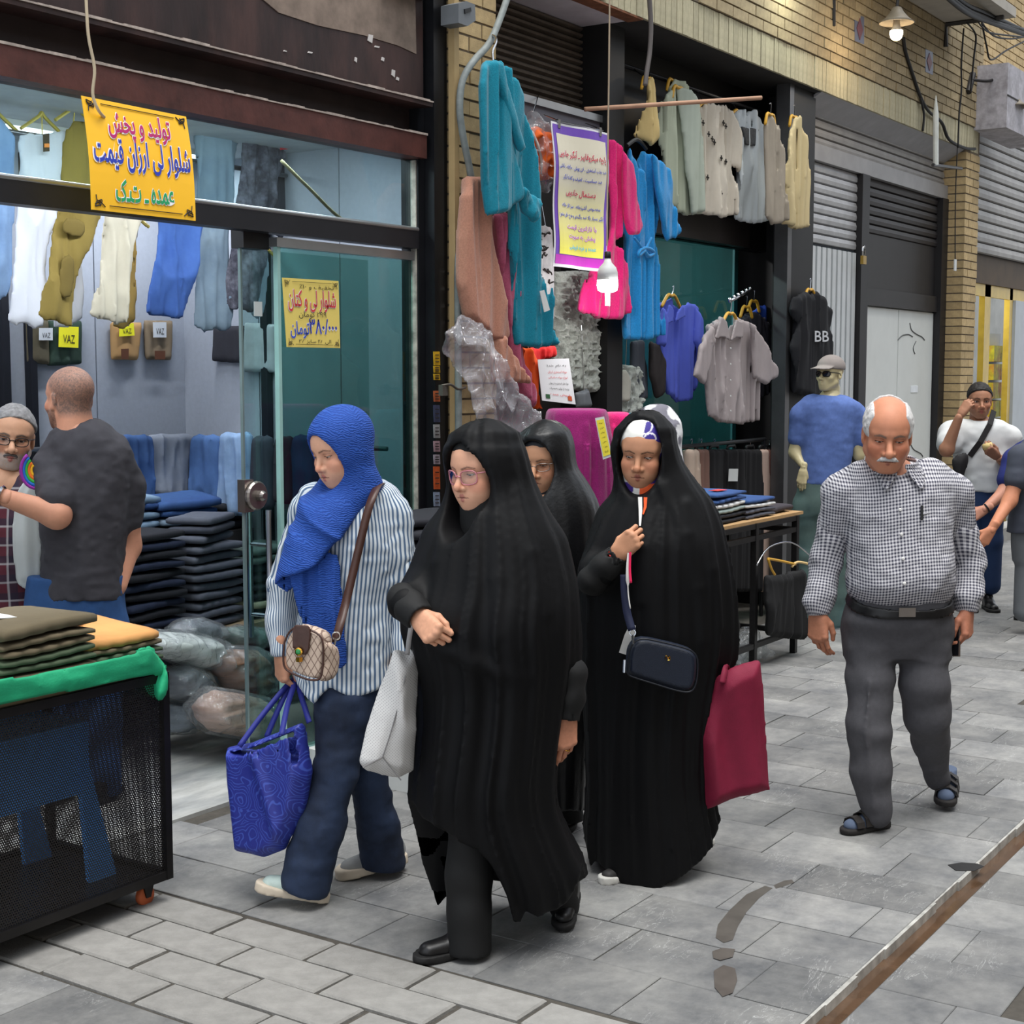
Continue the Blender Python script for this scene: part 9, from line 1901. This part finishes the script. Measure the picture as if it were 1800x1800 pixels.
T_ = prof_rows(fr, [(694,1432,1472,0.07,0),(702,1416,1492,0.10,0),(716,1402,1510,0.12,0),(760,1408,1504,0.13,0),(810,1406,1494,0.13,0),(852,1404,1486,0.13,0)])
shirt_torso(mn, 't_shirt', fr, T_, [([J(1425,712), J(1406,730), J(1400,770,0.01)], [0.07,0.066,0.062]),([J(1480,712), J(1504,730), J(1512,772)], [0.07,0.066,0.062])], M('heather_blue_tee', (88,112,172),0.9, var=0.12, scale=40, bump=0.1),0.011,0.006, wf=10)
Tj_ = prof_rows(fr, [(842,1404,1484,0.12,0),(880,1398,1486,0.13,0),(905,1396,1486,0.12,0)])
def jn(p):
 d, du, dw, z = prof_fn(p, fr, Tj_); d = smin(d, chain(p, [J(1420,890), J(1416,980), J(1416,1092)], [0.10,0.09,0.085], 0.03),0.03); return smin(d, chain(p, [J(1464,890), J(1466,980), J(1466,1092)], [0.10,0.09,0.085], 0.03),0.03) + wrinkle(p, 14,0.004)
sdf_cloth('jeans', jn, *pxbox(1385,838,1500,1105, Dq - 0.2, Dq + 0.2),0.012, denim('green_faded_denim', (84,104,100),(62,84,84),4), mn)
CAP = M('grey_cap', (140,132,128),0.9, var=0.1, bump=0.2)
cp = lambda p: (lambda q: np.maximum(smin(ellip(q, (0,-0.012,0.045),(0.089,0.108,0.085)), np.maximum(np.maximum(np.abs(q[:, 2] - 0.050 + 0.25 * (q[:, 1] - 0.09) + 3.0 * q[:, 0] ** 2) - 0.004, np.sqrt((q[:, 0] / 0.075) ** 2 + ((q[:, 1] - 0.09) / 0.085) ** 2) * 0.075 - 0.075),0.02 - q[:, 1]),0.01),0.030 - q[:, 2] - 0.25 * np.clip(q[:, 1] - 0.06,0,1) - 3.0 * 0 - 0.04 * (q[:, 1] > 0.08)))((p - c) @ R)
sdf_cloth('cap', cp, *bounds([c], 0.2),0.005, CAP, mn)
glasses(mn, c, R, 1.0, M('black_plastic', (18,18,20)), M('dark_lens', (30,20,18),0.1),0.024,0.018,0.096,0.003,-0.004)
b = MB(); g_ = J(1445,900) * [1,1,0]; b.lathe([(0.2,0),(0.2,0.012),(0.03,0.016),(0.014,0.03),(0.014,0.3)], g_, n=20); b.build('base', M('chrome', (190,192,196)), mn)
# ================================================================ LAMPS, CABLES AND FITTINGS OVERHEAD
# shaded lamp with a lit bulb
SH = M('enamel_shade', (122,112,96),0.5, var=0.2, scale=12); IRON = M('iron_arm', (52,50,50),0.5, metal=0.5)
LY2 = 3.75
c0 = onY(1576,40, LY2); sl_ = thing('street_lamp', 'shaded wall lamp with glowing warm bulb over the brick lintel', 'lamp', c0)
k = 0.0044 * 2625 / 2625
def wlamp(root, c, r, lit):
 b = MB(); b.lathe([(0.018,0.11),(0.03,0.105),(0.05,0.07),(0.085,0.03),(r, 0.0),(r - 0.006,-0.004),(0.08,0.022),(0.045,0.06),(0.02,0.09)], c, n=24); b.build('shade', SH, root, True)
 b = MB(); b.lathe([(0.022,0.06),(0.024,0.0),(0.030,-0.035),(0.045,-0.055)], c, n=16); b.build('bulb_neck', M('bulb_base_white', (186,176,160),0.5), root, True)
 b = MB(); b.lathe([(0.045,-0.055),(0.047,-0.075),(0.038,-0.105),(0.02,-0.12),(0.0,-0.124)], c, n=18); b.build('bulb', M('warm_glow', (255,240,214),0.4, emit=(255,226,176), estr=16.0) if lit else M('dead_bulb', (150,146,140),0.2), root, True)
wlamp(sl_, c0,0.125, True)
b = MB(); b.tube(spline([c0 + [0,0,0.1], c0 + [0,0,0.22], c0 + [-0.02,0.06,0.30], onY(1470,-8,4.15), onY(1466,10,4.17)], 6),0.011,8); b.tube([onY(1466,-30,4.17), onY(1466,46,4.17)], 0.012,8); b.build('arm', IRON, sl_)
la = bpy.data.lights.new('street_bulb', 'POINT'); la.energy = 7; la.color = (1.0,0.8,0.55); la.shadow_soft_size = 0.05; lo = bpy.data.objects.new('street_bulb', la); COL.objects.link(lo); lo.parent = sl_; lo.location = (0,0,-0.16)
# floodlight above the frame washing the bricks
fl2 = thing('floodlight', 'floodlight on the upper wall washing the bricks with cool light', 'lamp', onY(1415,-70,4.0)); p = wloc(fl2); b = MB(); b.box(p - [0.09,0.03,0.05], p + [0.09,0.04,0.05]); b.build('housing', IRON, fl2); b = MB(); b.box(p - [0.08,-0.04,0.045], p + [0.08,0.046,0.045]); b.build('lens', M('flood_glow', (255,255,255),0.4, emit=(240,255,236), estr=8.0), fl2)
la = bpy.data.lights.new('flood_lamp', 'POINT'); la.energy = 9; la.color = (0.92,1.0,0.9); la.shadow_soft_size = 0.06; lo = bpy.data.objects.new('flood_lamp', la); COL.objects.link(lo); lo.parent = fl2; lo.location = (0,-0.02,-0.08)
b = MB(); b.tube([p + [0,0.03,0], p * [1,0,1] + [0, YP, 0]], 0.012,8); b.build('bracket', IRON, fl2)
# dead lamp on the far pillar
c1 = onY(1782,188,3.95); s2_ = thing('street_lamp', 'unlit shaded lamp on a curved arm by the white box', 'lamp', c1); wlamp(s2_, c1,0.15, False)
b = MB(); b.tube(spline([c1 + [0,0,0.1], c1 + [0,0,0.22], c1 + [-0.05,0.03,0.30], onY(1740,142,4.05), onY(1708,140,4.15)], 6),0.014,8); b.build('arm', IRON, s2_); b = MB(); b.tube([onY(1710,130,4.16), onY(1702,162,4.16)], 0.03,8); b.build('bracket', IRON, s2_)
# diamond wall tiles
DM = M('blue_tile', (86,90,110),0.4, var=0.2); RED = M('red_motif', (104,52,60),0.5)
for i, (x0, x1, y0, y1, lb) in enumerate(((1503,1519,24,78, 'glazed blue tile with red lozenge set in the brickwork near the lit lamp'),(1627,1640,86,132, 'glazed blue tile with red lozenge further along the brickwork'))):
 cs = [onY(x0, y0, YP - 0.016), onY(x1, y0 + 6, YP - 0.016), onY(x1, y1, YP - 0.016), onY(x0, y1 - 6, YP - 0.016)]; wp, n = quad(cs); t = thing('wall_tile', lb, 'tile', cs[3]); board('glaze', wp, n, DM, t, 0.01,2,2); b = MB(); b.prism([wp(u, v, 0.001) for u, v in ((0.5,0.1),(0.85,0.5),(0.5,0.9),(0.15,0.5))], n * 0.003); b.build('lozenge', RED, t)
# white cabinet on brackets, canopy slab
p0, p1 = onY(1716,232,4.05), onY(1794,218,4.05); cb_ = thing('wall_cabinet', 'stained white sheet-metal cabinet high on the far wall', 'cabinet', p0); z0, z1 = 3.93,4.50
b = MB(); b.box((13.86,3.90, z0),(15.2,4.24, z1)); b.build('box', M('stained_white_metal', (176,172,178),0.6, var=0.15, scale=20, rgb2=(150,146,150)), cb_); b = MB(); b.box((13.856,3.894,(z0 + z1) / 2 - 0.006),(15.2,3.90,(z0 + z1) / 2 + 0.006)); b.build('seam', DBK, cb_)
cn = MB(); cn.box((10.0,3.62,4.70),(13.05, YP - 0.02,4.78)); o = cn.build('canopy_slab', M('canopy_white', (166,160,150),0.8, var=0.12)); tag(o, 'pale canopy slab on iron brackets above the brick wall', 'canopy')
b = MB(); b.tube([(12.9,3.68,4.685),(12.9, YP - 0.03,4.685),(12.9, YP - 0.03,4.5)], 0.02,6); b.build('bracket', IRON, o)
# tube lamp on a bracket
tl = thing('tube_lamp', 'slim white tube standing on a short iron bracket at shop three', 'lamp', onY(1646,292,3.95)); b = MB(); b.tube([onY(1645,168,3.95), onY(1645,200,3.95), onY(1645,290,3.95)], [0.004,0.022,0.022], 10); b.build('tube', M('tube_white', (206,210,206),0.4), tl); b = MB(); b.tube([onY(1640,290,3.95), onY(1690,296,4.19)], 0.014,8); b.build('bracket', IRON, tl)
# cables
CAB = M('black_cable', (26,25,26),0.6); rr = random.Random(5)
def cable(pts, r, lb, gr=None, mat=CAB): b = MB(); b.tube(spline(pts, 6), r, 6); o = b.build('cable', mat, None, True); tag(o, lb, 'cable', gr)
G6 = 'black cables crossing the upper wall'
for i in range(6): 
 dx, dz = rr.uniform(-6,6), rr.uniform(-8,8); cable([onY(1640 + dx, -30 + dz, 3.7), onY(1690 + dx, 12 + dz, 3.72), onY(1730 + dx, 30 + dz, 3.75), onY(1810 + dx, 52 + dz + i * 3,3.8)], 0.018, 'thick black cable in the bundle across the upper wall', G6)
for i, pts in enumerate((((1720,30),(1745,62),(1780,68),(1810,62)),((1712,28),(1735,55),(1770,62),(1810,66)),((1700,40),(1715,62),(1712,100),(1706,160)),((1694,50),(1690,110),(1690,160),(1686,200),(1684,260)),((1726,40),(1734,80),(1742,105),(1770,88),(1810,68)))): cable([onY(x, y, 3.95) for x, y in pts], 0.008, 'thin looping black cable near the unlit lamp', G6)
cable([onY(x, y, YP - 0.03) for x, y in ((1588,66),(1592,92),(1604,130),(1618,170),(1632,195),(1655,215),(1668,245),(1695,260),(1714,262))], 0.014, 'dark cable sagging down the brick wall from the lit lamp'); cable([onY(x, y, YP - 0.03) for x, y in ((1618,172),(1624,200),(1622,230))], 0.010, 'short dark cable end dropping to the pale soffit')
cable([onY(x, y, 4.12) for x, y in ((1140,-20),(1144,40),(1142,90),(1137,125),(1134,150))], 0.014, 'grey cable hanging before the dark recess', None, M('grey_cable', (92,86,84),0.7)); cable([onY(x, y, YP - 0.03) for x, y in ((1683,258),(1680,330),(1679,400),(1679,460))], 0.005, 'thin cord with a white tag on the far brick pillar')
b = MB(); p = onY(1679,466, YP - 0.035); b.box(p - [0.03,0.004,0.05], p + [0.03,0.004,0.05]); o = b.build('tag', WHITE); tag(o, 'white tag at the end of a cord on the far pillar', 'tag')
cable([onY(x, y, 4.20) for x, y in ((440,75),(470,105),(500,135),(545,165),(600,190))], 0.006, 'olive cord drooping behind the transom', None, M('olive_cord', (120,112,84),0.8)) if False else cable([(5.05,4.6,2.68),(5.2,4.58,2.58),(5.45,4.56,2.44),(5.7,4.5,2.42)], 0.008, 'olive cord drooping behind the transom glass', None, M('olive_cord', (120,112,84),0.8))
# padlock on shop three's door
pk_ = thing('padlock', 'brass padlock hanging on the shutter of shop three', 'padlock', onY(1518,462,4.30)); p = onY(1518,452,4.30); b = MB(); b.box(p - [0.035,0.012,0.055], p + [0.035,0.012,0.01]); b.build('lock_body', M('brass', (176,144,70),0.35, metal=0.8), pk_); b = MB(); b.tube(spline([p + [-0.022,0,0.0], p + [-0.022,0,0.06], p + [0,0,0.085], p + [0.022,0,0.06], p + [0.022,0,0.0]], 4),0.008,6); b.build('shackle', M('chrome', (190,192,196)), pk_)
# the other two bags
fg = frameA(690,1250,4.33,12); gb = thing('shopping_bag', 'white dotted fabric bag hanging from the wrist of the chador woman', 'bag', fg.P(*fg.px(690,1366)))
def dots_mat():
 m, nt, b = _nodes('dotted_white_fabric'); L = nt.links; tc = _N(nt, 'ShaderNodeTexCoord'); mp = _N(nt, 'ShaderNodeMapping'); mp.inputs['Scale'].default_value = (160,160,160); mp.inputs['Rotation'].default_value = (0,0,0.78); L.new(tc.outputs['UV'], mp.inputs['Vector']); vo = _N(nt, 'ShaderNodeTexVoronoi', Scale=1.0, Randomness=0.0); L.new(mp.outputs[0], vo.inputs['Vector'])
 r = _N(nt, 'ShaderNodeMapRange'); r.inputs['From Min'].default_value = 0.16; r.inputs['From Max'].default_value = 0.24; L.new(vo.outputs['Distance'], r.inputs['Value']); mx = _N(nt, 'ShaderNodeMix', data_type='RGBA'); mx.inputs[6].default_value = list(lin((150,148,148))) + [1]; mx.inputs[7].default_value = list(lin((198,196,194))) + [1]; L.new(r.outputs[0], mx.inputs[0]); L.new(mx.outputs[2], b.inputs['Base Color']); b.inputs['Roughness'].default_value = 0.75; return m
DW = dots_mat()
cloth('body', fg, [(692,1142),(715,1148),(733,1136),(735,1180),(730,1250),(728,1320),(726,1355),(700,1366),(672,1360),(642,1350),(631,1336),(645,1280),(662,1230),(680,1180)], 0.055, DW, gb, h=0.008, fold=0.014, fs=(11,5), seed=51.0, edge=0.04, smooth_poly=False)
seam = MB(); seam.tube(spline([fg.P(*fg.px(x, y),0.062) for x, y in ((708,1180),(696,1230),(682,1280),(668,1322))], 4),0.0022,5); seam.tube([fg.P(*fg.px(x, y),0.06) for x, y in ((668,1322),(634,1340))], 0.0022,5); seam.tube([fg.P(*fg.px(x, y),0.06) for x, y in ((668,1322),(700,1362))], 0.0022,5); seam.build('seam', M('grey_thread', (120,118,118),0.8), gb)
strip('handle', spline([onD(x, y, dd) for x, y, dd in ((716,1150,4.27),(719,1125,4.24),(723,1100,4.22),(727,1085,4.25),(730,1110,4.30),(729,1145,4.33))], 4),0.014, DW, gb, th=0.003)
fm = frameA(1290,1290,5.05,10); mb_ = thing('shopping_bag', 'burgundy fabric bag held by the young woman in the chador', 'bag', fm.P(*fm.px(1290,1420))); BUR = M('burgundy_nonwoven', (120,14,48),0.75, var=0.08, scale=20, bump=0.2, bscale=300)
def bfold(u, v): return 0.9 * (vnoise(np.stack([u * 16 + (v - 0.6) * 3, v * 2.2, u * 0 + 2], 1)) - 0.5) * 2
cloth('body', fm, [(1252,1206),(1262,1190),(1286,1174),(1310,1166),(1333,1161),(1338,1200),(1342,1260),(1348,1330),(1352,1388),(1345,1390),(1300,1400),(1262,1412),(1238,1424),(1234,1370),(1232,1300),(1240,1250)], 0.05, BUR, mb_, h=0.008, fold=0.02, foldfn=bfold, edge=0.04, smooth_poly=False)
strip('handle', spline([fm.P(*fm.px(x, y), w) for x, y, w in ((1262,1196,0.045),(1268,1180,0.03),(1276,1172,0.0),(1284,1182,-0.03),(1284,1190,-0.045))], 4),0.02, BUR, mb_, th=0.003)
# navy camera bag of the young woman
fn_ = frameA(1160,1170,5.15 - 0.29,4); nb_ = thing('handbag', 'small navy leather crossbody bag on the young woman in the chador', 'handbag', fn_.P(*fn_.px(1160,1217))); NVL = M('navy_leather', (20,28,44),0.45, var=0.1, scale=40, bump=0.25, bscale=400)
no_ = [(1104,1170),(1106,1146),(1114,1130),(1130,1123),(1160,1128),(1200,1138),(1218,1146),(1226,1160),(1226,1185),(1222,1206),(1212,1216),(1190,1214),(1150,1202),(1112,1190),(1104,1184)]
cloth('body', fn_, no_, 0.04, NVL, nb_, h=0.006, edge=0.012, w0=-0.04)
pm = MB(); P2 = [fn_.P(*fn_.px(*q),0.0) for q in no_]; pm.tube(spline(P2 + [P2[0]], 3),0.003,6, cap=False); pm.build('piping', M('navy_piping', (12,16,26),0.4), nb_, True)
lg_ = MB(); p = fn_.P(*fn_.px(1173,1156),0.004); lg_.tube(spline([p + RGT * u + UPV * v for u, v in ((-0.008,-0.004),(-0.004,0.008),(0.002,-0.002),(0.006,0.006),(0.008,-0.006),(0.001,-0.008))], 3),0.0016,5); lg_.build('emblem', M('gold', (222,168,70),0.2, metal=1.0), nb_)
hk = MB(); ring(hk, onD(1112,1112,4.85), FWD, 0.010,0.0022,14,6); hk.tube([onD(1112,1116,4.85), onD(1113,1132,4.85)], 0.004,6); hk.build('hook', M('chrome', (190,192,196)), nb_); hk = MB(); hk.tube([onD(1098,1160,4.86), onD(1097,1182,4.86)], 0.005,6); hk.build('zip_pull', M('chrome', (190,192,196)), nb_)
frY = frameD(5.15); strip('strap', spline([onD(x, y, dd) for x, y, dd in ((1111,1108,4.85),(1102,1075,4.87),(1098,1040,4.88),(1097,1010,4.89))], 4),0.026, M('navy_strap', (28,34,62),0.7), nb_, th=0.003)
strip('strap_stripe', spline([onD(x, y, dd - 0.004) for x, y, dd in ((1108,1070,4.86),(1104,1040,4.87),(1104,1000,4.88),(1107,968,4.89))], 4), [0.004] * 6 + [0.014] * 7, M('scarf_white', (222,220,216)), nb_, th=0.003); strip('strap_stripe', spline([onD(x, y, dd - 0.005) for x, y, dd in ((1109,1025,4.87),(1107,1000,4.88),(1108,965,4.89))], 4),0.008, M('hot_pink_stripe', (226,28,84),0.7), nb_, th=0.003)
